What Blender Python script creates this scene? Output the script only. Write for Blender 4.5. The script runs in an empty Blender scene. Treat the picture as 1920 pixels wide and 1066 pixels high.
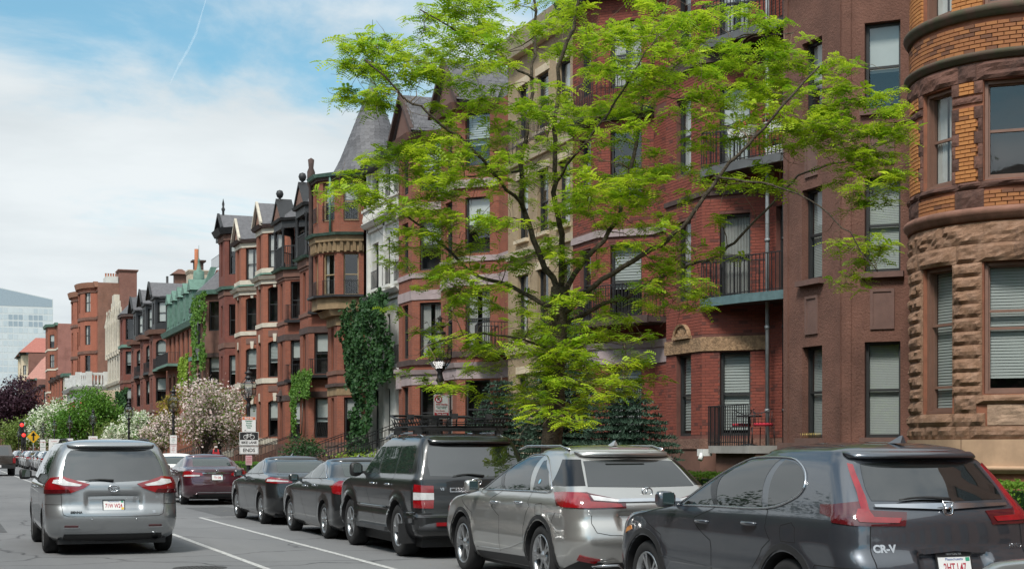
import bpy, bmesh, math, random
import numpy as np
from mathutils import Vector, Matrix
random.seed(7); RNG = np.random.default_rng(7)
R = math.radians
scene = bpy.context.scene
COL = scene.collection
# ------------------------------------------------------------------ camera
FPX, XV, YH, EYE = 2850.0, -110.0, 841.0, 1.62
TH = math.atan((960 - XV) / FPX); CT, ST = math.cos(TH), math.sin(TH)
cam_d = bpy.data.cameras.new('camera'); cam = bpy.data.objects.new('camera', cam_d); COL.objects.link(cam)
cam.location = (0, 0, EYE); cam.rotation_euler = (R(90), 0, -TH)
cam_d.sensor_width = 36; cam_d.lens = 36 * FPX / 1920; cam_d.shift_y = (YH - 533) / 1920
cam_d.clip_start = 0.1; cam_d.clip_end = 20000
scene.camera = cam
# ------------------------------------------------------------------ world, sun, exposure
SUN_AZ, SUN_EL = R(222), R(52)          # azimuth from +Y clockwise: light comes from behind the camera, over its left shoulder
world = bpy.data.worlds.new('World'); scene.world = world; world.use_nodes = True
def build_world():
    nt = world.node_tree; nt.nodes.clear(); N = nt.nodes.new; L = nt.links.new
    out = N('ShaderNodeOutputWorld'); bg = N('ShaderNodeBackground')
    sky = N('ShaderNodeTexSky'); sky.sky_type = 'NISHITA'; sky.sun_disc = False
    sky.sun_elevation = SUN_EL; sky.sun_rotation = SUN_AZ
    sky.air_density = 1.0; sky.dust_density = 1.2; sky.ozone_density = 1.5
    tc = N('ShaderNodeTexCoord'); sep = N('ShaderNodeSeparateXYZ'); L(tc.outputs['Generated'], sep.inputs[0])
    def M(op, a, b=None, c=None, clamp=False):
        m = N('ShaderNodeMath'); m.operation = op; m.use_clamp = clamp
        for i, v in enumerate((a, b, c)):
            if v is None: continue
            if isinstance(v, (int, float)): m.inputs[i].default_value = v
            else: L(v, m.inputs[i])
        return m.outputs[0]
    z = M('MAXIMUM', sep.outputs['Z'], -0.02)
    zz = M('ADD', z, 0.10)
    comb = N('ShaderNodeCombineXYZ')
    L(M('DIVIDE', sep.outputs['X'], zz), comb.inputs[0]); L(M('DIVIDE', sep.outputs['Y'], zz), comb.inputs[1])
    def noise(scale, det, rough, off, dist=0.0):
        mp = N('ShaderNodeMapping'); mp.inputs['Location'].default_value = off; L(comb.outputs[0], mp.inputs[0])
        n = N('ShaderNodeTexNoise'); n.inputs['Scale'].default_value = scale; n.inputs['Detail'].default_value = det
        n.inputs['Roughness'].default_value = rough; n.inputs['Distortion'].default_value = dist; L(mp.outputs[0], n.inputs['Vector']); return n.outputs['Fac']
    n1 = noise(SKY['s1'], 8, 0.60, SKY['o1'], 0.4); n2 = noise(SKY['s2'], 3, 0.5, SKY['o2'])
    cov = M('ADD', M('MULTIPLY', n1, 0.75), M('MULTIPLY', n2, 0.85))
    lowfade = M('SUBTRACT', 0.20, z); lowfade = M('MULTIPLY', M('MAXIMUM', lowfade, 0.0), 1.5)
    cov = M('ADD', cov, lowfade)
    mr = N('ShaderNodeMapRange'); mr.interpolation_type = 'SMOOTHSTEP'; L(cov, mr.inputs['Value'])
    mr.inputs['From Min'].default_value = SKY['c0']; mr.inputs['From Max'].default_value = SKY['c1']
    mr.inputs['To Min'].default_value = SKY['veil']; mr.inputs['To Max'].default_value = 1.0
    sk = N('ShaderNodeMix'); sk.data_type = 'RGBA'; sk.blend_type = 'MULTIPLY'; sk.inputs['Factor'].default_value = 1
    L(sky.outputs[0], sk.inputs['A']); sk.inputs['B'].default_value = SKY['tint']
    # cloud shade: a little darker and greyer where thick
    n3 = noise(SKY['s1'] * 1.3, 5, 0.55, (3.1, 7.7, 1.0))
    cr = N('ShaderNodeMapRange'); L(n3, cr.inputs['Value']); cr.inputs['From Min'].default_value = 0.35; cr.inputs['From Max'].default_value = 0.7
    cc = N('ShaderNodeMix'); cc.data_type = 'RGBA'; L(cr.outputs[0], cc.inputs['Factor'])
    cc.inputs['A'].default_value = SKY['cloudA']; cc.inputs['B'].default_value = SKY['cloudB']
    # thin cloud glows towards the veiled sun
    dt = N('ShaderNodeVectorMath'); dt.operation = 'DOT_PRODUCT'; L(tc.outputs['Generated'], dt.inputs[0])
    dt.inputs[1].default_value = (math.sin(SUN_AZ) * math.cos(SUN_EL), math.cos(SUN_AZ) * math.cos(SUN_EL), math.sin(SUN_EL))
    gl = M('ADD', M('MULTIPLY', M('POWER', M('MAXIMUM', dt.outputs['Value'], 0.0), 2.5), 1.1), 1.0)
    cg = N('ShaderNodeVectorMath'); cg.operation = 'SCALE'; L(cc.outputs['Result'], cg.inputs[0]); L(gl, cg.inputs['Scale'])
    mx = N('ShaderNodeMix'); mx.data_type = 'RGBA'; L(mr.outputs[0], mx.inputs['Factor']); L(sk.outputs['Result'], mx.inputs['A']); L(cg.outputs[0], mx.inputs['B'])
    L(mx.outputs['Result'], bg.inputs['Color']); bg.inputs['Strength'].default_value = 0.10
    L(bg.outputs[0], out.inputs[0])
SKY = dict(s1=1.1, o1=(22.10, 11.70, 3.90), s2=0.35, o2=(30.90, 14.30, 0.5), c0=0.63, c1=0.83, veil=0.10,
           tint=(0.60, 1.02, 0.98, 1), cloudA=(5.4, 5.75, 5.9, 1), cloudB=(4.35, 4.75, 4.95, 1))
build_world()
sun_d = bpy.data.lights.new('sun', 'SUN'); sun_d.energy = 2.4; sun_d.angle = R(13); sun_d.color = (1.0, 0.95, 0.88)
sun = bpy.data.objects.new('sun', sun_d); COL.objects.link(sun)
_sd = Vector((math.sin(SUN_AZ) * math.cos(SUN_EL), math.cos(SUN_AZ) * math.cos(SUN_EL), math.sin(SUN_EL)))
sun.rotation_euler = _sd.to_track_quat('Z', 'Y').to_euler()
vs = scene.view_settings; vs.view_transform = 'Standard'; vs.look = 'None'; vs.gamma = 1; vs.use_curve_mapping = False; vs.exposure = 0.66
scene.cycles.use_denoising = True
scene.cycles.max_bounces = 8; scene.cycles.transparent_max_bounces = 16; scene.cycles.caustics_reflective = False; scene.cycles.caustics_refractive = False
# ------------------------------------------------------------------ projection helpers (layout was measured in metres from the photograph)
def depth_of(x, y): return y * CT + x * ST
def D_of(u, x): return (FPX * x / (CT * (u - XV)) - x * ST) / CT
def Z_of(v, x, y): return EYE + (YH - v) * depth_of(x, y) / FPX
# ------------------------------------------------------------------ materials
MATS = {}
def nodes_of(name):
    m = bpy.data.materials.new(name); m.use_nodes = True; nt = m.node_tree
    b = nt.nodes['Principled BSDF']; return m, nt, b
def mixcol(nt, a, b, fac, mode='MIX'):
    mx = nt.nodes.new('ShaderNodeMix'); mx.data_type = 'RGBA'; mx.blend_type = mode
    for k, v in (('Factor', fac), ('A', a), ('B', b)):
        if isinstance(v, (int, float)): mx.inputs[k].default_value = v
        elif isinstance(v, tuple): mx.inputs[k].default_value = v if len(v) == 4 else (*v, 1)
        else: nt.links.new(v, mx.inputs[k])
    return mx.outputs['Result']
def noise_out(nt, scale, det=4, rough=0.55, coord='Object', stretch=None):
    n = nt.nodes.new('ShaderNodeTexNoise'); n.inputs['Scale'].default_value = scale; n.inputs['Detail'].default_value = det; n.inputs['Roughness'].default_value = rough
    tc = nt.nodes.new('ShaderNodeTexCoord'); src = tc.outputs[coord]
    if stretch:
        mp = nt.nodes.new('ShaderNodeMapping'); mp.inputs['Scale'].default_value = stretch; nt.links.new(src, mp.inputs[0]); src = mp.outputs[0]
    nt.links.new(src, n.inputs['Vector']); return n.outputs['Fac']
def ramp(nt, fac, a, b):
    r = nt.nodes.new('ShaderNodeMapRange'); nt.links.new(fac, r.inputs['Value']); r.inputs['From Min'].default_value = a; r.inputs['From Max'].default_value = b; return r.outputs[0]
def bump(nt, b, h, strength, dist):
    bn = nt.nodes.new('ShaderNodeBump'); bn.inputs['Strength'].default_value = strength; bn.inputs['Distance'].default_value = dist
    nt.links.new(h, bn.inputs['Height']); nt.links.new(bn.outputs[0], b.inputs['Normal']); return bn
def mat(name, col, rough=0.7, metal=0.0, var=0.25, scale=3.0, bmp=0.0, bscale=40.0, bdist=0.01, rnd=0.0, col2=None, spec=0.5, coat=0.0, stain=0.0):
    """general surface: base colour with mottling, optional second colour, per-object variation, relief"""
    if name in MATS: return MATS[name]
    m, nt, b = nodes_of(name)
    b.inputs['Roughness'].default_value = rough; b.inputs['Metallic'].default_value = metal; b.inputs['Specular IOR Level'].default_value = spec
    if coat: b.inputs['Coat Weight'].default_value = coat; b.inputs['Coat Roughness'].default_value = 0.04
    c2 = col2 or tuple(x * (1 - var) for x in col)
    base = mixcol(nt, col, c2, ramp(nt, noise_out(nt, scale, 5, 0.6), 0.35, 0.65))
    if stain:
        st = ramp(nt, noise_out(nt, 0.9, 6, 0.65, 'Object', (1, 1, 0.35)), 0.5, 0.72)
        mm = nt.nodes.new('ShaderNodeMath'); mm.operation = 'MULTIPLY'; mm.inputs[1].default_value = stain; nt.links.new(st, mm.inputs[0])
        base = mixcol(nt, base, tuple(x * 0.3 for x in col), mm.outputs[0])
    if rnd:
        oi = nt.nodes.new('ShaderNodeObjectInfo'); mr = nt.nodes.new('ShaderNodeMapRange'); nt.links.new(oi.outputs['Random'], mr.inputs['Value'])
        mr.inputs['To Min'].default_value = 1 - rnd; mr.inputs['To Max'].default_value = 1 + rnd
        hsv = nt.nodes.new('ShaderNodeHueSaturation'); nt.links.new(base, hsv.inputs['Color']); nt.links.new(mr.outputs[0], hsv.inputs['Value']); base = hsv.outputs[0]
    nt.links.new(base, b.inputs['Base Color'])
    if bmp: bump(nt, b, noise_out(nt, bscale, 6, 0.65), bmp, bdist)
    MATS[name] = m; return m
def brick_mat(name, c1, c2, mortar, soot=0.35, w=0.21, hgt=0.075):
    if name in MATS: return MATS[name]
    m, nt, b = nodes_of(name); b.inputs['Roughness'].default_value = 0.85; b.inputs['Specular IOR Level'].default_value = 0.3
    uv = nt.nodes.new('ShaderNodeUVMap'); bt = nt.nodes.new('ShaderNodeTexBrick'); nt.links.new(uv.outputs[0], bt.inputs['Vector'])
    bt.inputs['Scale'].default_value = 1; bt.inputs['Brick Width'].default_value = w; bt.inputs['Row Height'].default_value = hgt; bt.inputs['Mortar Size'].default_value = 0.006
    bt.inputs['Mortar Smooth'].default_value = 0.2; bt.inputs['Bias'].default_value = 0.0
    bt.inputs['Color1'].default_value = (*c1, 1); bt.inputs['Color2'].default_value = (*c2, 1); bt.inputs['Mortar'].default_value = (*mortar, 1)
    nf = noise_out(nt, 0.7, 6, 0.65)
    col = mixcol(nt, bt.outputs['Color'], tuple(x * 0.45 for x in c1), ramp(nt, nf, 0.5, 0.95))
    nf2 = noise_out(nt, 1.3, 5, 0.6, 'Object', (1, 1, 0.25))
    f = nt.nodes.new('ShaderNodeMath'); f.operation = 'MULTIPLY'; f.inputs[1].default_value = soot; nt.links.new(ramp(nt, nf2, 0.5, 0.75), f.inputs[0])
    col = mixcol(nt, col, (0.05, 0.035, 0.03), f.outputs[0])
    nt.links.new(col, b.inputs['Base Color'])
    inv = nt.nodes.new('ShaderNodeMath'); inv.operation = 'SUBTRACT'; inv.inputs[0].default_value = 1; nt.links.new(bt.outputs['Fac'], inv.inputs[1])
    bump(nt, b, inv.outputs[0], 0.6, 0.006)
    MATS[name] = m; return m
def glass_mat(name='window_glass', tint=(0.93, 0.95, 0.95), boost=1.5):
    if name in MATS: return MATS[name]
    m, nt, b = nodes_of(name); nt.nodes.remove(b)
    out = nt.nodes['Material Output']; tr = nt.nodes.new('ShaderNodeBsdfTransparent'); tr.inputs[0].default_value = (*tint, 1)
    gl = nt.nodes.new('ShaderNodeBsdfGlossy'); gl.inputs['Roughness'].default_value = 0.015; gl.inputs['Color'].default_value = (0.95, 0.97, 1, 1)
    lw = nt.nodes.new('ShaderNodeLayerWeight'); lw.inputs['Blend'].default_value = .5
    pw = nt.nodes.new('ShaderNodeMath'); pw.operation = 'POWER'; pw.inputs[1].default_value = 4.5; nt.links.new(lw.outputs['Facing'], pw.inputs[0])
    mu = nt.nodes.new('ShaderNodeMath'); mu.operation = 'MULTIPLY_ADD'; mu.use_clamp = True; mu.inputs[1].default_value = .9; mu.inputs[2].default_value = .05 * boost; nt.links.new(pw.outputs[0], mu.inputs[0])
    nb = nt.nodes.new('ShaderNodeBump'); nb.inputs['Strength'].default_value = 0.04; nb.inputs['Distance'].default_value = 0.02
    nt.links.new(noise_out(nt, 1.6, 2), nb.inputs['Height']); nt.links.new(nb.outputs[0], gl.inputs['Normal'])
    mx = nt.nodes.new('ShaderNodeMixShader'); nt.links.new(mu.outputs[0], mx.inputs[0]); nt.links.new(tr.outputs[0], mx.inputs[1]); nt.links.new(gl.outputs[0], mx.inputs[2])
    nt.links.new(mx.outputs[0], out.inputs[0]); MATS[name] = m; return m
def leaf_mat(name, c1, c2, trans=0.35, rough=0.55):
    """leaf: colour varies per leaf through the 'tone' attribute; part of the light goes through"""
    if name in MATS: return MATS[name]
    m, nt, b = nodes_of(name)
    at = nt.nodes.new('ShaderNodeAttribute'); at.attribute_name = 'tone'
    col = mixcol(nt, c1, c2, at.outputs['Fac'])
    nt.links.new(col, b.inputs['Base Color']); b.inputs['Roughness'].default_value = rough; b.inputs['Specular IOR Level'].default_value = 0.3
    tl = nt.nodes.new('ShaderNodeBsdfTranslucent'); nt.links.new(col, tl.inputs[0])
    mx = nt.nodes.new('ShaderNodeMixShader'); mx.inputs[0].default_value = trans
    nt.links.new(b.outputs[0], mx.inputs[1]); nt.links.new(tl.outputs[0], mx.inputs[2]); nt.links.new(mx.outputs[0], nt.nodes['Material Output'].inputs[0])
    MATS[name] = m; return m
# ------------------------------------------------------------------ mesh builder
class MB:
    def __init__(s): s.v = []; s.f = []; s.m = []; s.uv = []; s.sm = []
    def face(s, pts, m=0, uv=None, smooth=False):
        i = len(s.v); s.v.extend(tuple(p) for p in pts); s.f.append(tuple(range(i, i + len(pts)))); s.m.append(m); s.uv.append(uv); s.sm.append(smooth)
    def box(s, a, b, m=0):
        x0, y0, z0 = a; x1, y1, z1 = b
        p = [(x0,y0,z0),(x1,y0,z0),(x1,y1,z0),(x0,y1,z0),(x0,y0,z1),(x1,y0,z1),(x1,y1,z1),(x0,y1,z1)]
        s.poly(p, [(0,3,2,1),(4,5,6,7),(0,1,5,4),(1,2,6,5),(2,3,7,6),(3,0,4,7)], m)
    def poly(s, pts, faces, m=0, smooth=False):
        i = len(s.v); s.v.extend(tuple(p) for p in pts)
        for f in faces: s.f.append(tuple(i + k for k in f)); s.m.append(m); s.uv.append(None); s.sm.append(smooth)
    def prism(s, pts, z0, z1, m=0):
        """vertical prism over a plan polygon (counter-clockwise)"""
        n = len(pts); P = [(x, y, z0) for x, y in pts] + [(x, y, z1) for x, y in pts]
        s.poly(P, [tuple(range(n))[::-1], tuple(range(n, 2 * n))] + [(i, (i + 1) % n, n + (i + 1) % n, n + i) for i in range(n)], m)
    def frustum(s, pts0, z0, pts1, z1, m=0, cap=True):
        n = len(pts0); P = [(x, y, z0) for x, y in pts0] + [(x, y, z1) for x, y in pts1]
        F = [(i, (i + 1) % n, n + (i + 1) % n, n + i) for i in range(n)]
        if cap: F += [tuple(range(n))[::-1], tuple(range(n, 2 * n))]
        s.poly(P, F, m)
    def extrude(s, pts, vec, m=0):
        """any planar polygon extruded along a vector"""
        n = len(pts); vec = Vector(vec); P = [tuple(p) for p in pts] + [tuple(Vector(p) + vec) for p in pts]
        s.poly(P, [tuple(range(n))[::-1], tuple(range(n, 2 * n))] + [(i, (i + 1) % n, n + (i + 1) % n, n + i) for i in range(n)], m)
    def tube(s, path, rad, n=6, m=0, smooth=True, closed=False, cap=True):
        path = [Vector(p) for p in path]; k = len(path)
        rads = rad if isinstance(rad, (list, tuple)) else [rad] * k
        base = len(s.v); prev = None
        for i, p in enumerate(path):
            if closed: t = path[(i + 1) % k] - path[i - 1]
            else: t = path[min(i + 1, k - 1)] - path[max(i - 1, 0)]
            t = t.normalized() if t.length > 1e-9 else Vector((0, 0, 1))
            if prev is None: a = t.orthogonal().normalized() if abs(t.z) > 0.9 else t.cross(Vector((0, 0, 1))).normalized()
            else:
                a = prev - t * prev.dot(t); a = a.normalized() if a.length > 1e-6 else t.orthogonal().normalized()
            prev = a; b = t.cross(a)
            for j in range(n):
                an = 2 * math.pi * (j + 0.5) / n; s.v.append(tuple(p + (a * math.cos(an) + b * math.sin(an)) * rads[i]))
        for i in range(k if closed else k - 1):
            for j in range(n):
                i2 = (i + 1) % k
                s.f.append((base + i * n + j, base + i * n + (j + 1) % n, base + i2 * n + (j + 1) % n, base + i2 * n + j)); s.m.append(m); s.uv.append(None); s.sm.append(smooth)
        if cap and not closed:
            s.f.append(tuple(base + j for j in range(n))[::-1]); s.m.append(m); s.uv.append(None); s.sm.append(False)
            s.f.append(tuple(base + (k - 1) * n + j for j in range(n))); s.m.append(m); s.uv.append(None); s.sm.append(False)
    def bar(s, a, b, w, h=None, m=0):
        s.tube([a, b], w * 0.7071, 4, m, smooth=False)
    def lathe(s, prof, n=16, m=0, o=(0, 0, 0), axis='Z', smooth=True):
        """prof: (radius, height) pairs"""
        base = len(s.v); k = len(prof)
        for r, z in prof:
            for j in range(n):
                a = 2 * math.pi * j / n; c, d = r * math.cos(a), r * math.sin(a)
                p = (c, d, z) if axis == 'Z' else ((z, c, d) if axis == 'X' else (d, z, c))
                s.v.append((o[0] + p[0], o[1] + p[1], o[2] + p[2]))
        for i in range(k - 1):
            for j in range(n):
                s.f.append((base + i * n + j, base + i * n + (j + 1) % n, base + (i + 1) * n + (j + 1) % n, base + (i + 1) * n + j)); s.m.append(m); s.uv.append(None); s.sm.append(smooth)
    def mesh(s, name, mats, recalc=False, weld=False):
        me = bpy.data.meshes.new(name); me.from_pydata(s.v, [], s.f)
        for mt in (mats if isinstance(mats, (list, tuple)) else [mats]): me.materials.append(mt)
        me.polygons.foreach_set('material_index', s.m); me.polygons.foreach_set('use_smooth', s.sm)
        if any(u is not None for u in s.uv):
            ul = me.uv_layers.new(name='UVMap'); k = 0
            for fi, f in enumerate(s.f):
                for j in range(len(f)):
                    if s.uv[fi] is not None: ul.data[k].uv = s.uv[fi][j]
                    k += 1
        if recalc or weld:
            bm = bmesh.new(); bm.from_mesh(me)
            if weld: bmesh.ops.remove_doubles(bm, verts=bm.verts, dist=1e-4)
            bmesh.ops.recalc_face_normals(bm, faces=bm.faces); bm.to_mesh(me); bm.free()
        me.update(); return me
    def build(s, name, mats, parent=None, recalc=True, weld=False, loc=None, rz=None):
        return link(name, s.mesh(name, mats, recalc, weld), parent, loc, rz)
def link(name, me, parent=None, loc=None, rz=None):
    o = bpy.data.objects.new(name, me); COL.objects.link(o)
    if parent is not None: o.parent = parent
    if loc is not None: o.location = loc
    if rz is not None: o.rotation_euler = (0, 0, rz)
    return o
def tag(o, label=None, cat=None, group=None, kind=None):
    if label: o['label'] = label
    if cat: o['category'] = cat
    if group: o['group'] = group
    if kind: o['kind'] = kind
    return o
def thing(name, label, cat, loc=(0, 0, 0), rz=0, group=None):
    o = bpy.data.objects.new(name, None); COL.objects.link(o); o.location = loc; o.rotation_euler = (0, 0, rz); o.empty_display_size = 0.3
    return tag(o, label, cat, group)
def copy_tree(o, parent=None):
    c = o.copy(); COL.objects.link(c); c.parent = parent
    for ch in list(o.children): copy_tree(ch, c)
    return c
def text_mesh(txt, size, depth=0.002, align='CENTER', bold=0.0, spacing=1.0):
    cu = bpy.data.curves.new('t', 'FONT'); cu.body = txt; cu.size = size; cu.align_x = align; cu.align_y = 'CENTER'; cu.extrude = depth; cu.offset = bold; cu.space_character = spacing; cu.resolution_u = 3
    ob = bpy.data.objects.new('t', cu); me = bpy.data.meshes.new_from_object(ob)
    bpy.data.objects.remove(ob); bpy.data.curves.remove(cu); return me
def text_part(name, txt, size, m, parent, mw, depth=0.002, align='CENTER', bold=0.0, spacing=1.0):
    """flat lettering placed with a matrix (local x right, local y up)"""
    me = text_mesh(txt, size, depth, align, bold, spacing); me.materials.clear(); me.materials.append(m)
    o = link(name, me, parent); o.matrix_local = mw; return o
def baked(objs):
    """mesh of objs[0] with its modifiers applied, worked out in a scratch scene"""
    sc = bpy.data.scenes.new('scratch')
    for o in objs: sc.collection.objects.link(o)
    dg = sc.view_layers[0].depsgraph; sc.view_layers[0].update(); dg = sc.view_layers[0].depsgraph
    me = bpy.data.meshes.new_from_object(objs[0].evaluated_get(dg))
    for o in objs: bpy.data.objects.remove(o)
    bpy.data.scenes.remove(sc); return me
def facing(loc, xdir, up=(0, 0, 1)):
    """matrix with local x = xdir, local y = up, local z = towards the reader"""
    x = Vector(xdir).normalized(); u = Vector(up).normalized(); z = x.cross(u)
    return Matrix(((x[0], u[0], z[0], loc[0]), (x[1], u[1], z[1], loc[1]), (x[2], u[2], z[2], loc[2]), (0, 0, 0, 1)))
M_IRON = mat('black_iron', (0.018, 0.018, 0.02), 0.5, 0.0, 0.4, 8)
M_DARKF = mat('dark_frame_paint', (0.025, 0.026, 0.027), 0.5, 0, 0.2, 6)
M_GLASS = glass_mat()
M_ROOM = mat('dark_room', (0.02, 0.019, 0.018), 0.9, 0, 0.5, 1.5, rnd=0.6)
M_SHADE = mat('white_shade', (0.40, 0.42, 0.40), 0.8, 0, 0.08, 2, rnd=0.15)
M_BLIND = mat('blind_slat', (0.31, 0.335, 0.32), 0.6, 0, 0.05, 2)
M_CURT = mat('curtain', (0.40, 0.40, 0.38), 0.9, 0, 0.25, 2, rnd=0.25)
M_COPPER = mat('green_copper', (0.12, 0.22, 0.175), 0.75, 0, 0.35, 3, 0.2, 20)
M_SLATE = mat('slate', (0.105, 0.103, 0.11), 0.65, 0, 0.3, 5, rnd=0.25)
M_WHITE = mat('white_paint', (0.72, 0.72, 0.70), 0.6, 0, 0.1, 4)
# ------------------------------------------------------------------ road, markings, kerb, pavement, gardens
def asphalt():
    m, nt, b = nodes_of('asphalt'); b.inputs['Roughness'].default_value = 0.88; b.inputs['Specular IOR Level'].default_value = 0.35
    big = ramp(nt, noise_out(nt, 0.35, 5, 0.6, 'Object', (1.0, 0.25, 1)), 0.35, 0.7)
    fine = ramp(nt, noise_out(nt, 90, 3, 0.7), 0.3, 0.7)
    col = mixcol(nt, (0.128, 0.131, 0.136), (0.190, 0.192, 0.196), big)
    speck = nt.nodes.new('ShaderNodeMath'); speck.operation = 'MULTIPLY'; speck.inputs[1].default_value = 0.35; nt.links.new(fine, speck.inputs[0])
    col = mixcol(nt, col, (0.19, 0.19, 0.19), speck.outputs[0])
    oil = ramp(nt, noise_out(nt, .8, 6, .7), .60, .74); om = nt.nodes.new('ShaderNodeMath'); om.operation = 'MULTIPLY'; om.inputs[1].default_value = .45; nt.links.new(oil, om.inputs[0]); col = mixcol(nt, col, (.07, .07, .072), om.outputs[0])
    # tar joints / hairline cracks
    vor = nt.nodes.new('ShaderNodeTexVoronoi'); vor.feature = 'DISTANCE_TO_EDGE'; vor.inputs['Scale'].default_value = 0.22
    tc = nt.nodes.new('ShaderNodeTexCoord'); nn = nt.nodes.new('ShaderNodeTexNoise'); nn.inputs['Scale'].default_value = 0.8; nn.inputs['Detail'].default_value = 6
    nt.links.new(tc.outputs['Object'], nn.inputs['Vector']); ad = nt.nodes.new('ShaderNodeMix'); ad.data_type = 'RGBA'; ad.blend_type = 'LINEAR_LIGHT'; ad.inputs['Factor'].default_value = 0.5
    nt.links.new(tc.outputs['Object'], ad.inputs['A']); nt.links.new(nn.outputs['Color'], ad.inputs['B']); nt.links.new(ad.outputs['Result'], vor.inputs['Vector'])
    cr = ramp(nt, vor.outputs['Distance'], 0.0, 0.009)
    col = mixcol(nt, (0.055, 0.055, 0.058), col, cr)
    nt.links.new(col, b.inputs['Base Color']); bump(nt, b, noise_out(nt, 120, 3, 0.7), 0.35, 0.006); return m
M_ASPH = asphalt()
M_LINE = mat('worn_white_line_paint', (0.60, 0.60, 0.58), 0.8, 0, 0.45, 14, 0.3, 90, 0.004, col2=(0.24, 0.24, 0.24))
M_CONC = mat('pavement_concrete', (0.33, 0.32, 0.30), 0.9, 0, 0.25, 2.5, 0.3, 60, 0.004)
M_PBRICK = brick_mat('pavement_brick', (0.27, 0.10, 0.07), (0.22, 0.085, 0.065), (0.15, 0.13, 0.12), 0.3, 0.2, 0.1)
M_GRAN = mat('granite_kerb', (0.36, 0.35, 0.34), 0.85, 0, 0.3, 14, 0.3, 80, 0.004)
M_SOIL = mat('garden_lawn', (0.05, 0.085, 0.025), 0.95, 0, 0.5, 4, 0.8, 60, 0.03)
def sheet(name, x0, x1, y0, y1, z, m, kind='structure', uv=False):
    b = MB(); b.face([(x0, y0, z), (x1, y0, z), (x1, y1, z), (x0, y1, z)], 0, [(x0, y0), (x1, y0), (x1, y1), (x0, y1)])
    return tag(b.build(name, m, recalc=False), kind=kind)
sheet('ground', -4000, 4000, -600, 9000, -0.02, M_SOIL)
sheet('road', -6.2, 8.35, -40, 1500, 0.0, M_ASPH)
KERB = 8.35
kb = MB(); kb.box((KERB, -40, -0.05), (KERB + 0.16, 1400, 0.13)); tag(kb.build('kerb', M_GRAN), kind='structure')
kb = MB(); kb.box((-6.36, -40, -0.05), (-6.2, 1400, 0.13)); tag(kb.build('kerb', M_GRAN), kind='structure')
sheet('pavement', KERB + 0.16, 12.4, -40, 1400, 0.125, M_PBRICK)
sheet('pavement', -10.5, -6.36, -40, 1400, 0.125, M_PBRICK)
sheet('garden', 12.4, 26, -40, 600, 0.135, M_SOIL)
# lane markings: bike-lane line and parking line
def line(x, y0, y1, w=0.10):
    b = MB(); rr = random.Random(int(x * 100)); y = y0
    while y < y1:
        e = min(y + 1.6, y1); j = [rr.uniform(-.006, .006) for _ in range(4)]
        b.face([(x - w / 2 + j[0], y, .004), (x + w / 2 + j[1], y, .004), (x + w / 2 + j[2], e, .004), (x - w / 2 + j[3], e, .004)]); y = e
    tag(b.build('road_marking', M_LINE, recalc=False), kind='structure')
line(4.12, 5, 29.5); line(5.72, 5, 36.2); line(4.12, 52, 420, 0.12)
line(5.72, 44, 60); 
b = MB(); b.face([(5.72, 36.2, .008), (8.2, 36.2, .008), (8.2, 36.3, .008), (5.72, 36.3, .008)]); tag(b.build('road_marking', M_LINE, recalc=False), kind='structure')
line(-0.6, 60, 420)

# petals and leaf litter in the gutter, a patched trench and a manhole cover
def litter():
    g = np.random.default_rng(2); V = []
    for i in range(1500):
        x = 8.3 - abs(g.normal(0, .7)); y = g.uniform(8, 70); a = g.uniform(0, 6.28); s = g.uniform(.008, .03); c, d = math.cos(a) * s, math.sin(a) * s; V += [(x - c, y - d, .009), (x + d * .6, y - c * .6, .010), (x + c, y + d, .012), (x - d * .6, y + c * .6, .010)]
    me = bpy.data.meshes.new('fallen_petals'); me.from_pydata(V, [], [tuple(range(i, i + 4)) for i in range(0, len(V), 4)]); me.materials.append(mat('dry_petal', (.42, .33, .16), .9, 0, .4, 3)); tag(link('fallen_petals', me), 'dry yellow petals and leaf litter in the gutter', 'litter', kind='stuff')
litter()
mh = MB(); mh.lathe([(.001, .006), (.30, .006), (.31, .004), (.36, .005), (.37, 0)], 28)
for k in range(9):
    x = -.24 + k * .06; w = math.sqrt(.29 ** 2 - x * x); mh.box((x - .012, -w, .006), (x + .012, w, .011))
mo = mh.build('manhole_cover', mat('cast_iron', (.06, .057, .055), .7, .3, .3, 9), None, loc=(3.3, 20.9, .0)); tag(mo, 'round cast iron manhole cover in the traffic lane', 'manhole')
M_PATCH = mat('newer_asphalt_patch', (.095, .097, .10), .9, 0, .3, 3, .35, 110, .005)
sheet('road_patch', 6.3, 7.5, 36.8, 42.5, .003, M_PATCH); sheet('road_patch', .2, 1.2, 31, 47, .003, M_PATCH)
# ------------------------------------------------------------------ building kit
XB, XM = 17.8, 19.0           # street face of the bays, main wall line
M_PARTY = brick_mat('party_wall_brick', (0.24, 0.10, 0.075), (0.19, 0.085, 0.065), (0.20, 0.15, 0.13), 0.3)
M_BR = [brick_mat('red_brick_%s' % k, c1, c2, mo, so) for k, c1, c2, mo, so in (
    ('deep', (0.185, 0.056, 0.040), (0.145, 0.046, 0.035), (0.16, 0.095, 0.078), 0.35),
    ('warm', (0.255, 0.082, 0.048), (0.205, 0.068, 0.042), (0.23, 0.135, 0.105), 0.38),
    ('bright', (0.29, 0.094, 0.053), (0.24, 0.080, 0.047), (0.27, 0.165, 0.125), 0.35),
    ('brown', (0.20, 0.07, 0.05), (0.16, 0.058, 0.045), (0.17, 0.11, 0.09), 0.3))]
M_CREAMB = brick_mat('cream_brick', (0.36, 0.27, 0.17), (0.31, 0.235, 0.15), (0.30, 0.235, 0.16), 0.3)
M_BROWNST = mat('brownstone', (0.17, 0.085, 0.062), 0.9, 0, 0.3, 2.0, 0.5, 30, 0.01, stain=0.4)
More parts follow.
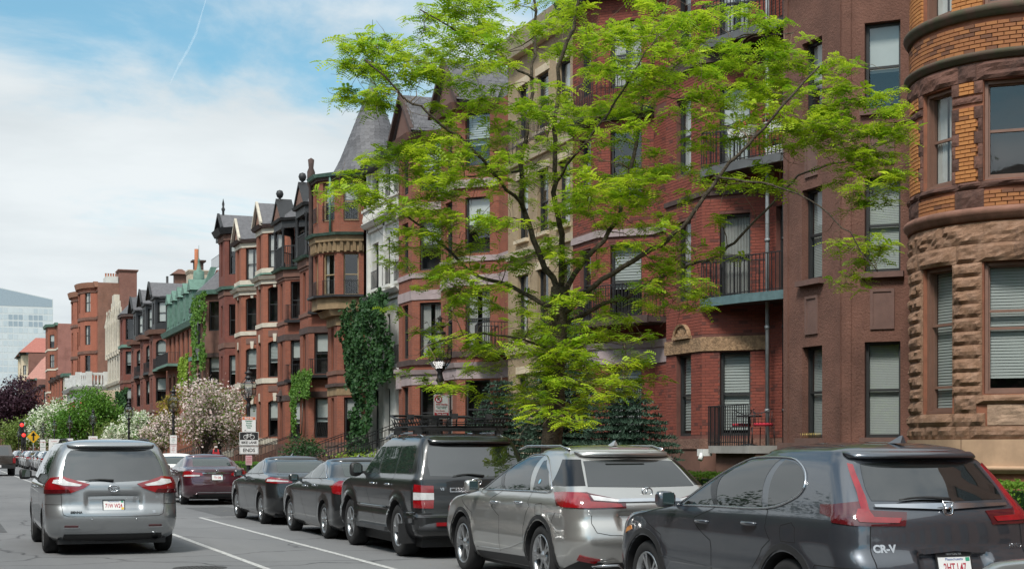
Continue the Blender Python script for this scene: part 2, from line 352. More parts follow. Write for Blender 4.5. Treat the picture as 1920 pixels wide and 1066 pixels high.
M_SAND = mat('ochre_sandstone', (0.29, 0.20, 0.11), 0.9, 0, 0.35, 2.5, 0.5, 25, 0.012, stain=0.7)
M_LAV = mat('lavender_stone', (0.36, 0.29, 0.29), 0.85, 0, 0.2, 3, 0.2, 30, stain=0.2)
M_LIME = mat('pale_limestone', (0.56, 0.51, 0.42), 0.85, 0, 0.2, 3, 0.2, 30, stain=0.35)
M_CREAMS = mat('cream_stone', (0.60, 0.50, 0.36), 0.85, 0, 0.2, 3, 0.2, 30, stain=0.35)
M_DSTONE = mat('soot_dark_stone', (0.075, 0.048, 0.042), 0.9, 0, 0.4, 3, 0.4, 25, 0.012)
M_WSTONE = mat('weathered_white_stone', (0.62, 0.61, 0.57), 0.8, 0, 0.2, 2, 0.25, 20, stain=0.3)
M_BLACKW = mat('black_painted_wood', (0.020, 0.021, 0.023), 0.55, 0, 0.3, 6)
M_GREYP = mat('grey_downpipe', (0.27, 0.29, 0.30), 0.5, 0.2, 0.25, 5)
WORLD_PARENTS = set()
_link0 = link
def link(name, me, parent=None, loc=None, rz=None):
    o = _link0(name, me, parent, loc, rz)
    if parent is not None and parent.name in WORLD_PARENTS: o.matrix_parent_inverse = Matrix.Translation(-Vector(parent.location))
    return o
def wthing(name, label, cat, loc, group=None):
    """thing whose parts are given in world coordinates"""
    o = thing(name, label, cat, loc, 0, group); WORLD_PARENTS.add(o.name); return o
def offset_path(path, d):
    out = []
    for i, p in enumerate(path):
        ns = []
        if i > 0: a = Vector(p) - Vector(path[i - 1]); ns.append(Vector((-a.y, a.x)).normalized())
        if i < len(path) - 1: a = Vector(path[i + 1]) - Vector(p); ns.append(Vector((-a.y, a.x)).normalized())
        if len(ns) == 1: n = ns[0]; k = 1
        else: n = (ns[0] + ns[1]).normalized(); k = 1 / max(0.3, n.dot(ns[0]))
        out.append((p[0] + n.x * d * k, p[1] + n.y * d * k))
    return out
def band(h, path, z0, z1, out, m, name='string_course', inn=0.06, top=None):
    """moulding that follows a wall path; top = extra overhang at its upper edge"""
    a = offset_path(path, -inn); b = offset_path(path, out); c = offset_path(path, out + (top or 0))
    mb = MB()
    for i in range(len(path) - 1):
        P = [(*a[i], z0), (*a[i + 1], z0), (*b[i + 1], z0), (*b[i], z0), (*a[i], z1), (*a[i + 1], z1), (*c[i + 1], z1), (*c[i], z1)]
        mb.poly(P, [(0, 1, 2, 3), (4, 7, 6, 5), (3, 2, 6, 7)] + ([(0, 3, 7, 4)] if i == 0 else []) + ([(1, 5, 6, 2)] if i == len(path) - 2 else []))
    return mb.build(name, m, h)
_WIN = {}
def win_meshes(w, hh, st):
    key = (round(w, 2), round(hh, 2), st.get('frame', M_DARKF).name, st.get('fill'), st.get('split', .5), st.get('fw', .06))
    if key in _WIN: return _WIN[key]
    fw = st.get('fw', .06); y0, y1 = 0.02, 0.11; mid = hh * st.get('split', .5)
    f = MB()
    f.box((-w/2, y0, 0), (-w/2 + fw, y1, hh)); f.box((w/2 - fw, y0, 0), (w/2, y1, hh)); f.box((-w/2 + fw, y0, hh - fw), (w/2 - fw, y1, hh)); f.box((-w/2 + fw, y0 - .02, 0), (w/2 - fw, y1, fw * 1.2))
    if mid > 0: f.box((-w/2 + fw, y0 + .025, mid - .025), (w/2 - fw, y1 - .01, mid + .025))
    # dark room behind
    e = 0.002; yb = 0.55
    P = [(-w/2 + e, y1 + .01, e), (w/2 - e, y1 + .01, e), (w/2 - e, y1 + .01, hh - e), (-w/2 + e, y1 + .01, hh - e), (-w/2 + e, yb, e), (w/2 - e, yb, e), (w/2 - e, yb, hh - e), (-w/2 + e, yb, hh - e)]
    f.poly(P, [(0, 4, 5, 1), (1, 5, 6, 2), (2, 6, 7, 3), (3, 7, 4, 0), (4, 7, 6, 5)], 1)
    fm = f.mesh('window', [st.get('frame', M_DARKF), M_ROOM])
    pu = MB(); pu.face([(-w/2 + fw, y0 + .04, mid), (w/2 - fw, y0 + .04, mid), (w/2 - fw, y0 + .04, hh - fw), (-w/2 + fw, y0 + .04, hh - fw)])
    pl = MB(); pl.face([(-w/2 + fw, y0 + .065, fw), (w/2 - fw, y0 + .065, fw), (w/2 - fw, y0 + .065, mid), (-w/2 + fw, y0 + .065, mid)])
    panes = [pu.mesh('pane', M_GLASS)] + ([pl.mesh('pane', M_GLASS)] if mid > 0.1 else [])
    fill = st.get('fill'); fmesh = None; y = y1 + .03; fn = 'shade'
    q = MB(); iw = w/2 - fw * 0.8
    if fill is None: pass
    elif fill[0] == 'shade':
        zb = hh * (1 - fill[1]); q.box((-iw, y, zb), (iw, y + .01, hh - fw)); fmesh = q.mesh('shade', M_SHADE)
    elif fill[0] == 'blind':
        zb = hh * (1 - fill[1]); z = hh - fw; n = max(6, int((z - zb) / fill[2])); dz = (z - zb) / n
        for i in range(n):
            zz = z - dz * (i + 1); q.poly([(-iw, y, zz), (iw, y, zz), (iw, y + dz * .22, zz + dz * .93), (-iw, y + dz * .22, zz + dz * .93)], [(0, 1, 2, 3)])
        fmesh = q.mesh('blind', M_BLIND); fn = 'blind'
    elif fill[0] == 'curtain':
        n = 14
        for sx in (-1, 1):
            xs = [sx * (iw - (iw * fill[1]) * i / n) for i in range(n + 1)]
            for i in range(n):
                ya = y + .02 * math.sin(i * 2.1); yb2 = y + .02 * math.sin((i + 1) * 2.1)
                q.face([(xs[i], ya, fw), (xs[i + 1], yb2, fw), (xs[i + 1], yb2, hh - fw), (xs[i], ya, hh - fw)])
        fmesh = q.mesh('curtain', M_CURT); fn = 'curtain'
    _WIN[key] = (fm, panes, fmesh, fn); return _WIN[key]
def window(h, p, d, z0, w, hh, st, rev):
    """p: middle of the opening on the wall plane, d: wall direction"""
    fm, panes, fl, fn = win_meshes(w, hh, st)
    n = Vector((-d[1], d[0])); loc = (p[0] - n.x * (rev - .10), p[1] - n.y * (rev - .10), z0)
    o = link('window', fm, h, loc, math.atan2(-d[1], -d[0]))
    for pm in panes: _link0('pane', pm, o)
    if fl: _link0(fn, fl, o)
    if st.get('sill'):
        s = MB(); s.box((-w/2 - .08, -rev + .02 - .06, -.12), (w/2 + .08, .06, -.002)); _link0('sill', s.mesh('sill', st['sill'], True), o)
    if st.get('lintel'):
        lh = st.get('lh', .25); s = MB(); s.box((-w/2 - .12, -rev + .10 - .03, hh + .002), (w/2 + .12, .04, hh + lh)); _link0('lintel', s.mesh('lintel', st['lintel'], True), o)
    if st.get('key'):
        s = MB(); s.extrude([(-.09, -rev + .05, hh - .05), (.09, -rev + .05, hh - .05), (.14, -rev + .05, hh + .42), (-.14, -rev + .05, hh + .42)], (0, .1, 0)); _link0('keystone', s.mesh('keystone', st['key'], True), o)
    if st.get('guard'):
        g = MB(); gh = st['guard']; yy = -rev + .03
        for i in range(int(w / .11) + 1):
            x = -w/2 + i * .11 + .03
            if x < w/2: g.box((x - .008, yy - .008, .02), (x + .008, yy + .008, gh))
        g.box((-w/2, yy - .012, gh), (w/2, yy + .012, gh + .025)); g.box((-w/2, yy - .012, .05), (w/2, yy + .012, .07))
        _link0('guard_rail', g.mesh('guard_rail', M_IRON), o)
    return o
def seg_info(path, i):
    a, b = Vector(path[i]), Vector(path[i + 1]); d = (b - a); L = d.length; return a, d / L, L
def facade(h, path, z0, z1, ops, m, rev=.2, name='wall', u0=0.0):
    """wall along a path with real openings; ops: dict(seg, s(fraction 0..1 or metres via 'm'), w, z, h, st)"""
    mb = MB(); ulen = u0
    for i in range(len(path) - 1):
        a, d, L = seg_info(path, i); n = Vector((-d.y, d.x)); mine = [o for o in ops if o['seg'] == i]
        def P(s, z, dep=0.0): return (a.x + d.x * s - n.x * dep, a.y + d.y * s - n.y * dep, z)
        xs = sorted({0.0, L} | {v for o in mine for v in (o['s'] * L - o['w'] / 2, o['s'] * L + o['w'] / 2)})
        zs = sorted({z0, z1} | {v for o in mine for v in (max(z0, o['z']), min(z1, o['z'] + o['h']))})
        for xa, xb in zip(xs, xs[1:]):
            for za, zb in zip(zs, zs[1:]):
                cx, cz = (xa + xb) / 2, (za + zb) / 2
                if any(abs(cx - o['s'] * L) < o['w'] / 2 and o['z'] < cz < o['z'] + o['h'] for o in mine): continue
                mb.face([P(xb, za), P(xa, za), P(xa, zb), P(xb, zb)], 0, [(ulen + xb, za), (ulen + xa, za), (ulen + xa, zb), (ulen + xb, zb)])
        for o in mine:
            s0, s1 = o['s'] * L - o['w'] / 2, o['s'] * L + o['w'] / 2; za, zb = o['z'], o['z'] + o['h']; r = rev
            for q in ([P(s0, za), P(s0, za, r), P(s0, zb, r), P(s0, zb)], [P(s1, za, r), P(s1, za), P(s1, zb), P(s1, zb, r)], [P(s0, zb), P(s0, zb, r), P(s1, zb, r), P(s1, zb)], [P(s0, za, r), P(s0, za), P(s1, za), P(s1, za, r)]):
                mb.face(q[::-1], 0, [(ulen + s0 + k * .1, za + k * .2) for k in (0, 1, 1, 0)])
            if o.get('arch'):
                ri = o['arch']; w = o['w']; k = 8; rad = (w * w / 4 + ri * ri) / (2 * ri)
                ar = []
                for j in range(k + 1):
                    x = -w / 2 + w * j / k; ar.append((s0 + w * j / k, zb - ri + (math.sqrt(max(0, rad * rad - x * x)) - (rad - ri))))
                for j in range(k):
                    (xa, ya), (xb2, yb2) = ar[j], ar[j + 1]
                    mb.face([P(xb2, yb2), P(xa, ya), P(xa, zb), P(xb2, zb)], 0, [(ulen + xb2, yb2), (ulen + xa, ya), (ulen + xa, zb), (ulen + xb2, zb)])
                    mb.face([P(xa, ya), P(xb2, yb2), P(xb2, yb2, r - .08), P(xa, ya, r - .08)], 0, [(0, 0)] * 4)
            mid = a + d * (o['s'] * L)
            window(h, (mid.x, mid.y), (d.x, d.y), o['z'], o['w'], o['h'], o['st'], rev)
        ulen += L
    return mb.build(name, m, h, recalc=False)
def bay_path(yc, wf, y0, y1, xb=XB, xm=XM):
    t = xm - xb; return [(xm, y0), (xm, yc - t), (xb, yc), (xb, yc + wf), (xm, min(yc + wf + t, y1 - .06)), (xm, y1)]
def mass(h, y0, y1, top, xm=XM, depth=11, m=None, roof=None, e=0.012):
    """party walls, back wall and flat roof deck of a row house"""
    mb = MB(); ya, yb, xa, xb = y0 + e, y1 - e, xm + .25, xm + depth
    q = [((xm, ya), (xb, ya)), ((xb, ya), (xb, yb)), ((xb, yb), (xm, yb))]
    for (p0, p1) in q:
        L = math.hypot(p1[0] - p0[0], p1[1] - p0[1]); mb.face([(*p0, 0), (*p1, 0), (*p1, top), (*p0, top)], 0, [(0, 0), (L, 0), (L, top), (0, top)])
    mb.face([(xm, ya, top), (xb, ya, top), (xb, yb, top), (xm, yb, top)], 1, [(0, 0)] * 4)
    return mb.build('party_wall', [m or M_PARTY, roof or M_SLATE], h, recalc=False)
def bay_top(h, path, z, m, name='bay_roof'):
    """closes a bay with a flat deck"""
    b = MB(); b.face([(x, y, z) for x, y in path[1:-1]]); return b.build(name, m, h, recalc=False)
def hip_bay(h, path, z0, z1, m, over=.15, name='roof'):
    """low hipped roof over a bay running back to the main roof"""
    p = offset_path(path[1:-1], over); b = MB(); yb = (p[0][1] + p[-1][1]) / 2; xk = path[0][0] + .6
    top = [(xk, p[1][1], z1), (xk, p[2][1], z1)]
    b.face([(*p[0], z0), (*p[1], z0), top[0]]); b.face([(*p[1], z0), (*p[2], z0), top[1], top[0]]); b.face([(*p[2], z0), (*p[3], z0), top[1]])
    b.face([(*p[0], z0), top[0], top[1], (*p[3], z0)]); b.face([(x, y, z0) for x, y in p][::-1]); return b.build(name, m, h)
def gable(h, y0, y1, x0, x1, z0, z1, m_face, m_roof, over=.12, rake=None, slates=True, name='roof'):
    """gabled cross roof whose ridge runs away from the street: triangle face at x0, ridge back to x1"""
    ym = (y0 + y1) / 2; b = MB(); b.extrude([(x0, y0, z0), (x0, y1, z0), (x0, ym, z1 - .05)], (.25, 0, 0)); b.build('gable', m_face, h)
    r = MB(); t = .09
    for s in (y0 - over, y1 + over):
        sg = 1 if s > ym else -1
        P = [(x0 - over, s, z0 - .08), (x1, s, z0 - .08), (x1, ym, z1), (x0 - over, ym, z1)]
        r.extrude(P, (0, 0, t))
    ro = r.build(name, m_roof, h)
    if slates:
        # rows of individual slates on the side that faces the camera (towards y0)
        sm = MB(); sm.box((0, 0, 0), (.27, .015, .2)); me = sm.mesh('slate', m_roof)
        L = math.hypot(ym - (y0 - over), z1 - z0 + .08); an = math.atan2(z1 - z0 + .08, ym - (y0 - over)); nr = int(L / .17)
        for i in range(nr):
            for j in range(int((x1 - x0 + over) / .28)):
                s = i * .17; o = link('slate', me, ro)
                o.parent = h
                o.matrix_parent_inverse = Matrix.Translation(-Vector(h.location))
                o.location = (x0 - over + j * .28 + (.14 if i % 2 else 0), y0 - over + s * math.cos(an) - .1 * math.sin(an), z0 - .08 + s * math.sin(an) + .1 * math.cos(an)); o.rotation_euler = (an - R(90) + R(0), 0, 0)
    if rake:
        k = MB()
        for s in (y0 - over, y1 + over):
            k.extrude([(x0 - over - .06, s, z0 - .12), (x0 - over - .06, ym, z1 - .02), (x0 - over - .06, ym, z1 + .16), (x0 - over - .06, s, z0 + .10)], (.16, 0, 0))
        k.build('verge', rake, h)
    return ro
def railing(h, pts, z, hgt, step=.12, m=None, name='railing', r=.009, top=.018, scroll=False):
    """iron railing along a plan path at height z"""
    g = MB(); m = m or M_IRON
    for i in range(len(pts) - 1):
        a, b = Vector(pts[i]), Vector(pts[i + 1]); L = (b - a).length; n = max(1, int(L / step))
        for k in range(n + (1 if i == len(pts) - 2 else 0)):
            p = a + (b - a) * (k / n); g.box((p.x - r, p.y - r, z + .0), (p.x + r, p.y + r, z + hgt))
    g.tube([(p[0], p[1], z + hgt) for p in pts], top, 4, smooth=False); g.tube([(p[0], p[1], z + .08) for p in pts], top * .8, 4, smooth=False)
    return g.build(name, m, h, recalc=False)
def stoop(h, x0, x1, y0, y1, ztop, m, n=8, rail=True):
    """front steps climbing from the garden path at x0 to the door at x1"""
    b = MB(); dx = (x1 - x0) / n; z0 = .12; dz = (ztop - z0) / n
    for i in range(n): b.box((x0 + dx * i, y0 + .14, z0 - .02), (x1 + .02 * i, y1 - .14, z0 + dz * (i + 1)) if i == n - 1 else (x0 + dx * (i + 1) + .02, y1 - .14, z0 + dz * (i + 1)))
    for yy in (y0, y1 - .14):
        P = [(x0 - .1, yy, z0 - .02), (x1, yy, z0 - .02), (x1, yy, ztop + .22), (x0 + .1, yy, z0 + .35), (x0 - .1, yy, z0 + .35)]
        b.extrude(P, (0, .14, 0))
    b.build('front_steps', m, h)
    if rail:
        g = MB()
        for yy in (y0 + .07, y1 - .07):
            A, B = Vector((x0, yy, z0 + .35)), Vector((x1, yy, ztop + .22)); k = max(3, int((B - A).length / .16))
            for i in range(k + 1):
                p = A + (B - A) * (i / k); g.box((p.x - .009, p.y - .009, p.z), (p.x + .009, p.y + .009, p.z + .85))
            g.tube([A + Vector((-.12, 0, .8)), A + Vector((0, 0, .87)), B + Vector((0, 0, .87))], .02, 5)
        g.build('handrail', M_IRON, h, recalc=False)
def chimney(h, x0, x1, y0, y1, z0, z1, m, pots=0, name='chimney', cap=.12):
    b = MB(); b.box((x0, y0, z0), (x1, y1, z1)); b.box((x0 - cap/2, y0 - cap/2, z1 - .25), (x1 + cap/2, y1 + cap/2, z1 - .1)); b.box((x0 - cap, y0 - cap, z1 - .1), (x1 + cap, y1 + cap, z1 + .03)); c = None
    me = b.mesh(name, m, True)
    # brick coordinates
    ul = me.uv_layers.new(name='UVMap') if not me.uv_layers else me.uv_layers[0]
    for lp in me.loops:
        v = me.vertices[lp.vertex_index].co; ul.data[lp.index].uv = (v.x + v.y, v.z)
    c = link(name, me, h)
    for i in range(pots):
        t = MB(); f = (i + .5) / pots; yy = y0 + (y1 - y0) * f; t.lathe([(.001, z1 + .03), (.13, z1 + .03), (.10, z1 + .3), (.13, z1 + .42), (.13, z1 + .5), (.08, z1 + .5), (.08, z1 + .3)], 10, 0, ((x0 + x1) / 2, yy, 0))
        p = t.build('chimney_pot', mat('terracotta', (0.42, 0.15, 0.07), 0.85), h, recalc=False)
    return c
def brick_skin(h, path, segs, z0, z1, ops, m, zones=(), n_obj=300, bw=.205, bh=.068, gap=.008, proud=.007, pick=None, seed=1):
    """individually laid bricks over a mortar wall, cut at the openings and at stone zones (seg, s0, s1, z0, z1 in metres)"""
    rr = random.Random(seed); A = []
    for i in segs:
        a, d, L = seg_info(path, i)
        holes = [(o['s'] * L - o['w'] / 2, o['s'] * L + o['w'] / 2, o['z'], o['z'] + o['h']) for o in ops if o['seg'] == i] + [(q[1], q[2], q[3], q[4]) for q in zones if q[0] == i]
        row = 0; z = z0
        while z + bh < z1:
            s = -(bw / 2 if row % 2 else 0)
            while s < L:
                s0, s1 = max(s, .004), min(s + bw, L - .004)
                for (h0, h1, g0, g1) in holes:
                    if g0 - gap < z + bh and z < g1 + gap:
                        if h0 <= s0 and s1 <= h1: s0 = s1 = 0; break
                        if s0 < h0 < s1: s1 = h0 - .003
                        elif s0 < h1 < s1: s0 = h1 + .003
                if s1 - s0 > .03: A.append((i, s0, s1, z)) 
                s += bw + gap
            z += bh + gap; row += 1
    rr.shuffle(A); pick = pick or (lambda i, z: True)
    sel = [q for q in A if pick(q[0], q[3]) and q[2] - q[1] > bw - .01][:n_obj]; ss = set(sel); rest = [q for q in A if q not in ss]
    bm_ = MB(); e = .004; bm_.poly([(-bw/2, 0, 0), (bw/2, 0, 0), (bw/2, 0, bh), (-bw/2, 0, bh), (-bw/2 + e, -proud, e), (bw/2 - e, -proud, e), (bw/2 - e, -proud, bh - e), (-bw/2 + e, -proud, bh - e)], [(4, 5, 6, 7), (0, 1, 5, 4), (1, 2, 6, 5), (2, 3, 7, 6), (3, 0, 4, 7)])
    me = bm_.mesh('brick', m)
    for (i, s0, s1, z) in sel:
        a, d, L = seg_info(path, i); p = a + d * ((s0 + s1) / 2); link('brick', me, h, (p.x, p.y, z), math.atan2(-d.y, -d.x))
    V = []; F = []; T = []
    for (i, s0, s1, z) in rest:
        a, d, L = seg_info(path, i); n = Vector((-d.y, d.x)); k = len(V)
        for (s, zz, q) in ((s1, z, 0), (s0, z, 0), (s0, z + bh, 0), (s1, z + bh, 0), (s1 - e, z + e, proud), (s0 + e, z + e, proud), (s0 + e, z + bh - e, proud), (s1 - e, z + bh - e, proud)):
            V.append((a.x + d.x * s + n.x * q, a.y + d.y * s + n.y * q, zz))
        F += [(k + 4, k + 5, k + 6, k + 7), (k, k + 1, k + 5, k + 4), (k + 1, k + 2, k + 6, k + 5), (k + 2, k + 3, k + 7, k + 6), (k + 3, k, k + 4, k + 7)]; T += [rr.random()] * 5
    if F:
        me2 = bpy.data.meshes.new('brickwork'); me2.from_pydata(V, [], F); me2.materials.append(m)
        at = me2.attributes.new('tone', 'FLOAT', 'FACE'); at.data.foreach_set('value', T)
        tag(link('brickwork', me2, h), kind='stuff')
def brick_piece_mat(name, c1, c2, dark, dark_share=.12):
    """single bricks: tone per brick (object random or face attribute)"""
    if name in MATS: return MATS[name]
    m, nt, b = nodes_of(name); b.inputs['Roughness'].default_value = .85; b.inputs['Specular IOR Level'].default_value = .3
    at = nt.nodes.new('ShaderNodeAttribute'); at.attribute_name = 'tone'; oi = nt.nodes.new('ShaderNodeObjectInfo')
    ad = nt.nodes.new('ShaderNodeMath'); ad.operation = 'ADD'; nt.links.new(at.outputs['Fac'], ad.inputs[0]); nt.links.new(oi.outputs['Random'], ad.inputs[1])
    fr = nt.nodes.new('ShaderNodeMath'); fr.operation = 'FRACT'; nt.links.new(ad.outputs[0], fr.inputs[0])
    cr = nt.nodes.new('ShaderNodeValToRGB'); nt.links.new(fr.outputs[0], cr.inputs[0]); cr.color_ramp.interpolation = 'LINEAR'
    el = cr.color_ramp.elements; el[0].color = (*dark, 1); el[0].position = 0; el[1].color = (*c2, 1); el[1].position = 1
    e = el.new(dark_share); e.color = (*c1, 1); e = el.new(dark_share * .8); e.color = (*dark, 1)
    col = mixcol(nt, cr.outputs[0], tuple(x * .5 for x in c1), ramp(nt, noise_out(nt, .9, 6, .65), .55, .95))
    nt.links.new(col, b.inputs['Base Color']); bump(nt, b, noise_out(nt, 60, 4), .3, .004); MATS[name] = m; return m
# ------------------------------------------------------------------ Romanesque round-bay house at the near end of the row
def rock_mat():
    m, nt, b = nodes_of('rock_faced_sandstone'); b.inputs['Roughness'].default_value = .92; b.inputs['Specular IOR Level'].default_value = .25
    oi = nt.nodes.new('ShaderNodeObjectInfo')
    col = mixcol(nt, (0.35, 0.205, 0.132), (0.265, 0.155, 0.10), oi.outputs['Random'])
    col = mixcol(nt, col, (0.45, 0.285, 0.205), ramp(nt, noise_out(nt, 5, 6, .65), .45, .8))
    st = ramp(nt, noise_out(nt, 1.4, 6, .7, 'Object', (1, 1, .5)), .56, .68)
    f = nt.nodes.new('ShaderNodeMath'); f.operation = 'MULTIPLY'; f.inputs[1].default_value = .75; nt.links.new(st, f.inputs[0])
    col = mixcol(nt, col, (0.05, 0.035, 0.03), f.outputs[0])
    nt.links.new(col, b.inputs['Base Color']); bump(nt, b, noise_out(nt, 11, 10, .78), 1.0, .06); return m
def rock_dark():
    m, nt, b = nodes_of('weathered_brownstone_block'); b.inputs['Roughness'].default_value = .92; b.inputs['Specular IOR Level'].default_value = .25
    oi = nt.nodes.new('ShaderNodeObjectInfo')
    col = mixcol(nt, (0.10, 0.055, 0.045), (0.19, 0.095, 0.072), oi.outputs['Random'])
    col = mixcol(nt, col, (0.035, 0.026, 0.024), ramp(nt, noise_out(nt, 2.2, 6, .7), .5, .75))
    nt.links.new(col, b.inputs['Base Color']); bump(nt, b, noise_out(nt, 16, 8, .72), .9, .025); return m
def build_tower():
    XC, YC, RR = 19.68, 24.05, 2.2
    M_ROCK, M_ROCKD = rock_mat(), rock_dark()
    M_PINK = mat('smooth_buff_plinth', (0.47, 0.31, 0.20), .85, 0, .2, 3, .2, 40)
    M_MOULD = mat('mossy_brownstone_moulding', (0.105, 0.062, 0.048), .9, 0, .4, 3, .5, 30, .01, col2=(0.06, 0.062, 0.035))
    M_MOULD2 = mat('pink_brownstone_moulding', (0.27, 0.135, 0.095), .9, 0, .4, 3, .5, 30, .01, stain=.6)
    M_ORB = brick_piece_mat('orange_face_brick', (0.40, 0.165, 0.058), (0.47, 0.205, 0.07), (0.27, 0.115, 0.05), .10)
    M_ORD = brick_piece_mat('sooty_orange_brick', (0.29, 0.12, 0.055), (0.36, 0.155, 0.062), (0.16, 0.075, 0.046), .28)
    M_MORT = mat('red_mortar', (0.30, 0.12, 0.07), .95, 0, .3, 4)
    M_BRF = mat('brown_window_paint', (0.20, 0.11, 0.08), .55, 0, .15, 5)
    h = wthing('rowhouse', 'round bay house of rock-faced brownstone and orange brick with curved mouldings', 'house', (XC, YC, 0))
    def pt(phi, r, z): a = R(phi); return (XC - r * math.cos(a), YC - r * math.sin(a), z)
    P0, P1 = -100, 110
    # backing wall with window openings
    OPEN = [(-8.5, 13.5, 2.28, 5.03), (30.5, 66, 2.62, 5.03), (-8.5, 13.5, 6.52, 8.34), (30.5, 66, 6.52, 8.34), (-8.5, 13.5, 9.70, 11.6), (30.5, 66, 9.70, 11.6),
            (83, 105, 2.28, 5.03), (83, 105, 6.52, 8.34)]
    mb = MB(); phis = sorted({float(P0), float(P1)} | {a for o in OPEN for a in o[:2]} | {float(x) for x in range(P0, P1, 5)}); zs = sorted({0., 12.5} | {z for o in OPEN for z in o[2:]})
    r0 = RR - .03
    for a, b_ in zip(phis, phis[1:]):
        for z0, z1 in zip(zs, zs[1:]):
            c, z = (a + b_) / 2, (z0 + z1) / 2
            if any(o[0] < c < o[1] and o[2] < z < o[3] for o in OPEN): continue
            mb.face([pt(a, r0, z0), pt(b_, r0, z0), pt(b_, r0, z1), pt(a, r0, z1)])
    for (a, b_, z0, z1) in OPEN:
        ri = RR - .30
        mb.face([pt(a, r0, z0), pt(a, ri, z0), pt(a, ri, z1), pt(a, r0, z1)]); mb.face([pt(b_, ri, z0), pt(b_, r0, z0), pt(b_, r0, z1), pt(b_, ri, z1)])
        mb.face([pt(a, r0, z1), pt(a, ri, z1), pt(b_, ri, z1), pt(b_, r0, z1)]); mb.face([pt(a, ri, z0), pt(a, r0, z0), pt(b_, r0, z0), pt(b_, ri, z0)])
    mb.build('wall', M_MORT, h)
    # windows (flat sashes set back in the curved wall)
    for (a, b_, z0, z1) in OPEN:
        pa, pb = Vector(pt(a, RR - .06, 0)), Vector(pt(b_, RR - .06, 0)); d = (pa - pb).normalized(); mid = (pa + pb) / 2; w = (pa - pb).length - .02
        low = z0 < 6; wide = b_ - a > 30
        st = dict(frame=M_BRF, fw=.085, split=.5, fill=('blind', .88 if wide else 1.0, .055) if low else (('curtain', .9) if not wide else None))
        if low and not wide: st['split'] = .18
        o = window(h, (mid.x, mid.y), (d.x, d.y), z0 + .01, w, z1 - z0 - .02, st, .20)
        # brick-mould casing and, on the tall lower windows, the transom bar
        t = MB(); hh = z1 - z0 - .02
        t.box((-w/2, -.06, 0), (-w/2 + .06, .02, hh)); t.box((w/2 - .06, -.06, 0), (w/2, .02, hh)); t.box((-w/2, -.06, hh - .06), (w/2, .02, hh)); t.box((-w/2, -.08, 0), (w/2, .02, .05))
        if low: t.box((-w/2 + .08, .0, hh * (.60 if not wide else .62)), (w/2 - .08, .06, hh * (.60 if not wide else .62) + .05))
        _link0('casing', t.mesh('casing', M_BRF, True), o)
    # rock-faced stones, each its own
    rr = np.random.default_rng(3)
    def stone(a, b_, z0, z1, m=M_ROCK, proud=.05, rough=.035, name='stone_block', drop=0.0):
        g = .35; a += g * .25; b_ -= g * .25; z0 += .004; z1 -= .004
        nu = max(3, min(9, int((b_ - a) * RR * math.pi / 180 / .07))); nv = max(3, min(6, int((z1 - z0) / .06))); V = []; F = []
        nz = rr.normal(0, 1, (nu + 1, nv + 1)); k1 = nz.copy(); k1[1:] += nz[:-1]; k1[:, 1:] += nz[:, :-1]; k1 *= .5
        tilt = rr.uniform(-.4, .9)
        for i in range(nu + 1):
            for j in range(nv + 1):
                fu, fv = i / nu, j / nv; edge = min(1, min(fu, 1 - fu) * nu * .9) * min(1, min(fv, 1 - fv) * nv * .9)
                r = RR + edge * (proud + rough * k1[i, j] * .5 + tilt * rough * (.5 - fv)); V.append(pt(a + (b_ - a) * fu, max(r, RR - .01), z0 + (z1 - z0) * fv))
        for i in range(nu):
            for j in range(nv): q = i * (nv + 1) + j; F.append((q, q + nv + 1, q + nv + 2, q + 1))
        # returns into the wall
        n0 = len(V); rim = [i * (nv + 1) for i in range(nu + 1)] + [nu * (nv + 1) + j for j in range(1, nv + 1)] + [i * (nv + 1) + nv for i in range(nu - 1, -1, -1)] + [j for j in range(nv - 1, 0, -1)]
        for q in rim:
            x, y, z = V[q]; k = (RR - .31 if drop else RR - .04); d = math.hypot(x - XC, y - YC); V.append((XC + (x - XC) * k / d, YC + (y - YC) * k / d, z))
        for i in range(len(rim)): j = (i + 1) % len(rim); F.append((rim[j], rim[i], n0 + i, n0 + j))
        me = bpy.data.meshes.new(name); me.from_pydata(V, [], F); me.materials.append(m); me.update(); link(name, me, h)
    def course(z0, z1, edges, **k):
        for a, b_ in zip(edges, edges[1:]): stone(a, b_, z0, z1, **k)
    course(1.80, 2.04, [-60, -34, -22, -6, 4.5, 15.5, 23.5, 58, 80, 100])
    course(2.04, 2.28, [-60, -32, -13, 14, 31.5]); course(2.04, 2.28, [66, 84, 108]); 
    stone(32.5, 65, 2.05, 2.43, mat('vermiculated_panel', (0.40, 0.27, 0.19), .9, 0, .25, 6, .9, 22, .02), .005, .015)
    course(2.44, 2.61, [27, 66.5], proud=.07)
    n = 11; dz = 2.75 / n
    for i in range(n):
        z = 2.28 + i * dz
        if i == 0: stone(15, 27, z, 2.61); 
        elif z + dz > 2.60: stone(14, 30, max(z, 2.61), z + dz, drop=1)
        stone(-30, -9, z, z + dz, drop=1); stone(66.5, 82.5, max(z, 2.61), max(z + dz, 2.62) if z + dz > 2.62 else 2.75, drop=1) if z > 2.5 else None
    course(5.03, 5.37, [-60, -31, -14.5, 16.5, 27.5, 70, 84, 108]); course(5.37, 5.76, [-60, -28, -17, 7.5, 31, 60, 90, 108], proud=.03, rough=.05)
    # upper storey: dark quoins, lintel stones, sill stones
    D_ = dict(m=M_ROCKD, proud=.02, rough=.018)
    course(8.35, 8.68, [-60, -33, -12, 17.5, 27.0, 68, 90, 108], m=M_ROCKD, proud=.035, rough=.04)
    course(6.38, 6.51, [-60, -26, -12, 17, 29.5, 66, 90], m=M_ROCKD, proud=.05)
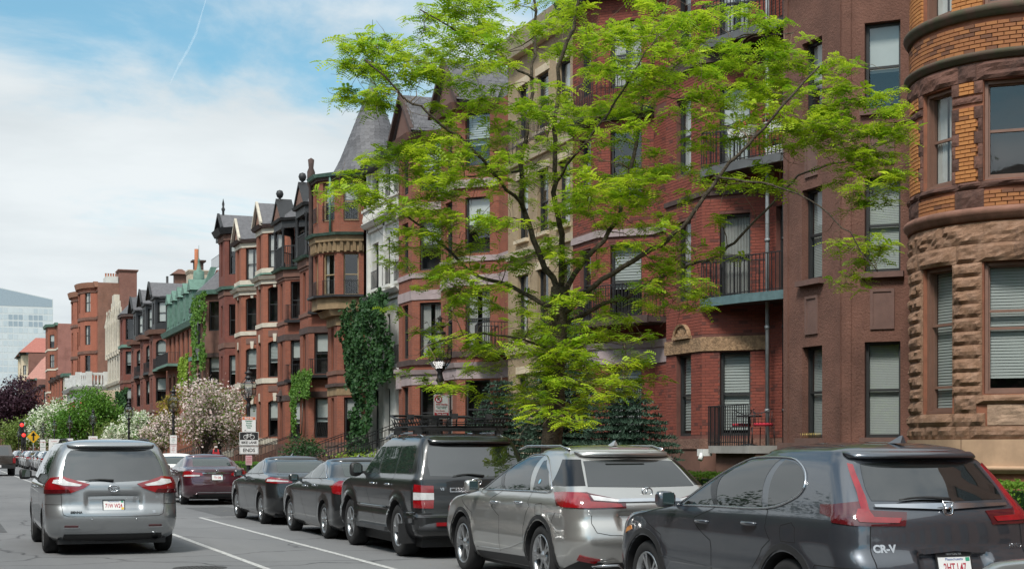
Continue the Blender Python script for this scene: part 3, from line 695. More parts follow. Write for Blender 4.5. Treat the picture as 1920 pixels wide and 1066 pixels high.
    stone(15.5, 31, 6.03, 6.37, **D_); stone(-34, -12, 6.03, 6.37, **D_); stone(66, 82, 6.03, 6.37, **D_)
    nq = 8; dq = 1.83 / nq
    for i in range(nq):
        z = 6.515 + i * dq; long = i % 2 == 1
        if i == 6:
            for s0, s1 in ((13.9, 30.2), (-30, -8.9), (66.3, 82.6)): stone(s0, s1, z + dq * .3, z + dq * .85, drop=1, **D_)
            continue
        for e, sg in ((13.6, 1), (30.4, -1), (-8.6, -1), (66.2, 1), (82.8, -1)):
            w = 4.4 if long else 2.4
            a, b_ = (e, e + w) if sg > 0 else (e - w, e); stone(a, b_, z, z + dq, drop=1, **D_)
    # mouldings
    def mould(z0, z1, out, m, name='moulding'):
        prof = [(RR - .05, z0), (RR + out * .35, z0), (RR + out * .45, z0 + (z1 - z0) * .25), (RR + out * .8, z0 + (z1 - z0) * .4), (RR + out, z0 + (z1 - z0) * .62), (RR + out * .97, z0 + (z1 - z0) * .85), (RR + out * .6, z1), (RR - .05, z1 + .01)]
        b = MB(); k = 44
        for i in range(k):
            a, c = P0 + (P1 - P0) * i / k, P0 + (P1 - P0) * (i + 1) / k
            for (ra, za), (rb, zb) in zip(prof, prof[1:]): b.face([pt(a, ra, za), pt(c, ra, za), pt(c, rb, zb), pt(a, rb, zb)], smooth=True)
        b.build(name, m, h, weld=True)
    mould(5.79, 6.02, .12, M_MOULD2); mould(8.70, 8.86, .11, M_MOULD); mould(9.48, 9.69, .12, M_MOULD); mould(1.17, 1.31, .13, M_PINK)
    for a, b_ in zip([-60, -20, 20, 64], [-20, 20, 64, 108]):
        b = MB(); k = 8
        for i in range(k):
            q0, q1 = a + .15 + (b_ - a - .3) * i / k, a + .15 + (b_ - a - .3) * (i + 1) / k
            b.face([pt(q0, RR + .05, 1.30), pt(q1, RR + .05, 1.30), pt(q1, RR + .05, 1.795), pt(q0, RR + .05, 1.795)], smooth=True); b.face([pt(q0, RR + .05, 1.795), pt(q1, RR + .05, 1.795), pt(q1, RR - .1, 1.797), pt(q0, RR - .1, 1.797)])
        b.build('plinth_stone', M_PINK, h)
    # bricks
    todo = []
    def bricks(a0, a1, z0, z1, m):
        L = .205; da = math.degrees(L / RR); ga = math.degrees(.008 / RR); z = z0; row = 0
        while z + .066 <= z1 + .001:
            a = a0 - (da / 2 if row % 2 else 0)
            while a < a1:
                s, e = max(a, a0), min(a + da, a1)
                if e - s > da * .15: todo.append((s, e, z, m))
                a += da + ga
            z += .0745; row += 1
    bricks(-40, 90, 8.87, 9.44, M_ORD)
    
    for i in range(nq):
        z = 6.515 + i * dq; lg = i % 2 == 1
        if i == 6: bricks(13.9, 30.1, z + dq * .86, z + dq * 1.0, M_ORB); continue
        bricks(18.1 if lg else 16.1, 25.9 if lg else 27.9, z + .004, z + dq, M_ORB); bricks(-30, -13.2 if lg else -11.2, z + .004, z + dq, M_ORB)
    bricks(-12, 15.5, 6.03, 6.37, M_ORD); bricks(31, 66, 6.03, 6.37, M_ORD); bricks(13.8, 30.2, 9.70, 10.4, M_ORB); bricks(-30, -8.8, 9.7, 10.4, M_ORB)
    full = [q for q in todo if q[1] - q[0] > math.degrees(.2 / RR)]; rest = [q for q in todo if q not in full]; rest += full[300:]; full = full[:300]
    e = .004; bm_ = MB(); w = .2035 / 2; bm_.poly([(-w, .02, 0), (w, .02, 0), (w, .02, .066), (-w, .02, .066), (-w + e, -.022, e), (w - e, -.022, e), (w - e, -.022, .066 - e), (-w + e, -.022, .066 - e)], [(4, 5, 6, 7), (0, 1, 5, 4), (1, 2, 6, 5), (2, 3, 7, 6), (3, 0, 4, 7)])
    me = {m: bm_.mesh('brick', m) for m in (M_ORB, M_ORD)}
    for (s, t, z, m) in full:
        c = (s + t) / 2; link('brick', me[m], h, pt(c, RR - .01, z), R(c) - R(90))
    for m in (M_ORB, M_ORD):
        V, F, T = [], [], []
        for (s, t, z, mm) in rest:
            if mm is not m: continue
            k = len(V); r1 = RR + .012; q = .1
            V += [pt(s, RR - .03, z), pt(t, RR - .03, z), pt(t, RR - .03, z + .066), pt(s, RR - .03, z + .066), pt(s + q, r1, z + e), pt(t - q, r1, z + e), pt(t - q, r1, z + .066 - e), pt(s + q, r1, z + .066 - e)]
            F += [(k + 4, k + 5, k + 6, k + 7), (k, k + 1, k + 5, k + 4), (k + 1, k + 2, k + 6, k + 5), (k + 2, k + 3, k + 7, k + 6), (k + 3, k, k + 4, k + 7)]; T += [random.random()] * 5
        if F:
            mm = bpy.data.meshes.new('brickwork'); mm.from_pydata(V, [], F); mm.materials.append(m); mm.attributes.new('tone', 'FLOAT', 'FACE').data.foreach_set('value', T); tag(link('brickwork', mm, h), kind='stuff')
    # body of the house behind the round bay
    b = MB(); b.face([(XM + .7, 17, 0), (XM + .7, 26.15, 0), (XM + .7, 26.15, 12.5), (XM + .7, 17, 12.5)][::-1], 0, [(0, 0), (9, 0), (9, 12.5), (0, 12.5)])
    b.face([(XM + .7, 26.15, 0), (30, 26.15, 0), (30, 26.15, 12.5), (XM + .7, 26.15, 12.5)], 0, [(0, 0), (9, 0), (9, 12.5), (0, 12.5)]); b.face([(30, 26.15, 0), (30, 17, 0), (30, 17, 12.5), (30, 26.15, 12.5)], 0, [(0, 0)] * 4)
    b.face([(30, 17, 0), (XM + .7, 17, 0), (XM + .7, 17, 12.5), (30, 17, 12.5)], 0, [(0, 0)] * 4); b.face([(XM + .7, 17, 12.5), (30, 17, 12.5), (30, 26.15, 12.5), (XM + .7, 26.15, 12.5)], 0, [(0, 0)] * 4)
    b.build('rear_body', M_BR[3], h, recalc=False)
    t = MB(); t.tube([pt(-62, RR + .02, 0.1), pt(-62, RR + .02, 12.4)], .05, 8); t.build('downpipe', M_IRON, h, recalc=False)
build_tower()
# ------------------------------------------------------------------ the row houses, near to far
FILLS = [('shade', .45), None, ('shade', .3), ('blind', .6, .08), ('curtain', .55), ('shade', .55), None, ('curtain', .8)]
_fi = [0]
def nextfill():
    _fi[0] += 3; return FILLS[_fi[0] % len(FILLS)]
def ops_for(levels, segs=(1, 2), w=(.9, .75), frame=M_DARKF, **k):
    """levels: (z, h, extra dict)"""
    out = []
    for lv in levels:
        z, hh = lv[0], lv[1]; ex = lv[2] if len(lv) > 2 else {}
        for i, s in enumerate(segs):
            st = dict(frame=frame, fill=nextfill(), **k); st.update({a: b for a, b in ex.items() if a not in ('arch', 'w', 'only')})
            if ex.get('only') is not None and s not in ex['only']: continue
            out.append(dict(seg=s, s=.5, w=ex.get('w', w)[i], z=z, h=hh, st=st, arch=ex.get('arch')))
    return out
LAB = 'house'
def balcony(h, pts, z, m_edge, hgt=.95, thick=.16, rail=True, edge_out=.06, name='balcony', step=.115):
    """slab over a plan polygon (first and last points on the wall), with an iron railing on its free edges"""
    s = MB(); s.prism(pts if sum((pts[i][0] * pts[(i + 1) % len(pts)][1] - pts[(i + 1) % len(pts)][0] * pts[i][1]) for i in range(len(pts))) > 0 else pts[::-1], z - thick, z); o = s.build(name, M_DSTONE, h)
    fr = pts[1:-1] if len(pts) > 4 else pts
    e = MB()
    for a, b in zip(fr, fr[1:]):
        e.extrude([(a[0], a[1], z - thick - .02), (b[0], b[1], z - thick - .02), (b[0], b[1], z + .03), (a[0], a[1], z + .03)], (-edge_out, -edge_out * .4, 0))
    e.build('balcony_edge', m_edge, h)
    if rail: railing(h, pts, z, hgt, step)
# --- brown stucco house
def house_stucco():
    M_ST = mat('brown_stucco', (0.175, 0.083, 0.060), .95, 0, .28, 1.6, .9, 22, .03, stain=.55)
    M_PAN = mat('brown_panel_stone', (0.16, 0.092, 0.076), .9, 0, .25, 3, .5, 20, .012)
    yc = 27.6; wf = 2.35; y0, y1 = 26.2, 31.0; path = bay_path(yc, wf, y0, y1); path[0] = (XM, 26.2)
    h = wthing('rowhouse', 'dark brown stucco house with tall sash windows and small square panels', 'house', (XM, 28.5, 0))
    L = [(1.86, 2.0, dict(fill=('blind', .97, .035))), (5.31, 2.0, dict(fill=('blind', .95, .035))), (8.71, 1.83, dict(fill=('shade', .55)))]
    ops = ops_for(L, w=(.74, .82), sill=M_PAN); facade(h, path, 0, 12.6, ops, M_ST, rev=.24)
    mass(h, y0, y1, 12.6); bay_top(h, path, 12.6, M_SLATE)
    # raised corner strips, framed panels between the storeys
    for i in (1, 2):
        a, d, Ls = seg_info(path, i); n = Vector((-d.y, d.x))
        for zz in (4.18, 7.62):
            c = a + d * (Ls * .5); pw, ph = .19, .36
            def Q(s, z, o): return (c.x + d.x * s + n.x * o, c.y + d.y * s + n.y * o, z)
            f = MB(); z0 = zz; z1 = zz + 2 * ph
            for (s0, s1, q0, q1) in ((-pw - .06, -pw, z0 - .06, z1 + .06), (pw, pw + .06, z0 - .06, z1 + .06), (-pw, pw, z1, z1 + .06), (-pw, pw, z0 - .06, z0)):
                f.extrude([Q(s0, q0, .035), Q(s1, q0, .035), Q(s1, q1, .035), Q(s0, q1, .035)], tuple(-n * .06) + (0,))
            f.extrude([Q(-pw, z0, .012), Q(pw, z0, .012), Q(pw, z1, .012), Q(-pw, z1, .012)], tuple(-n * .03) + (0,)); f.build('panel', M_PAN, h)
        for s0, s1 in ((0.02, .2), (Ls - .2, Ls - .02)):
            f = MB(); p, q = a + d * s0, a + d * s1
            f.extrude([(p.x + n.x * .03, p.y + n.y * .03, 1.75), (q.x + n.x * .03, q.y + n.y * .03, 1.75), (q.x + n.x * .03, q.y + n.y * .03, 12.5), (p.x + n.x * .03, p.y + n.y * .03, 12.5)], tuple(-n * .06) + (0,)); f.build('pilaster', M_ST, h)
    band(h, path, 1.60, 1.76, .14, M_PAN, 'plinth_ledge'); band(h, path, 0, 1.6, .08, M_ST, 'plinth')
    band(h, path[1:5], 8.40, 8.62, .05, M_ST); band(h, path, 12.3, 12.7, .35, M_BLACKW, 'cornice', top=.15)
    # pigeon spikes on the ground-floor sill
    sp = MB(); a, d, Ls = seg_info(path, 2); n = Vector((-d.y, d.x))
    for i in range(26):
        p = a + d * (Ls * .5 - .38 + i * .03) + n * (.02 + .04 * (i % 2)); sp.tube([(p.x, p.y, 1.85), (p.x + .01 * (i % 3 - 1), p.y, 1.97)], .003, 3)
    sp.build('bird_spikes', mat('brass_spike', (.5, .38, .12), .4, .8), h, recalc=False)
house_stucco()
# --- dark red brick house with balconies
M_REDP = brick_piece_mat('red_face_brick', (0.225, 0.062, 0.042), (0.18, 0.052, 0.038), (0.11, 0.040, 0.032), .10)
M_MORTR = mat('dark_red_mortar', (0.15, 0.062, 0.048), .95, 0, .3, 4)
def house_balconies():
    yc = 33.9; wf = 2.0; y0, y1 = 31.0, 37.2; path = bay_path(yc, wf, y0, y1)
    h = wthing('rowhouse', 'dark red brick house with iron balconies and a carved sandstone band', 'house', (XM, 34, 0))
    L = [(1.95, 2.08, dict(fill=('blind', .93, .07))), (5.40, 2.05, dict(fill=('curtain', 1.0))), (8.65, 1.95, dict(fill=('shade', .95))), (11.75, 1.9, {})]
    ops = ops_for(L, w=(.78, .82)); ops.append(dict(seg=0, s=.55, w=.8, z=5.3, h=2.2, st=dict(fill=None)))
    facade(h, path, 0, 14.5, ops, M_MORTR, rev=.2); mass(h, y0, y1, 14.5); bay_top(h, path, 14.5, M_SLATE)
    zn = []
    for i in (1, 2): zn += [(i, -1, 9, 4.05, 4.42), (i, -1, 9, 0, 1.9), (i, -1, 9, 11.2, 11.55), (i, -1, 9, 7.9, 8.02)]
    brick_skin(h, path, (0, 1, 2), 1.9, 14.4, ops, M_REDP, zn, 300, pick=lambda i, z: i in (1, 2) and z < 6.5)
    band(h, path[1:5], 4.06, 4.41, .05, mat('carved_sandstone', (0.40, 0.25, 0.14), .9, 0, .5, 9, 1.0, 16, .05, stain=.4), 'carved_band')
    band(h, path, 1.62, 1.88, .10, mat('rough_brown_ledge', (0.21, 0.115, 0.085), .95, 0, .3, 4, .9, 18, .04), 'plinth_ledge'); band(h, path, .55, 1.62, .07, M_BROWNST, 'plinth'); band(h, path, 0, .55, .12, mat('rough_brown_ledge', (0.21, 0.115, 0.085)), 'plinth_base', inn=.05)
    band(h, path[1:5], 7.92, 8.04, .06, M_DSTONE); band(h, path[1:5], 11.22, 11.5, .12, M_DSTONE, 'string_course'); band(h, path, 14.2, 14.6, .4, M_BLACKW, 'cornice', top=.15)
    # fan pediment above the street-side window
    a, d, Ls = seg_info(path, 2); n = Vector((-d.y, d.x)); c = a + d * (Ls * .5); f = MB(); k = 12; zb = 4.45
    arc = [(.42 * math.cos(math.pi * i / k), .36 * math.sin(math.pi * i / k)) for i in range(k + 1)]
    def Q(s, z, o): return (c.x + d.x * s + n.x * o, c.y + d.y * s + n.y * o, zb + z)
    for i in range(k):
        (x0, z0), (x1, z1) = arc[i], arc[i + 1]; o0 = .05 + .02 * (i % 2)
        f.face([Q(0, 0.02, .06), Q(x0 * .85, z0 * .85, o0), Q(x1 * .85, z1 * .85, .05 + .02 * ((i + 1) % 2))])
        f.extrude([Q(x0 * .86, z0 * .86, .10), Q(x1 * .86, z1 * .86, .10), Q(x1, z1, .12), Q(x0, z0, .12)], tuple(-n * .12) + (0,))
    f.extrude([Q(-.46, -.03, .12), Q(.46, -.03, .12), Q(.46, .04, .12), Q(-.46, .04, .12)], tuple(-n * .13) + (0,)); f.build('fan_pediment', mat('carved_sandstone', (.4, .25, .14)), h)
    # balconies in the angle of the bay
    corner = [(XM, 31.02), (18.55, 31.05), (18.1, 32.3), (17.76, 33.75), (17.79, 33.9), (XM, 32.7)]
    M_TEAL = mat('blue_green_copper', (0.10, 0.17, 0.18), .7, 0, .3, 5)
    for z, me_ in ((5.32, M_TEAL), (8.55, mat('grey_edge', (.11, .115, .12), .7)), (11.7, mat('grey_edge', (.11, .115, .12), .7))):
        balcony(h, corner, z, me_)
    for (x, y, m, r) in ((18.62, 32.1, M_GREYP, .05), (18.9, 31.35, M_IRON, .03), (18.85, 31.75, M_IRON, .025)):
        t = MB(); t.tube([(x, y, .2), (x, y, 14.3)], r, 8); 
        for z in (2.5, 4.5, 6.6, 8.3, 10.2): t.tube([(x, y, z), (x, y, z + .08)], r + .015, 8)
        t.build('downpipe', m, h, recalc=False)
    # ground-floor landing with iron fence
    lp = [(XM, 31.02), (17.5, 31.02), (17.45, 32.9), (18.1, 33.5), (XM, 32.7)]
    s = MB(); s.prism(lp, 1.52, 1.70); s.build('landing', M_CONC, h); b = MB(); b.prism([(XM, 31.05), (17.7, 31.05), (17.6, 32.8), (18.2, 33.3), (XM, 32.6)], 0, 1.52); b.build('landing_wall', M_BROWNST, h)
    railing(h, [(17.5, 31.05), (17.45, 32.9), (18.05, 33.45)], 1.7, .95, .10)
    sw = MB(); sw.box((17.35, 33.0, 1.45), (17.6, 33.3, 1.62)); sw.tube([(17.38, 33.1, 1.5), (17.3, 33.05, 1.35)], .06, 8, smooth=True); sw.build('security_light', M_WHITE, h)
    return h
house_balconies()
def bistro(loc, rz, lab):
    c = thing('garden_chair', lab, 'chair', loc, rz, 'iron chairs on the ground-floor landing')
    for sx in (-.2, .2):
        for sy in (-.2, .2): b = MB(); b.tube([(sx, sy, 0), (sx * .9, sy * .9, .44)], .012, 5); b.build('leg', M_IRON, c, recalc=False)
    b = MB(); b.lathe([(.001, .46), (.22, .46), (.24, .49), (.22, .53), (.001, .54)], 14); b.build('cushion', mat('red_cushion', (.42, .02, .04), .9), c)
    b = MB(); b.tube([(.24 * math.cos(a), .24 * math.sin(a), .80 + .06 * math.cos(a * 2)) for a in [math.pi * (i / 12) for i in range(13)]], .012, 5)
    for i in range(9): a = math.pi * (i / 8); b.tube([(.22 * math.cos(a), .22 * math.sin(a), .45), (.24 * math.cos(a), .24 * math.sin(a), .8)], .007, 4)
    b.build('backrest', M_IRON, c, recalc=False)
bistro((18.05, 32.35, 1.70), R(-60), 'iron bistro chair with red cushion beside the brick bay window'); bistro((18.1, 31.4, 1.70), R(120), 'iron bistro chair with red cushion against the brown stucco house')
tb = thing('bistro_table', 'small round iron table between the red-cushioned chairs', 'table', (18.0, 31.9, 1.70))
b = MB(); b.lathe([(.001, .68), (.3, .68), (.31, .7), (.3, .72), (.001, .72)], 18); b.build('table_top', M_IRON, tb); b = MB(); b.tube([(0, 0, .02), (0, 0, .68)], .02, 6); b.lathe([(.2, 0), (.2, .02), (.02, .06)], 12); b.build('pedestal', M_IRON, tb, recalc=False)
def flower_box(loc, rz, lab):
    t = thing('flower_box', lab, 'flower box', loc, rz, 'white flower boxes on the upper balcony'); b = MB()
    b.frustum([(-.34, -.1), (.34, -.1), (.34, .1), (-.34, .1)], 0, [(-.4, -.13), (.4, -.13), (.4, .13), (-.4, .13)], .24); b.build('box', M_WHITE, t)
    rr = random.Random(str(loc)); V, F, T = [], [], []
    q = MB(); q2 = MB()
    for i in range(70):
        p = Vector((rr.uniform(-.36, .36), rr.uniform(-.12, .12), .26 + rr.uniform(0, .16))); a = Vector((rr.uniform(-1, 1), rr.uniform(-1, 1), rr.uniform(.2, 1))).normalized(); u = a.orthogonal().normalized() * .035; v = a.cross(u)
        (q if i % 3 else q2).face([p - u - v, p + u - v, p + u + v, p - u + v])
    q.build('leaves', mat('box_leaf', (.05, .12, .03), .7), t, recalc=False); q2.build('blossoms', mat('red_blossom', (.5, .03, .05), .7), t, recalc=False)
flower_box((18.05, 32.3, 9.1), R(-75), 'white flower box with red blossoms on upper balcony rail, middle one'); flower_box((18.45, 31.35, 9.1), R(-75), 'white flower box with red blossoms nearest the brown stucco house'); flower_box((18.62, 31.5, 8.56), R(-75), 'white flower box standing on the upper balcony floor')
# --- red brick house with lavender stone bands
def house_lavender():
    yc = 40.3; wf = 1.9; y0, y1 = 37.2, 43.6; path = bay_path(yc, wf, y0, y1)
    h = wthing('rowhouse', 'red brick house with lavender stone bands, shuttered window and copper bay cornice', 'house', (XM, 40.4, 0))
    ops = ops_for([(1.9, 2.1, dict(fill=('blind', 1, .09), guard=1.6)), (5.4, 2.1, dict(guard=.9)), (8.8, 2.0, {}), (12.0, 1.9, {})], w=(.95, .8))
    facade(h, path, 0, 15, ops, M_MORTR); mass(h, y0, y1, 15)
    zn = [(i, -1, 9, a, b) for i in (0, 1, 2) for a, b in ((0, 1.85), (4.05, 4.72), (7.7, 7.95), (11.05, 11.3))]
    brick_skin(h, path, (0, 1, 2), 1.85, 14.6, ops, M_REDP, zn, 300, seed=4, pick=lambda i, z: i == 1 and z < 6)
    band(h, path, 4.06, 4.5, .03, M_LAV); band(h, path, 4.5, 4.7, .08, M_LAV, top=.06); band(h, path, 7.72, 7.92, .06, M_LAV); band(h, path, 1.5, 1.84, .1, M_BROWNST, 'plinth_ledge'); band(h, path, 0, 1.5, .07, M_BROWNST, 'plinth')
    band(h, path[1:5], 11.06, 11.2, .12, M_DSTONE); band(h, path[1:5], 11.2, 11.32, .3, M_COPPER, 'copper_cornice', top=.1); railing(h, offset_path(path[1:5], .22), 11.35, .95)
    band(h, path, 14.6, 15, .4, M_BLACKW, 'cornice', top=.15); bay_top(h, path, 15, M_SLATE)
    q = MB(); k = 0
    for i in range(14):
        w = .30 if i % 2 else .2; z = .9 + i * .28; q.box((XM - .05, 37.22, z), (XM + .1, 37.22 + w, z + .26))
    q.build('quoins', M_LAV, h); t = MB(); t.tube([(18.85, 37.55, .2), (18.85, 37.55, 6.5), (18.87, 37.55, 14.6)], .06, 8); t.build('downpipe', mat('worn_green_grey_pipe', (.20, .25, .24), .5, .2, .5, 3, col2=(.22, .13, .07)), h, recalc=False)
    balcony(h, [(XM, 38.0), (18.3, 38.0), (17.75, 39.0), (17.5, 40.3), (17.5, 42.2), (17.8, 42.3), (17.8, 40.3), (XM, 39.1)], 5.3, M_DSTONE)
    stoop(h, 16.2, 18.9, 37.5, 38.8, 1.4, M_BROWNST, 7)
house_lavender()
# --- cream brick house, flat fronted
def house_cream():
    y0, y1 = 43.6, 50.2; xm = 18.7; path = [(xm, y0), (xm, y1)]
    h = wthing('rowhouse', 'cream brick flat-fronted house with stone cornice behind the big tree', 'house', (xm, 47, 0)); ops = []
    for z, hh in ((1.9, 2.3), (5.4, 2.2), (8.8, 2.1), (12.2, 1.9)):
        for s in (.22, .5, .78): ops.append(dict(seg=0, s=s, w=1.0, z=z, h=hh, st=dict(fill=nextfill(), sill=M_CREAMS, lintel=M_CREAMS)))
    facade(h, path, 0, 15.6, ops, M_CREAMB); mass(h, y0, y1, 15.6, xm=xm, m=M_CREAMB)
    for z in (4.9, 8.2, 11.4): band(h, path, z, z + .25, .1, M_CREAMS, top=.05)
    band(h, path, 15.1, 15.7, .3, M_CREAMS, 'cornice', top=.25); band(h, path, 0, 1.5, .1, M_CREAMS, 'plinth')
    railing(h, [(xm, 45), (xm - .7, 45), (xm - .7, 49), (xm, 49)], 11.65, .9); g = MB(); g.tube([(xm - .62, 50.5 - .45, .1), (xm - .62, 50.05, 15)], .06, 6); 
    stoop(h, 15.4, xm - .05, 48.2, 49.8, 1.3, M_LIME, 8, False)
house_cream()
# --- a pair of red brick houses with slate cross gables and lavender stone lintels
def house_gabled(yc, y0, y1, lab, balc):
    wf = 1.9; path = bay_path(yc, wf, y0, y1); h = wthing('rowhouse', lab, 'house', (XM, (y0 + y1) / 2, 0), 'pair of slate-gabled brick houses')
    ops = ops_for([(2.0, 2.15, dict(guard=.75)), (5.3, 2.2, {}), (8.8, 2.05, {}), (12.0, 1.95, {})], w=(1.0, .85)); facade(h, path, 0, 14.3, ops, M_BR[1]); mass(h, y0, y1, 14.3)
    band(h, path, 4.2, 4.62, .03, M_LAV); band(h, path, 4.62, 4.8, .1, M_LAV, top=.06); band(h, path, 7.62, 8.0, .04, M_LAV); band(h, path, 5.0, 5.22, .08, M_DSTONE); band(h, path, 8.5, 8.7, .05, M_LAV); band(h, path[1:5], 11.2, 11.5, .1, M_LAV); band(h, path, 0, 1.7, .08, M_BROWNST, 'plinth')
    for s in (1, 2):      # scrolled bracket on the corner of the lintel band
        pass
    a = path[2]; q = MB(); q.box((a[0] - .12, a[1] + wf - .42, 4.1), (a[0] + .1, a[1] + wf + .02, 4.75)); q.box((a[0] - .2, a[1] + wf - .5, 4.75), (a[0] + .1, a[1] + wf + .1, 4.9)); q.build('corner_bracket', M_LAV, h)
    band(h, path[1:5], 14.1, 14.35, .18, M_BROWNST, 'cornice', top=.1); gable(h, yc - .5, yc + wf + .5, XB - .05, XM + 4, 14.35, 16.0, M_BR[0], M_SLATE, .2, M_DSTONE)
    hip_bay(h, path, 14.3, 15.2, M_SLATE)
    if balc: balcony(h, [(XM, y0 + .1), (18.1, y0 + .1), (17.85, y0 + .8), (18.2, yc - .9), (XM, yc - 1.2)], 5.2, M_IRON, .9)
    for i in range(6): pass
    stoop(h, 15.4, XM - .02, yc + wf + .9, yc + wf + 2.2, 1.4, M_BROWNST, 8, not balc)
house_gabled(53.2, 50.2, 56.2, 'red brick house with slate gable, lavender lintels and small curved iron balcony', True); house_gabled(58.9, 56.2, 62.3, 'red brick house with slate gable beside the white stone house', False)
# --- white stone house, flat fronted, ivy on its far side
def house_white():
    y0, y1 = 62.3, 68.2; xm = 18.55; path = [(xm, y0), (xm, y1)]; h = wthing('rowhouse', 'white carved stone house with balustrade, half covered in ivy', 'house', (xm, 65.2, 0)); ops = []
    for z, hh in ((1.7, 2.6), (5.3, 2.3), (8.9, 2.1), (12.4, 1.8)):
        for s in (.18, .5, .82): ops.append(dict(seg=0, s=s, w=1.05, z=z, h=hh, st=dict(fill=nextfill(), sill=M_WSTONE, guard=.8 if z > 5 else None)))
    facade(h, path, 0, 14.6, ops, M_WSTONE, rev=.28); mass(h, y0, y1, 14.6, xm=xm)
    for z in (4.75, 8.2, 11.55): band(h, path, z, z + .18, .12, M_WSTONE); band(h, path, z + .18, z + .34, .3, M_WSTONE, 'cornice', top=.15)
    for i in range(22): pass
    bl = MB()
    for i in range(30): bl.lathe([(.05, 11.95), (.09, 12.1), (.05, 12.3), (.05, 12.45)], 6, 0, (xm - .3, y0 + .2 + i * .19, 0))
    bl.box((xm - .4, y0 + .05, 12.45), (xm - .2, y1 - .05, 12.58)); bl.box((xm - .4, y0 + .05, 11.89), (xm - .2, y1 - .05, 11.96)); bl.build('balustrade', M_WSTONE, h)
    for i in range(3):
        pi = MB(); y = y0 + .12 + i * (y1 - y0 - .3) / 2; pi.box((xm - .12, y, 1.2), (xm + .1, y + .25, 14.5)); pi.build('pilaster', M_WSTONE, h)
    b = MB(); b.face([(xm - .1, y0, 14.6), (xm - .1, y1, 14.6), (xm + 3, y1, 18), (xm + 3, y0, 18)]); b.extrude([(xm - .1, y0 + .02, 14.6), (xm + 3, y0 + .02, 18), (xm + 3, y0 + .02, 14.6)], (0, .05, 0)); b.build('mansard_roof', M_SLATE, h)
    band(h, path, 14.3, 14.65, .35, M_BLACKW, 'cornice', top=.1); stoop(h, 14.8, xm - .02, 62.7, 64.3, 1.6, M_CONC, 8)
house_white()
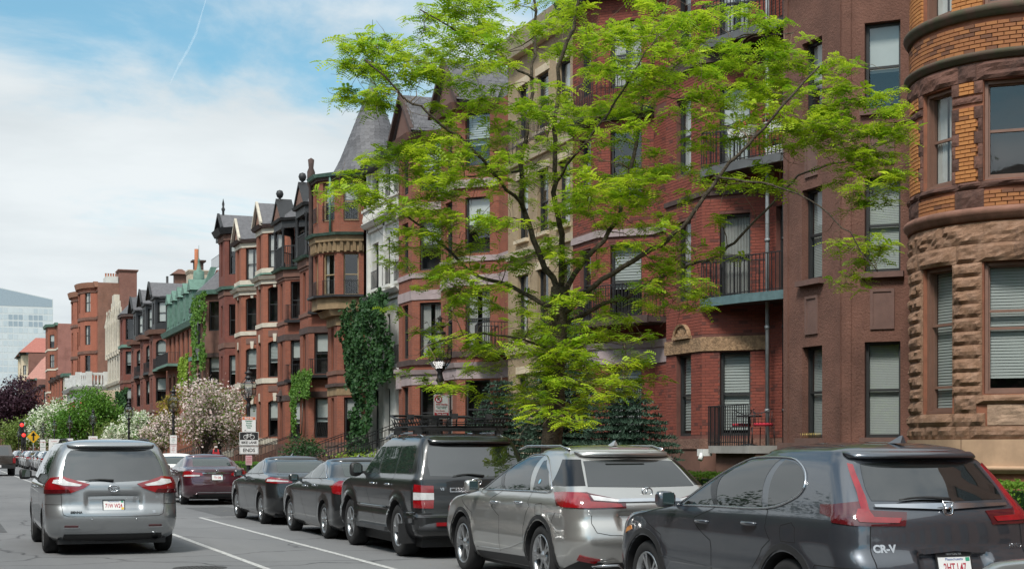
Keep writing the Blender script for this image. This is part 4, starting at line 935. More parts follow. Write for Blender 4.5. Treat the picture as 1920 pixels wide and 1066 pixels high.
# --- turreted house with conical slate spire
def house_turret():
    y0, y1 = 68.2, 74.4; yc = 71.3; wf = 1.9; path = bay_path(yc, wf, y0, y1); h = wthing('rowhouse', 'red brick and ochre sandstone house with conical slate turret and iron finial', 'house', (XM, 71.3, 0))
    ops = ops_for([(2.05, 2.05, dict(fill=('shade', .5))), (5.45, 2.05, {})], w=(.95, .55)); facade(h, path, 0, 8.3, ops, M_BR[1]); mass(h, y0, y1, 14.4)
    band(h, path, 0, 1.75, .1, M_BR[1], 'plinth'); band(h, path, 1.75, 1.95, .14, M_BROWNST, 'plinth_ledge'); band(h, path, 4.2, 4.62, .03, M_SAND); band(h, path, 4.62, 4.78, .12, M_DSTONE); band(h, path, 5.2, 5.4, .06, M_BROWNST); band(h, path, 7.55, 8.0, .06, M_SAND); band(h, path[1:5], 8.0, 8.3, .32, M_SAND, 'cornice', top=.15)
    # polygonal turret shaft standing on the bay
    cx, cy, r = XM - .15, yc + .95, 1.95
    def octo(rad, n=10, ph=.5): return [(cx + rad * math.cos(2 * math.pi * (i + ph) / n), cy + rad * math.sin(2 * math.pi * (i + ph) / n)) for i in range(n)]
    oc = octo(r); vis = [p for p in oc]
    # order from near side to far side over the street half
    idx = sorted(range(10), key=lambda i: 0); ring = [oc[i] for i in (9, 8, 7, 6, 5, 4, 3, 2)] ; ring = [oc[(i) % 10] for i in range(10)]
    arcp = sorted([p for p in oc if p[0] < cx + .9], key=lambda p: math.atan2(p[1] - cy, -(p[0] - cx)))
    zs = [(8.3, 11.9, M_BR[1], [(8.95, 2.0)]), (11.9, 14.7, M_BR[1], [(12.5, 1.85)])]
    for z0, z1, m, lv in zs:
        o2 = []
        for sgi in range(len(arcp) - 1):
            for z, hh in lv: o2.append(dict(seg=sgi, s=.5, w=.72, z=z, h=hh, st=dict(fill=nextfill(), frame=mat('ochre_window_paint', (.30, .22, .12), .6), guard=.7)))
        facade(h, arcp, z0, z1, o2, m, rev=.2, name='turret_wall')
    band(h, arcp, 8.3, 8.85, .08, M_SAND, 'turret_base'); band(h, arcp, 8.85, 8.95, .3, M_IRON, 'balcony_edge'); band(h, arcp, 11.0, 11.5, .06, M_SAND); band(h, arcp, 11.5, 11.78, .2, M_SAND, 'cornice'); band(h, arcp, 11.78, 11.9, .34, M_COPPER, 'copper_edge', top=.08); band(h, arcp, 14.45, 14.6, .12, M_DSTONE, 'cornice'); band(h, arcp, 14.6, 14.75, .25, M_COPPER, 'gutter', top=.08)
    br = MB()
    for i in range(len(arcp) - 1):
        a, d, L = seg_info(arcp, i); n = Vector((-d.y, d.x))
        for k in range(4):
            p = a + d * (L * (k + .5) / 4); br.box((p.x + n.x * .1 - .07, p.y + n.y * .1 - .07, 11.05), (p.x + n.x * .1 + .07, p.y + n.y * .1 + .07, 11.5))
    br.build('corbels', M_SAND, h)
    for a in ((cx - 1.85, cy + 1.1), (cx - 1.7, cy - 1.2)):
        p = MB(); p.lathe([(.12, 8.9), (.12, 14.4), (.2, 14.6), (.2, 15.2), (.12, 15.4), (.16, 15.8), (.001, 15.9)], 8, 0, (a[0], a[1], 0)); p.build('pier', M_DSTONE, h) if a[1] > cy else None
    # slate cone in scalloped courses
    cx, cy = 19.5, 71.1; H0, H1 = 14.75, 19.1; rows = 20; co = MB(); nseg = 40
    co.lathe([(1.95, H0), (1.58, H0 + .7), (1.06, H0 + 2.0), (.55, H0 + 3.3), (.18, H1)], 32, 0, (cx, cy, 0)); cone = co.build('turret_roof', M_SLATE, h, recalc=False)
    def rad(z):
        P = [(H0, 1.95), (H0 + .7, 1.58), (H0 + 2.0, 1.06), (H0 + 3.3, .55), (H1, .18)]
        for (za, ra), (zb, rb) in zip(P, P[1:]):
            if za <= z <= zb: return ra + (rb - ra) * (z - za) / (zb - za)
        return .16
    rf = MB(); rf.face([(x, y, 14.74) for x, y in arcp]); rf.build('turret_deck', M_COPPER, h, recalc=False)
    sc = MB(); k = 6; prof = [(-.5, 1.0), (-.5, .25)] + [(-.5 + i / k, .25 - .25 * math.sin(math.pi * i / k)) for i in range(1, k)] + [(.5, .25), (.5, 1.0)]
    V0 = [(x, 0, z) for x, z in prof] + [(x, .05, z) for x, z in prof]; n = len(prof)
    me = bpy.data.meshes.new('slate'); me.from_pydata(V0, [], [tuple(range(n))] + [(i, n + i, n + (i + 1) % n, (i + 1) % n) for i in range(n)]); me.materials.append(M_SLATE)
    for r_ in range(rows):
        z = H0 + .0 + r_ * .175; rr0 = rad(z) + .02; rr1 = rad(min(z + .25, H1)) + .012; tl = math.atan2(rr0 - rr1, .25); cnt = max(8, int(2 * math.pi * rr0 / .24))
        for j in range(cnt):
            a = 2 * math.pi * (j + (.5 if r_ % 2 else 0)) / cnt
            if -.26 * math.cos(a) - .966 * math.sin(a) < .04: continue     # the hidden side is plain
            w = 2 * math.pi * rr0 / cnt * .96; o = link('slate', me, h)
            o.matrix_basis = Matrix.Translation(Vector((cx + rr0 * math.cos(a), cy + rr0 * math.sin(a), z))) @ Matrix.Rotation(a + math.pi / 2, 4, 'Z') @ Matrix.Rotation(-tl, 4, 'X') @ Matrix.Diagonal((w, .35, .25, 1))
    fi = MB(); fi.lathe([(.3, H1 - .35), (.17, H1 + .1), (.12, H1 + .5), (.16, H1 + .6), (.06, H1 + .75), (.05, H1 + 1.2), (.11, H1 + 1.35), (.03, H1 + 1.55), (.015, H1 + 3.2), (.001, H1 + 3.25)], 8, 0, (cx, cy, 0)); fi.build('finial', M_COPPER, h, recalc=False)
    t = MB(); t.tube([(17.35, 70.9, 11.9), (17.35, 70.9, 14.6)], .06, 6); t.tube([(18.8, 68.5, 2), (18.8, 68.5, 14.5)], .06, 6); t.build('downpipe', M_COPPER, h, recalc=False)
    # small slate side roof behind the cone
    g = MB(); g.extrude([(19.2, 68.25, 14.4), (23, 68.25, 14.4), (23, 68.25, 17.6)], (0, 3.5, 0)); g.build('roof', M_SLATE, h)
    stoop(h, 14.9, XM - .02, 68.5, 69.9, 1.7, M_BROWNST, 8)
house_turret()
# --- pair of brick houses with roof loggias
def house_loggia(yc, y0, y1, lab):
    wf = 2.0; path = bay_path(yc, wf, y0, y1); h = wthing('rowhouse', lab, 'house', (XM, (y0 + y1) / 2, 0), 'pair of brick houses with roof loggias')
    ops = ops_for([(2.2, 2.05, dict(fill=('shade', .6))), (5.5, 2.1, dict(fill=('shade', .45))), (8.8, 2.05, {})], w=(1.0, .65)); facade(h, path, 0, 11.6, ops, M_BR[1]); mass(h, y0, y1, 13.6)
    band(h, path, 0, 1.9, .08, M_BROWNST, 'plinth'); band(h, path, 4.28, 4.6, .04, M_DSTONE); band(h, path, 5.2, 5.4, .05, M_DSTONE); band(h, path, 7.62, 7.95, .04, M_DSTONE); band(h, path, 8.5, 8.7, .06, M_BROWNST); band(h, path, 10.95, 11.1, .05, M_BROWNST); band(h, path[1:5], 11.1, 11.5, .12, M_BROWNST, 'cornice'); band(h, path[1:5], 11.5, 11.62, .28, M_COPPER, 'copper_cornice', top=.1)
    for z in (5.4, 8.68):        # little window balconies on the angled face
        a, d, L = seg_info(path, 1); n = Vector((-d.y, d.x)); p0, p1 = a + d * (L * .5 - .62), a + d * (L * .5 + .62); q0, q1 = p0 + n * .35, p1 + n * .35
        balcony(h, [tuple(p0), tuple(q0), tuple(q1), tuple(p1)], z, M_IRON, .85, .1)
    a, d, L = seg_info(path, 1); n = Vector((-d.y, d.x)); g = MB()      # bellied window grille at street level
    for i in range(9):
        p = a + d * (L * .5 - .44 + i * .11); g.tube([(p.x + n.x * o, p.y + n.y * o, z) for o, z in ((.02, 3.0), (.05, 2.8), (.16, 2.45), (.2, 2.25), (.05, 2.1))], .01, 4)
    g.build('window_grille', M_IRON, h, recalc=False)
    # loggia: floor, railing, posts, beam, slate roof and ball-topped pediment
    lp = offset_path(path[1:5], .12); fl = MB(); fl.face([(x, y, 11.66) for x, y in lp]); fl.build('loggia_floor', M_SLATE, h, recalc=False)
    railing(h, lp, 11.66, 1.15, .14, M_BLACKW, 'loggia_railing', .016, .035)
    for p in (lp[0], lp[1], lp[2], lp[3], ((lp[0][0] + lp[1][0]) / 2, (lp[0][1] + lp[1][1]) / 2)):
        c = MB(); c.lathe([(.11, 11.66), (.11, 11.8), (.07, 11.95), (.085, 12.9), (.07, 13.6), (.13, 13.75), (.13, 13.85)], 8, 0, (p[0], p[1], 0)); c.build('post', M_BLACKW, h)
    band(h, lp, 13.8, 14.2, .08, M_BLACKW, 'loggia_beam', inn=.12); band(h, lp, 14.2, 14.34, .22, M_BLACKW, 'eave', inn=.12, top=.06)
    bw = MB(); bw.face([(XM + .05, y0 + .1, 11.6), (XM + .05, y1 - .1, 11.6), (XM + .05, y1 - .1, 14.2), (XM + .05, y0 + .1, 14.2)][::-1]); bw.build('loggia_wall', M_BLACKW, h, recalc=False)
    for yy in (yc - .1, yc + 1.2, yc + 2.4): window(h, (XM + .04, yy), (0, 1), 12.0, .8, 1.9, dict(frame=M_WHITE, fill=nextfill()), .04)
    hip_bay(h, path, 14.34, 15.9, M_SLATE, .3)
    pe = MB(); x0 = lp[1][0] - .12; pe.extrude([(x0, yc - .1, 14.34), (x0, yc + wf + .1, 14.34), (x0, yc + wf / 2, 15.35)], (.5, 0, 0)); pe.build('pediment', mat('rust_copper', (.20, .10, .07), .7, 0, .3, 4), h)
    rk = MB()
    for s in (-1, 1): rk.extrude([(x0 - .08, yc + wf / 2 + s * (wf / 2 + .18), 14.3), (x0 - .08, yc + wf / 2, 15.42), (x0 - .08, yc + wf / 2, 15.58), (x0 - .08, yc + wf / 2 + s * (wf / 2 + .3), 14.36)], (.9, 0, 0))
    rk.build('verge', M_BLACKW, h); ba = MB(); ba.lathe([(.1, 15.5), (.06, 15.6), (.16, 15.68), (.22, 15.85), (.16, 16.02), (.001, 16.08)], 10, 0, (x0 + .15, yc + wf / 2, 0)); ba.build('ball_finial', M_BLACKW, h, recalc=False)
    chimney(h, 20.5, 21.2, y1 - 1.6, y1 - .2, 13.6, 16.0, M_BR[2], 4)
    sk = MB(); sk.lathe([(.001, 4.55), (.3, 4.55), (.3, 4.6), (.001, 4.95)], 10, 0, (XB - .02, yc + wf * .5, 0)); sk.build('carved_shell', M_DSTONE, h)
    stoop(h, 14.9, XM - .02, yc + wf + 1.0, yc + wf + 2.2, 1.7, M_BROWNST, 8)
house_loggia(77.4, 74.4, 80.1, 'red brick house with black roof loggia next to the turret'); house_loggia(83.1, 80.1, 86.4, 'red brick house with black roof loggia beside the white-trimmed pair')
# --- pair of brick houses with white stone trim and pediments
def house_trim(yc, y0, y1, lab, zt):
    wf = 2.0; path = bay_path(yc, wf, y0, y1); h = wthing('rowhouse', lab, 'house', (XM, (y0 + y1) / 2, 0), 'pair of white-trimmed brick houses')
    k = dict(key=M_LIME); ops = ops_for([(2.35, 2.15, dict(arch=.14, **k)), (5.85, 2.15, dict(arch=.14, **k)), (9.1, 2.1, dict(arch=.14, **k)), (12.3, 2.0, {})], w=(1.0, .7)); facade(h, path, 0, 14.6, ops, M_BR[2]); mass(h, y0, y1, 14.8)
    band(h, path, 0, 1.9, .1, M_BR[2], 'plinth'); band(h, path, 1.9, 2.25, .12, M_LIME, 'plinth_ledge'); band(h, path, 5.5, 5.8, .06, M_LIME); band(h, path, 8.8, 9.05, .06, M_LIME); band(h, path, 11.35, 11.6, .12, M_LIME); band(h, path[1:5], 11.6, 11.8, .25, M_LIME, 'cornice', top=.12); band(h, path[1:5], 12.0, 12.28, .08, M_LIME); band(h, path[1:5], 11.9, 12.0, .16, M_COPPER, 'copper_edge'); band(h, path, 14.35, 14.65, .05, M_LIME, 'frieze'); band(h, path[1:5], 14.65, 14.85, .22, M_DSTONE, 'cornice', top=.1)
    gable(h, yc - .15, yc + wf + .15, XB - .05, XM + 3, 14.9, 16.2, M_BR[2], M_SLATE, .15, M_LIME, slates=False); hip_bay(h, path, 14.86, 15.7, M_SLATE, .2)
    a, d, L = seg_info(path, 1); n = Vector((-d.y, d.x))
    for z in (5.0, 8.25):
        pn = MB(); c = a + d * (L / 2); q = [(c.x + d.x * s + n.x * .02, c.y + d.y * s + n.y * .02, zz) for s, zz in ((-.45, z), (.45, z), (.45, z + .35), (-.45, z + .35))]; pn.extrude(q, tuple(n * .02) + (0,)); pn.build('brick_panel', M_BR[0], h)
    stoop(h, 14.9, XM - .02, yc + wf + 1.1, yc + wf + 2.4, 1.8, M_LIME if zt else M_BROWNST, 8)
    bx = MB(); c = a + d * (L / 2); 
    chimney(h, 21, 21.7, y1 - 1.4, y1 - .1, 14.8, 16.3, M_DSTONE, 0)
house_trim(89.3, 86.4, 92.9, 'red brick house with white stone trim next to the loggia houses', 0); house_trim(96.3, 92.9, 99.4, 'red brick house with white stone trim beside the dark bracketed cornice', 1)
# --- brick house with dark bracketed cornice
def house_cornice():
    yc = 102.3; wf = 2.2; y0, y1 = 99.4, 107.0; path = bay_path(yc, wf, y0, y1); h = wthing('rowhouse', 'reddish brown house with projecting dark bracketed cornice and spike finial', 'house', (XM, 103, 0))
    ops = ops_for([(2.3, 2.1, {}), (5.8, 2.1, {}), (9.2, 2.1, {}), (13.3, 2.4, dict(fill=('shade', .35)))], w=(1.0, .7))
    ops += [dict(seg=4, s=.5, w=.8, z=z, h=2.1, st=dict(fill=None)) for z in (5.8, 9.2, 13.2)]
    facade(h, path, 0, 16.2, ops, M_BR[0]); mass(h, y0, y1, 16.4, m=mat('pink_stucco', (.28, .11, .09), .9))
    band(h, path, 0, 2.0, .08, M_BROWNST, 'plinth'); 
    for z in (4.8, 8.4, 11.9): band(h, path, z, z + .35, .06, M_BROWNST)
    band(h, path[1:5], 12.3, 12.5, .2, M_COPPER, 'copper_edge', top=.08); band(h, path, 15.6, 16.0, .06, M_BROWNST)
    band(h, path, 16.0, 16.4, .3, M_BLACKW, 'cornice', top=.2); sm = MB()
    for i in range(9): sm.box((XM - .75, 105.2 + i * .2, 15.7), (XM, 105.28 + i * .2, 16.1))
    sm.build('brackets', M_BLACKW, h); c2 = MB(); c2.box((XM - .95, 104.9, 16.05), (XM + .2, 107.3, 16.45)); c2.build('cornice', M_BLACKW, h)
    gable(h, yc - .1, yc + wf + .1, XB - .05, XM + 4, 16.4, 17.4, M_BLACKW, M_SLATE, .2, M_BLACKW, slates=False); f = MB(); f.lathe([(.08, 17.4), (.08, 17.7), (.14, 17.85), (.06, 18.0), (.09, 18.2), (.001, 18.6)], 8, 0, (XB + .1, yc + wf / 2, 0)); f.build('finial', M_BLACKW, h, recalc=False)
    stoop(h, 14.9, XM - .02, 105.2, 106.6, 1.8, M_BROWNST, 8)
house_cornice()
# --- lower house with slate mansard, ivy-grown round bay
def house_ivy():
    y0, y1 = 107.0, 118.5; h = wthing('rowhouse', 'lower dark house with slate mansard turret and ivy-grown round bay under copper eave', 'house', (XM, 112.7, 0))
    path = bay_path(110.2, 2.4, y0, 114.8) ; ops = ops_for([(2.4, 2.3, {}), (6.3, 2.2, dict(fill=('shade', .6))), (10.1, 2.1, {})], w=(1.1, .9)); facade(h, path, 0, 12.8, ops, M_BROWNST); mass(h, y0, y1, 13)
    band(h, path[1:5], 12.7, 13.0, .35, M_COPPER, 'copper_eave', top=.1); hip_bay(h, path, 13.0, 15.2, M_SLATE, .4); band(h, path, 4.7, 4.9, .06, M_DSTONE); band(h, path, 8.2, 8.5, .1, M_DSTONE)
    p2 = bay_path(116.2, 1.4, 114.8, y1, xb=18.0); o2 = ops_for([(2.2, 2.1, {}), (5.6, 2.1, {}), (9.4, 1.7, {})], w=(.9, .7)); facade(h, p2, 0, 8.4, [o for o in o2 if o['z'] < 8], M_BROWNST); facade(h, p2, 8.4, 12.2, [o for o in o2 if o['z'] > 8], M_SLATE, name='mansard_wall')
    band(h, p2, 8.3, 8.6, .3, M_COPPER, 'copper_eave'); band(h, p2, 12.0, 12.3, .25, M_BLACKW, 'cornice'); hip_bay(h, p2, 12.3, 13.6, M_SLATE, .3)
    r = MB(); r.extrude([(XM, y0 + .05, 13.0), (XM + 6, y0 + .05, 13.0), (XM + 5, y0 + .05, 14.6), (XM + 1.8, y0 + .05, 15.0)], (0, 11.3, 0)); r.build('roof', M_SLATE, h)
house_ivy()
# --- red house with green copper mansard
def house_copper():
    y0, y1 = 118.5, 135.0; h = wthing('rowhouse', 'red brick house with green copper mansard, dormers and rooftop spirelet', 'house', (XM, 126, 0)); xm = 18.4; path = [(xm, y0), (xm, y1)]; ops = []
    for z in (2.2, 5.6, 9.0):
        for s in (.1, .25, .4, .55, .7, .85): ops.append(dict(seg=0, s=s, w=1.2, z=z, h=2.1, st=dict(fill=nextfill(), lintel=M_BROWNST)))
    facade(h, path, 0, 11.4, ops, M_BR[2]); mass(h, y0, y1, 15.0, xm=xm + 1.6, m=M_PARTY); band(h, path, 11.2, 11.6, .35, M_COPPER, 'copper_cornice', top=.15)
    b = MB(); b.extrude([(xm - .1, y0 + .02, 11.6), (xm + 2.0, y0 + .02, 11.6), (xm + 2.0, y0 + .02, 15.2), (xm + 1.3, y0 + .02, 15.2), (xm + .5, y0 + .02, 13.6)], (0, 16.4, 0)); b.build('mansard_roof', M_COPPER, h)
    v = MB(); v.extrude([(xm - .3, y0 - .10, 11.6), (xm + .1, y0 - .10, 11.6), (xm + 1.0, y0 - .10, 14.0), (xm + 1.6, y0 - .10, 15.7), (xm + 1.15, y0 - .10, 15.7), (xm + .5, y0 - .10, 14.0)], (0, .35, 0)); v.build('verge', M_COPPER, h)
    for i in range(5):
        yy = y0 + 1.8 + i * 3.1; d = MB(); d.box((xm - .15, yy - .75, 11.7), (xm + 1, yy + .75, 14.0)); d.extrude([(xm - .3, yy - .95, 14.0), (xm - .3, yy + .95, 14.0), (xm - .3, yy, 14.9)], (1.6, 0, 0)); d.build('dormer', M_COPPER, h); window(h, (xm - .16, yy), (0, 1), 12.0, .9, 1.8, dict(fill=None, frame=M_COPPER), .06)
    w = MB(); w.extrude([(xm + .6, y0 - .06, 11.0), (xm + 9, y0 - .06, 11.0), (xm + 9, y0 - .06, 15.5), (xm + 1.6, y0 - .06, 15.5), (xm + 1.05, y0 - .06, 14.0)], (0, .3, 0)); me = w.mesh('party_wall', M_PARTY, True); ul = me.uv_layers.new(name='UVMap')
    for lp in me.loops: v = me.vertices[lp.vertex_index].co; ul.data[lp.index].uv = (v.x + v.y, v.z)
    link('party_wall', me, h)
    s = MB(); s.lathe([(.5, 16), (.45, 16.8), (.2, 16.9), (.08, 17.6), (.12, 17.7), (.02, 17.9), (.015, 19.0)], 8, 0, (xm + 2.2, 131, 0)); s.build('spirelet', M_COPPER, h); chimney(h, 20.9, 22.2, y0 + .05, y0 + 1.2, 15, 17.0, M_BR[2], 0)
    railing(h, [(xm + 2.2, y0 + 1), (xm + 2.2, y0 + 6)], 16.0, 1.0, .3); t = MB(); t.tube([(20.8, 133.6, 15.8), (20.8, 133.6, 19)], .18, 8); t.build('flue', mat('terracotta', (.42, .15, .07)), h)
    balcony(h, [(xm, y0 + 8), (xm - 1.0, y0 + 8.2), (xm - 1.0, y1 - 1), (xm, y1 - .8)], 8.6, M_COPPER)
house_copper()
# --- three brownstone bays under black dormers
def house_dormer(yc, y0, y1, lab, i):
    wf = 2.6; path = bay_path(yc, wf, y0, y1); h = wthing('rowhouse', lab, 'house', (XM, (y0 + y1) / 2, 0), 'brownstone bays under black dormers')
    ops = ops_for([(2.3, 2.2, {}), (5.8, 2.2, {}), (9.2, 2.2, dict(arch=.25))], w=(1.1, .9)); facade(h, path, 0, 12.0, ops, M_BR[3]); mass(h, y0, y1, 14.6)
    for z in (4.9, 8.3): band(h, path, z, z + .3, .08, M_BROWNST)
    band(h, path[1:5], 11.9, 12.3, .35, M_BROWNST, 'cornice', top=.1); dp = bay_path(yc + .1, wf - .2, y0, y1, xb=XB + .2)
    o2 = ops_for([(12.9, 1.9, dict(fill=('shade', .9)))], w=(.9, .8), frame=M_BLACKW); facade(h, dp[1:5], 12.3, 15.2, [dict(o, seg=o['seg'] - 1) for o in o2], M_BLACKW, name='dormer_wall'); band(h, dp[1:5], 15.1, 15.3, .15, M_BLACKW, 'eave'); gable(h, yc - .1, yc + wf + .1, XB + .1, XM + 4, 15.3, 16.6, M_BLACKW, M_SLATE, .35, M_BLACKW, slates=False)
    r = MB(); r.extrude([(XM, y0 + .05, 12), (XM + 5, y0 + .05, 12), (XM + 5, y0 + .05, 16.4), (XM + 2, y0 + .05, 16.0)], (0, y1 - y0 - .1, 0)); r.build('mansard_roof', M_SLATE, h)
    a, d, L = seg_info(path, 1); n = Vector((-d.y, d.x)); balcony(h, [(XM, y0 + .2), (18.0, y0 + .2), (17.75, yc - .4), tuple(a + d * L), (XM, yc - 1.2)], 8.7, M_IRON if i else M_COPPER)
    if i == 0: chimney(h, 20.5, 22.3, y0 + .6, y0 + 2.4, 14.6, 17.4, mat('buff_chimney_stone', (.50, .42, .32), .9, 0, .2, 3), 0); cp = MB(); cp.box((21, y0 + 1, 17.4), (21.8, y0 + 1.8, 18.2)); cp.box((20.8, y0 + .8, 18.2), (22, y0 + 2, 18.35)); cp.build('chimney_cap', M_DSTONE, h)
    t = MB(); t.tube([(19.6, yc + wf + 1.4, 14), (19.6, yc + wf + 1.4, 17.6)], .12, 6); t.build('flue', M_IRON, h)
house_dormer(139.1, 135.0, 143.0, 'brownstone bay house under black dormer with tall buff chimney', 0); house_dormer(146.0, 143.0, 150.2, 'middle one of three brownstone bay houses under black dormers', 1); house_dormer(153.4, 150.2, 158.0, 'farthest of three brownstone bay houses under black dormers', 2)
# --- red bay house with slate roof and lantern
def house_lantern():
    y0, y1 = 158, 170; yc = 163; h = wthing('rowhouse', 'red brick bay house with metal roof lantern on a buff tower', 'house', (XM, 164, 0)); path = bay_path(yc, 3.2, y0, y1)
    ops = ops_for([(2.3, 2.2, {}), (5.8, 2.2, {}), (9.4, 2.4, {}), (13.0, 2.2, {})], w=(1.1, 1.0)); facade(h, path, 0, 15.6, ops, M_BR[0]); mass(h, y0, y1, 15.6)
    for z in (4.9, 8.5): band(h, path, z, z + .3, .08, M_BROWNST)
    band(h, path, 12.2, 12.5, .2, M_COPPER, 'copper_edge'); band(h, path, 15.4, 15.7, .25, M_DSTONE, 'cornice'); hip_bay(h, path, 15.7, 18.0, M_SLATE, .3)
    t = MB(); t.box((21.5, 163, 15), (26.5, 168, 17.4)); me = t.mesh('tower', M_PARTY, True); link('tower', me, h); r = MB(); r.frustum([(21.2, 162.7), (26.8, 162.7), (26.8, 168.3), (21.2, 168.3)], 17.4, [(23.2, 164.7), (24.8, 164.7), (24.8, 166.3), (23.2, 166.3)], 19.2); r.build('tower_roof', mat('pale_green_roof', (.33, .40, .38), .6), h); l = MB(); l.box((23.4, 164.9, 19.2), (24.6, 166.1, 20.3)); l.frustum([(23, 164.5), (25, 164.5), (25, 166.5), (23, 166.5)], 20.3, [(23.8, 165.3), (24.2, 165.3), (24.2, 165.7), (23.8, 165.7)], 20.9); l.build('lantern', M_BROWNST, h)
house_lantern()
def house_gothic():
    y0, y1 = 170, 184; xm = 18.3; h = wthing('rowhouse', 'pale limestone house with pinnacled gable and arched ground floor loggia', 'house', (xm, 177, 0)); path = [(xm, y0), (xm, y1)]
    ops = [dict(seg=0, s=s, w=1.2, z=z, h=2.4, st=dict(fill=nextfill())) for z in (6.0, 9.4, 12.8) for s in (.2, .4, .6, .8)]; facade(h, path, 0, 15, ops, M_LIME); mass(h, y0, y1, 15, xm=xm, m=M_PARTY)
    for z in (5.2, 8.8, 12.2): band(h, path, z, z + .3, .2, M_LIME, top=.1)
    g = MB(); 
    for i in range(5): w = 5.5 - i * 1.1; g.box((xm - .1, 177 - w, 15 + i * .8), (xm + .5, 177 + w, 15.8 + i * .8))
    g.build('stepped_gable', M_LIME, h)
    for i in range(6):
        p = MB(); y = y0 + .6 + i * 2.5; p.lathe([(.22, 12), (.22, 15.6), (.32, 15.8), (.05, 17.2), (.12, 17.4), (.001, 17.7)], 8, 0, (xm - .15, y, 0)); p.build('pinnacle', M_LIME, h)
    pf = [(xm, 170.2), (16.6, 170.2), (16.6, 178.5), (xm, 178.5)]; o2 = [dict(seg=1, s=.25, w=1.6, z=1.2, h=4.2, st=dict(fill=None), arch=.7), dict(seg=1, s=.75, w=1.6, z=1.2, h=4.2, st=dict(fill=None), arch=.7), dict(seg=0, s=.5, w=1.0, z=1.6, h=4.0, st=dict(fill=None), arch=.48)]
    facade(h, pf, 0, 7.2, o2, M_CREAMS, rev=.3, name='porch_wall'); band(h, pf, 6.4, 6.8, .2, M_CREAMS, 'cornice', top=.1); band(h, pf, 7.2, 8.0, .06, M_CREAMS, 'parapet', inn=.2); d = MB(); d.face([(x, y, 7.2) for x, y in pf]); d.build('porch_deck', M_CONC, h, recalc=False)
house_gothic()
# --- tall red apartment house with bowed bays, white stone porch wing in front
def house_tall():
    y0, y1 = 209, 238; h = wthing('apartment_house', 'tall orange red brick apartment house with bowed bays and big chimney stack', 'house', (XM, 208, 0)); xm = 19.5
    M_OR = brick_mat('orange_red_brick', (.33, .11, .068), (.29, .098, .062), (.30, .15, .1), .2)
    path = [(xm, y0)]; ops = []
    for c in (215, 227):
        for k in range(9): a = math.pi * k / 8; path.append((xm - 2.0 * math.sin(a), c - 4.4 * math.cos(a)))
    path.append((xm, y1))
    for b_ in range(2):
        for k in (1, 3, 4, 6):
            for z in (3, 7.4, 11.6, 15.6, 20.0): ops.append(dict(seg=1 + b_ * 9 + k, s=.5, w=1.15, z=z, h=2.6, st=dict(fill=nextfill())))
    facade(h, path, 0, 23.8, ops, M_OR, rev=.25); mass(h, y0, y1, 23.8, xm=xm, depth=5, m=brick_mat('brown_party_brick', (.26, .12, .08), (.20, .095, .07), (.2, .14, .11), .4))
    for z in (5.6, 10.4, 14.4, 18.9): band(h, path, z, z + .4, .12, M_BROWNST)
    band(h, path, 22.6, 22.8, .1, M_BROWNST); band(h, path, 23.2, 23.9, .35, M_OR, 'cornice', top=.2)
    chimney(h, 22.3, 24.6, y0 - .15, y0 + 3, 8, 25.6, M_PARTY, 0, cap=.2); p = MB(); p.box((20.6, y0 + .3, 23.8), (22.2, y0 + 4, 24.7)); p.build('roof_house', M_WSTONE, h)
    for i in range(5): q = MB(); q.lathe([(.12, 24.7), (.1, 25.1), (.14, 25.2)], 6, 0, (20.7 + i * .33, y0 + 1.5, 0)); q.build('chimney_pot', mat('terracotta', (.42, .15, .07)), h)
    # porch wing
    w = wthing('porch_wing', 'grey white stone wing with balustraded roof terrace and red wall panels', 'house', (16.5, 196, 0)); pp = [(xm, 184.4), (16.2, 184.4), (15.2, 186.5), (15.2, 203), (xm, 203)]
    oo = [dict(seg=2, s=s, w=1.3, z=2.5, h=3.4, st=dict(fill=None)) for s in (.15, .4, .65, .88)] + [dict(seg=1, s=.5, w=1.1, z=2.6, h=3.4, st=dict(fill=None))]; facade(w, pp, 0, 7.4, oo, brick_mat('scarlet_brick', (.40, .075, .045), (.36, .07, .04), (.3, .1, .07), .05)); M_GW = mat('grey_white_stone', (.55, .55, .53), .8, 0, .15, 2)
    band(w, pp, 7.4, 8.6, .08, M_GW, 'entablature'); band(w, pp, 8.6, 9.0, .5, M_GW, 'cornice', top=.2); band(w, pp, 0, 1.6, .1, M_GW, 'plinth'); bb = MB()
    for i in range(5):
        a = Vector(pp[1]) if i == 0 else None
    for (px, py) in [(16.2, 184.4), (15.2, 186.5), (15.2, 195), (15.2, 203), (18.2, 184.4)]: bb.box((px - .35, py - .35, 9.0), (px + .35, py + .35, 10.7))
    bb.build('terrace_piers', M_GW, w); bl = MB()
    for a, b_ in ((pp[0], pp[1]), (pp[1], pp[2]), (pp[2], pp[3])):
        A, B = Vector(a), Vector(b_); n = int((B - A).length / .38)
        for k in range(n): p = A + (B - A) * ((k + .5) / n); bl.lathe([(.1, 9.2), (.15, 9.5), (.08, 10.0), (.1, 10.3)], 6, 0, (p.x, p.y, 0))
        bl.extrude([(A.x, A.y, 10.3), (B.x, B.y, 10.3), (B.x, B.y, 10.6), (A.x, A.y, 10.6)], (.25, .1, 0)); bl.extrude([(A.x, A.y, 9.0), (B.x, B.y, 9.0), (B.x, B.y, 9.2), (A.x, A.y, 9.2)], (.25, .1, 0))
    bl.build('balustrade', M_GW, w)
    for (px, py) in [(16.15, 184.35), (15.15, 186.5)]: c = MB(); c.box((px - .3, py - .3, 1.6), (px + .3, py + .3, 7.4)); c.build('pier', M_GW, w)
    dk = MB(); dk.face([(x, y, 9.0) for x, y in pp]); dk.build('terrace', M_CONC, w, recalc=False)
house_tall()
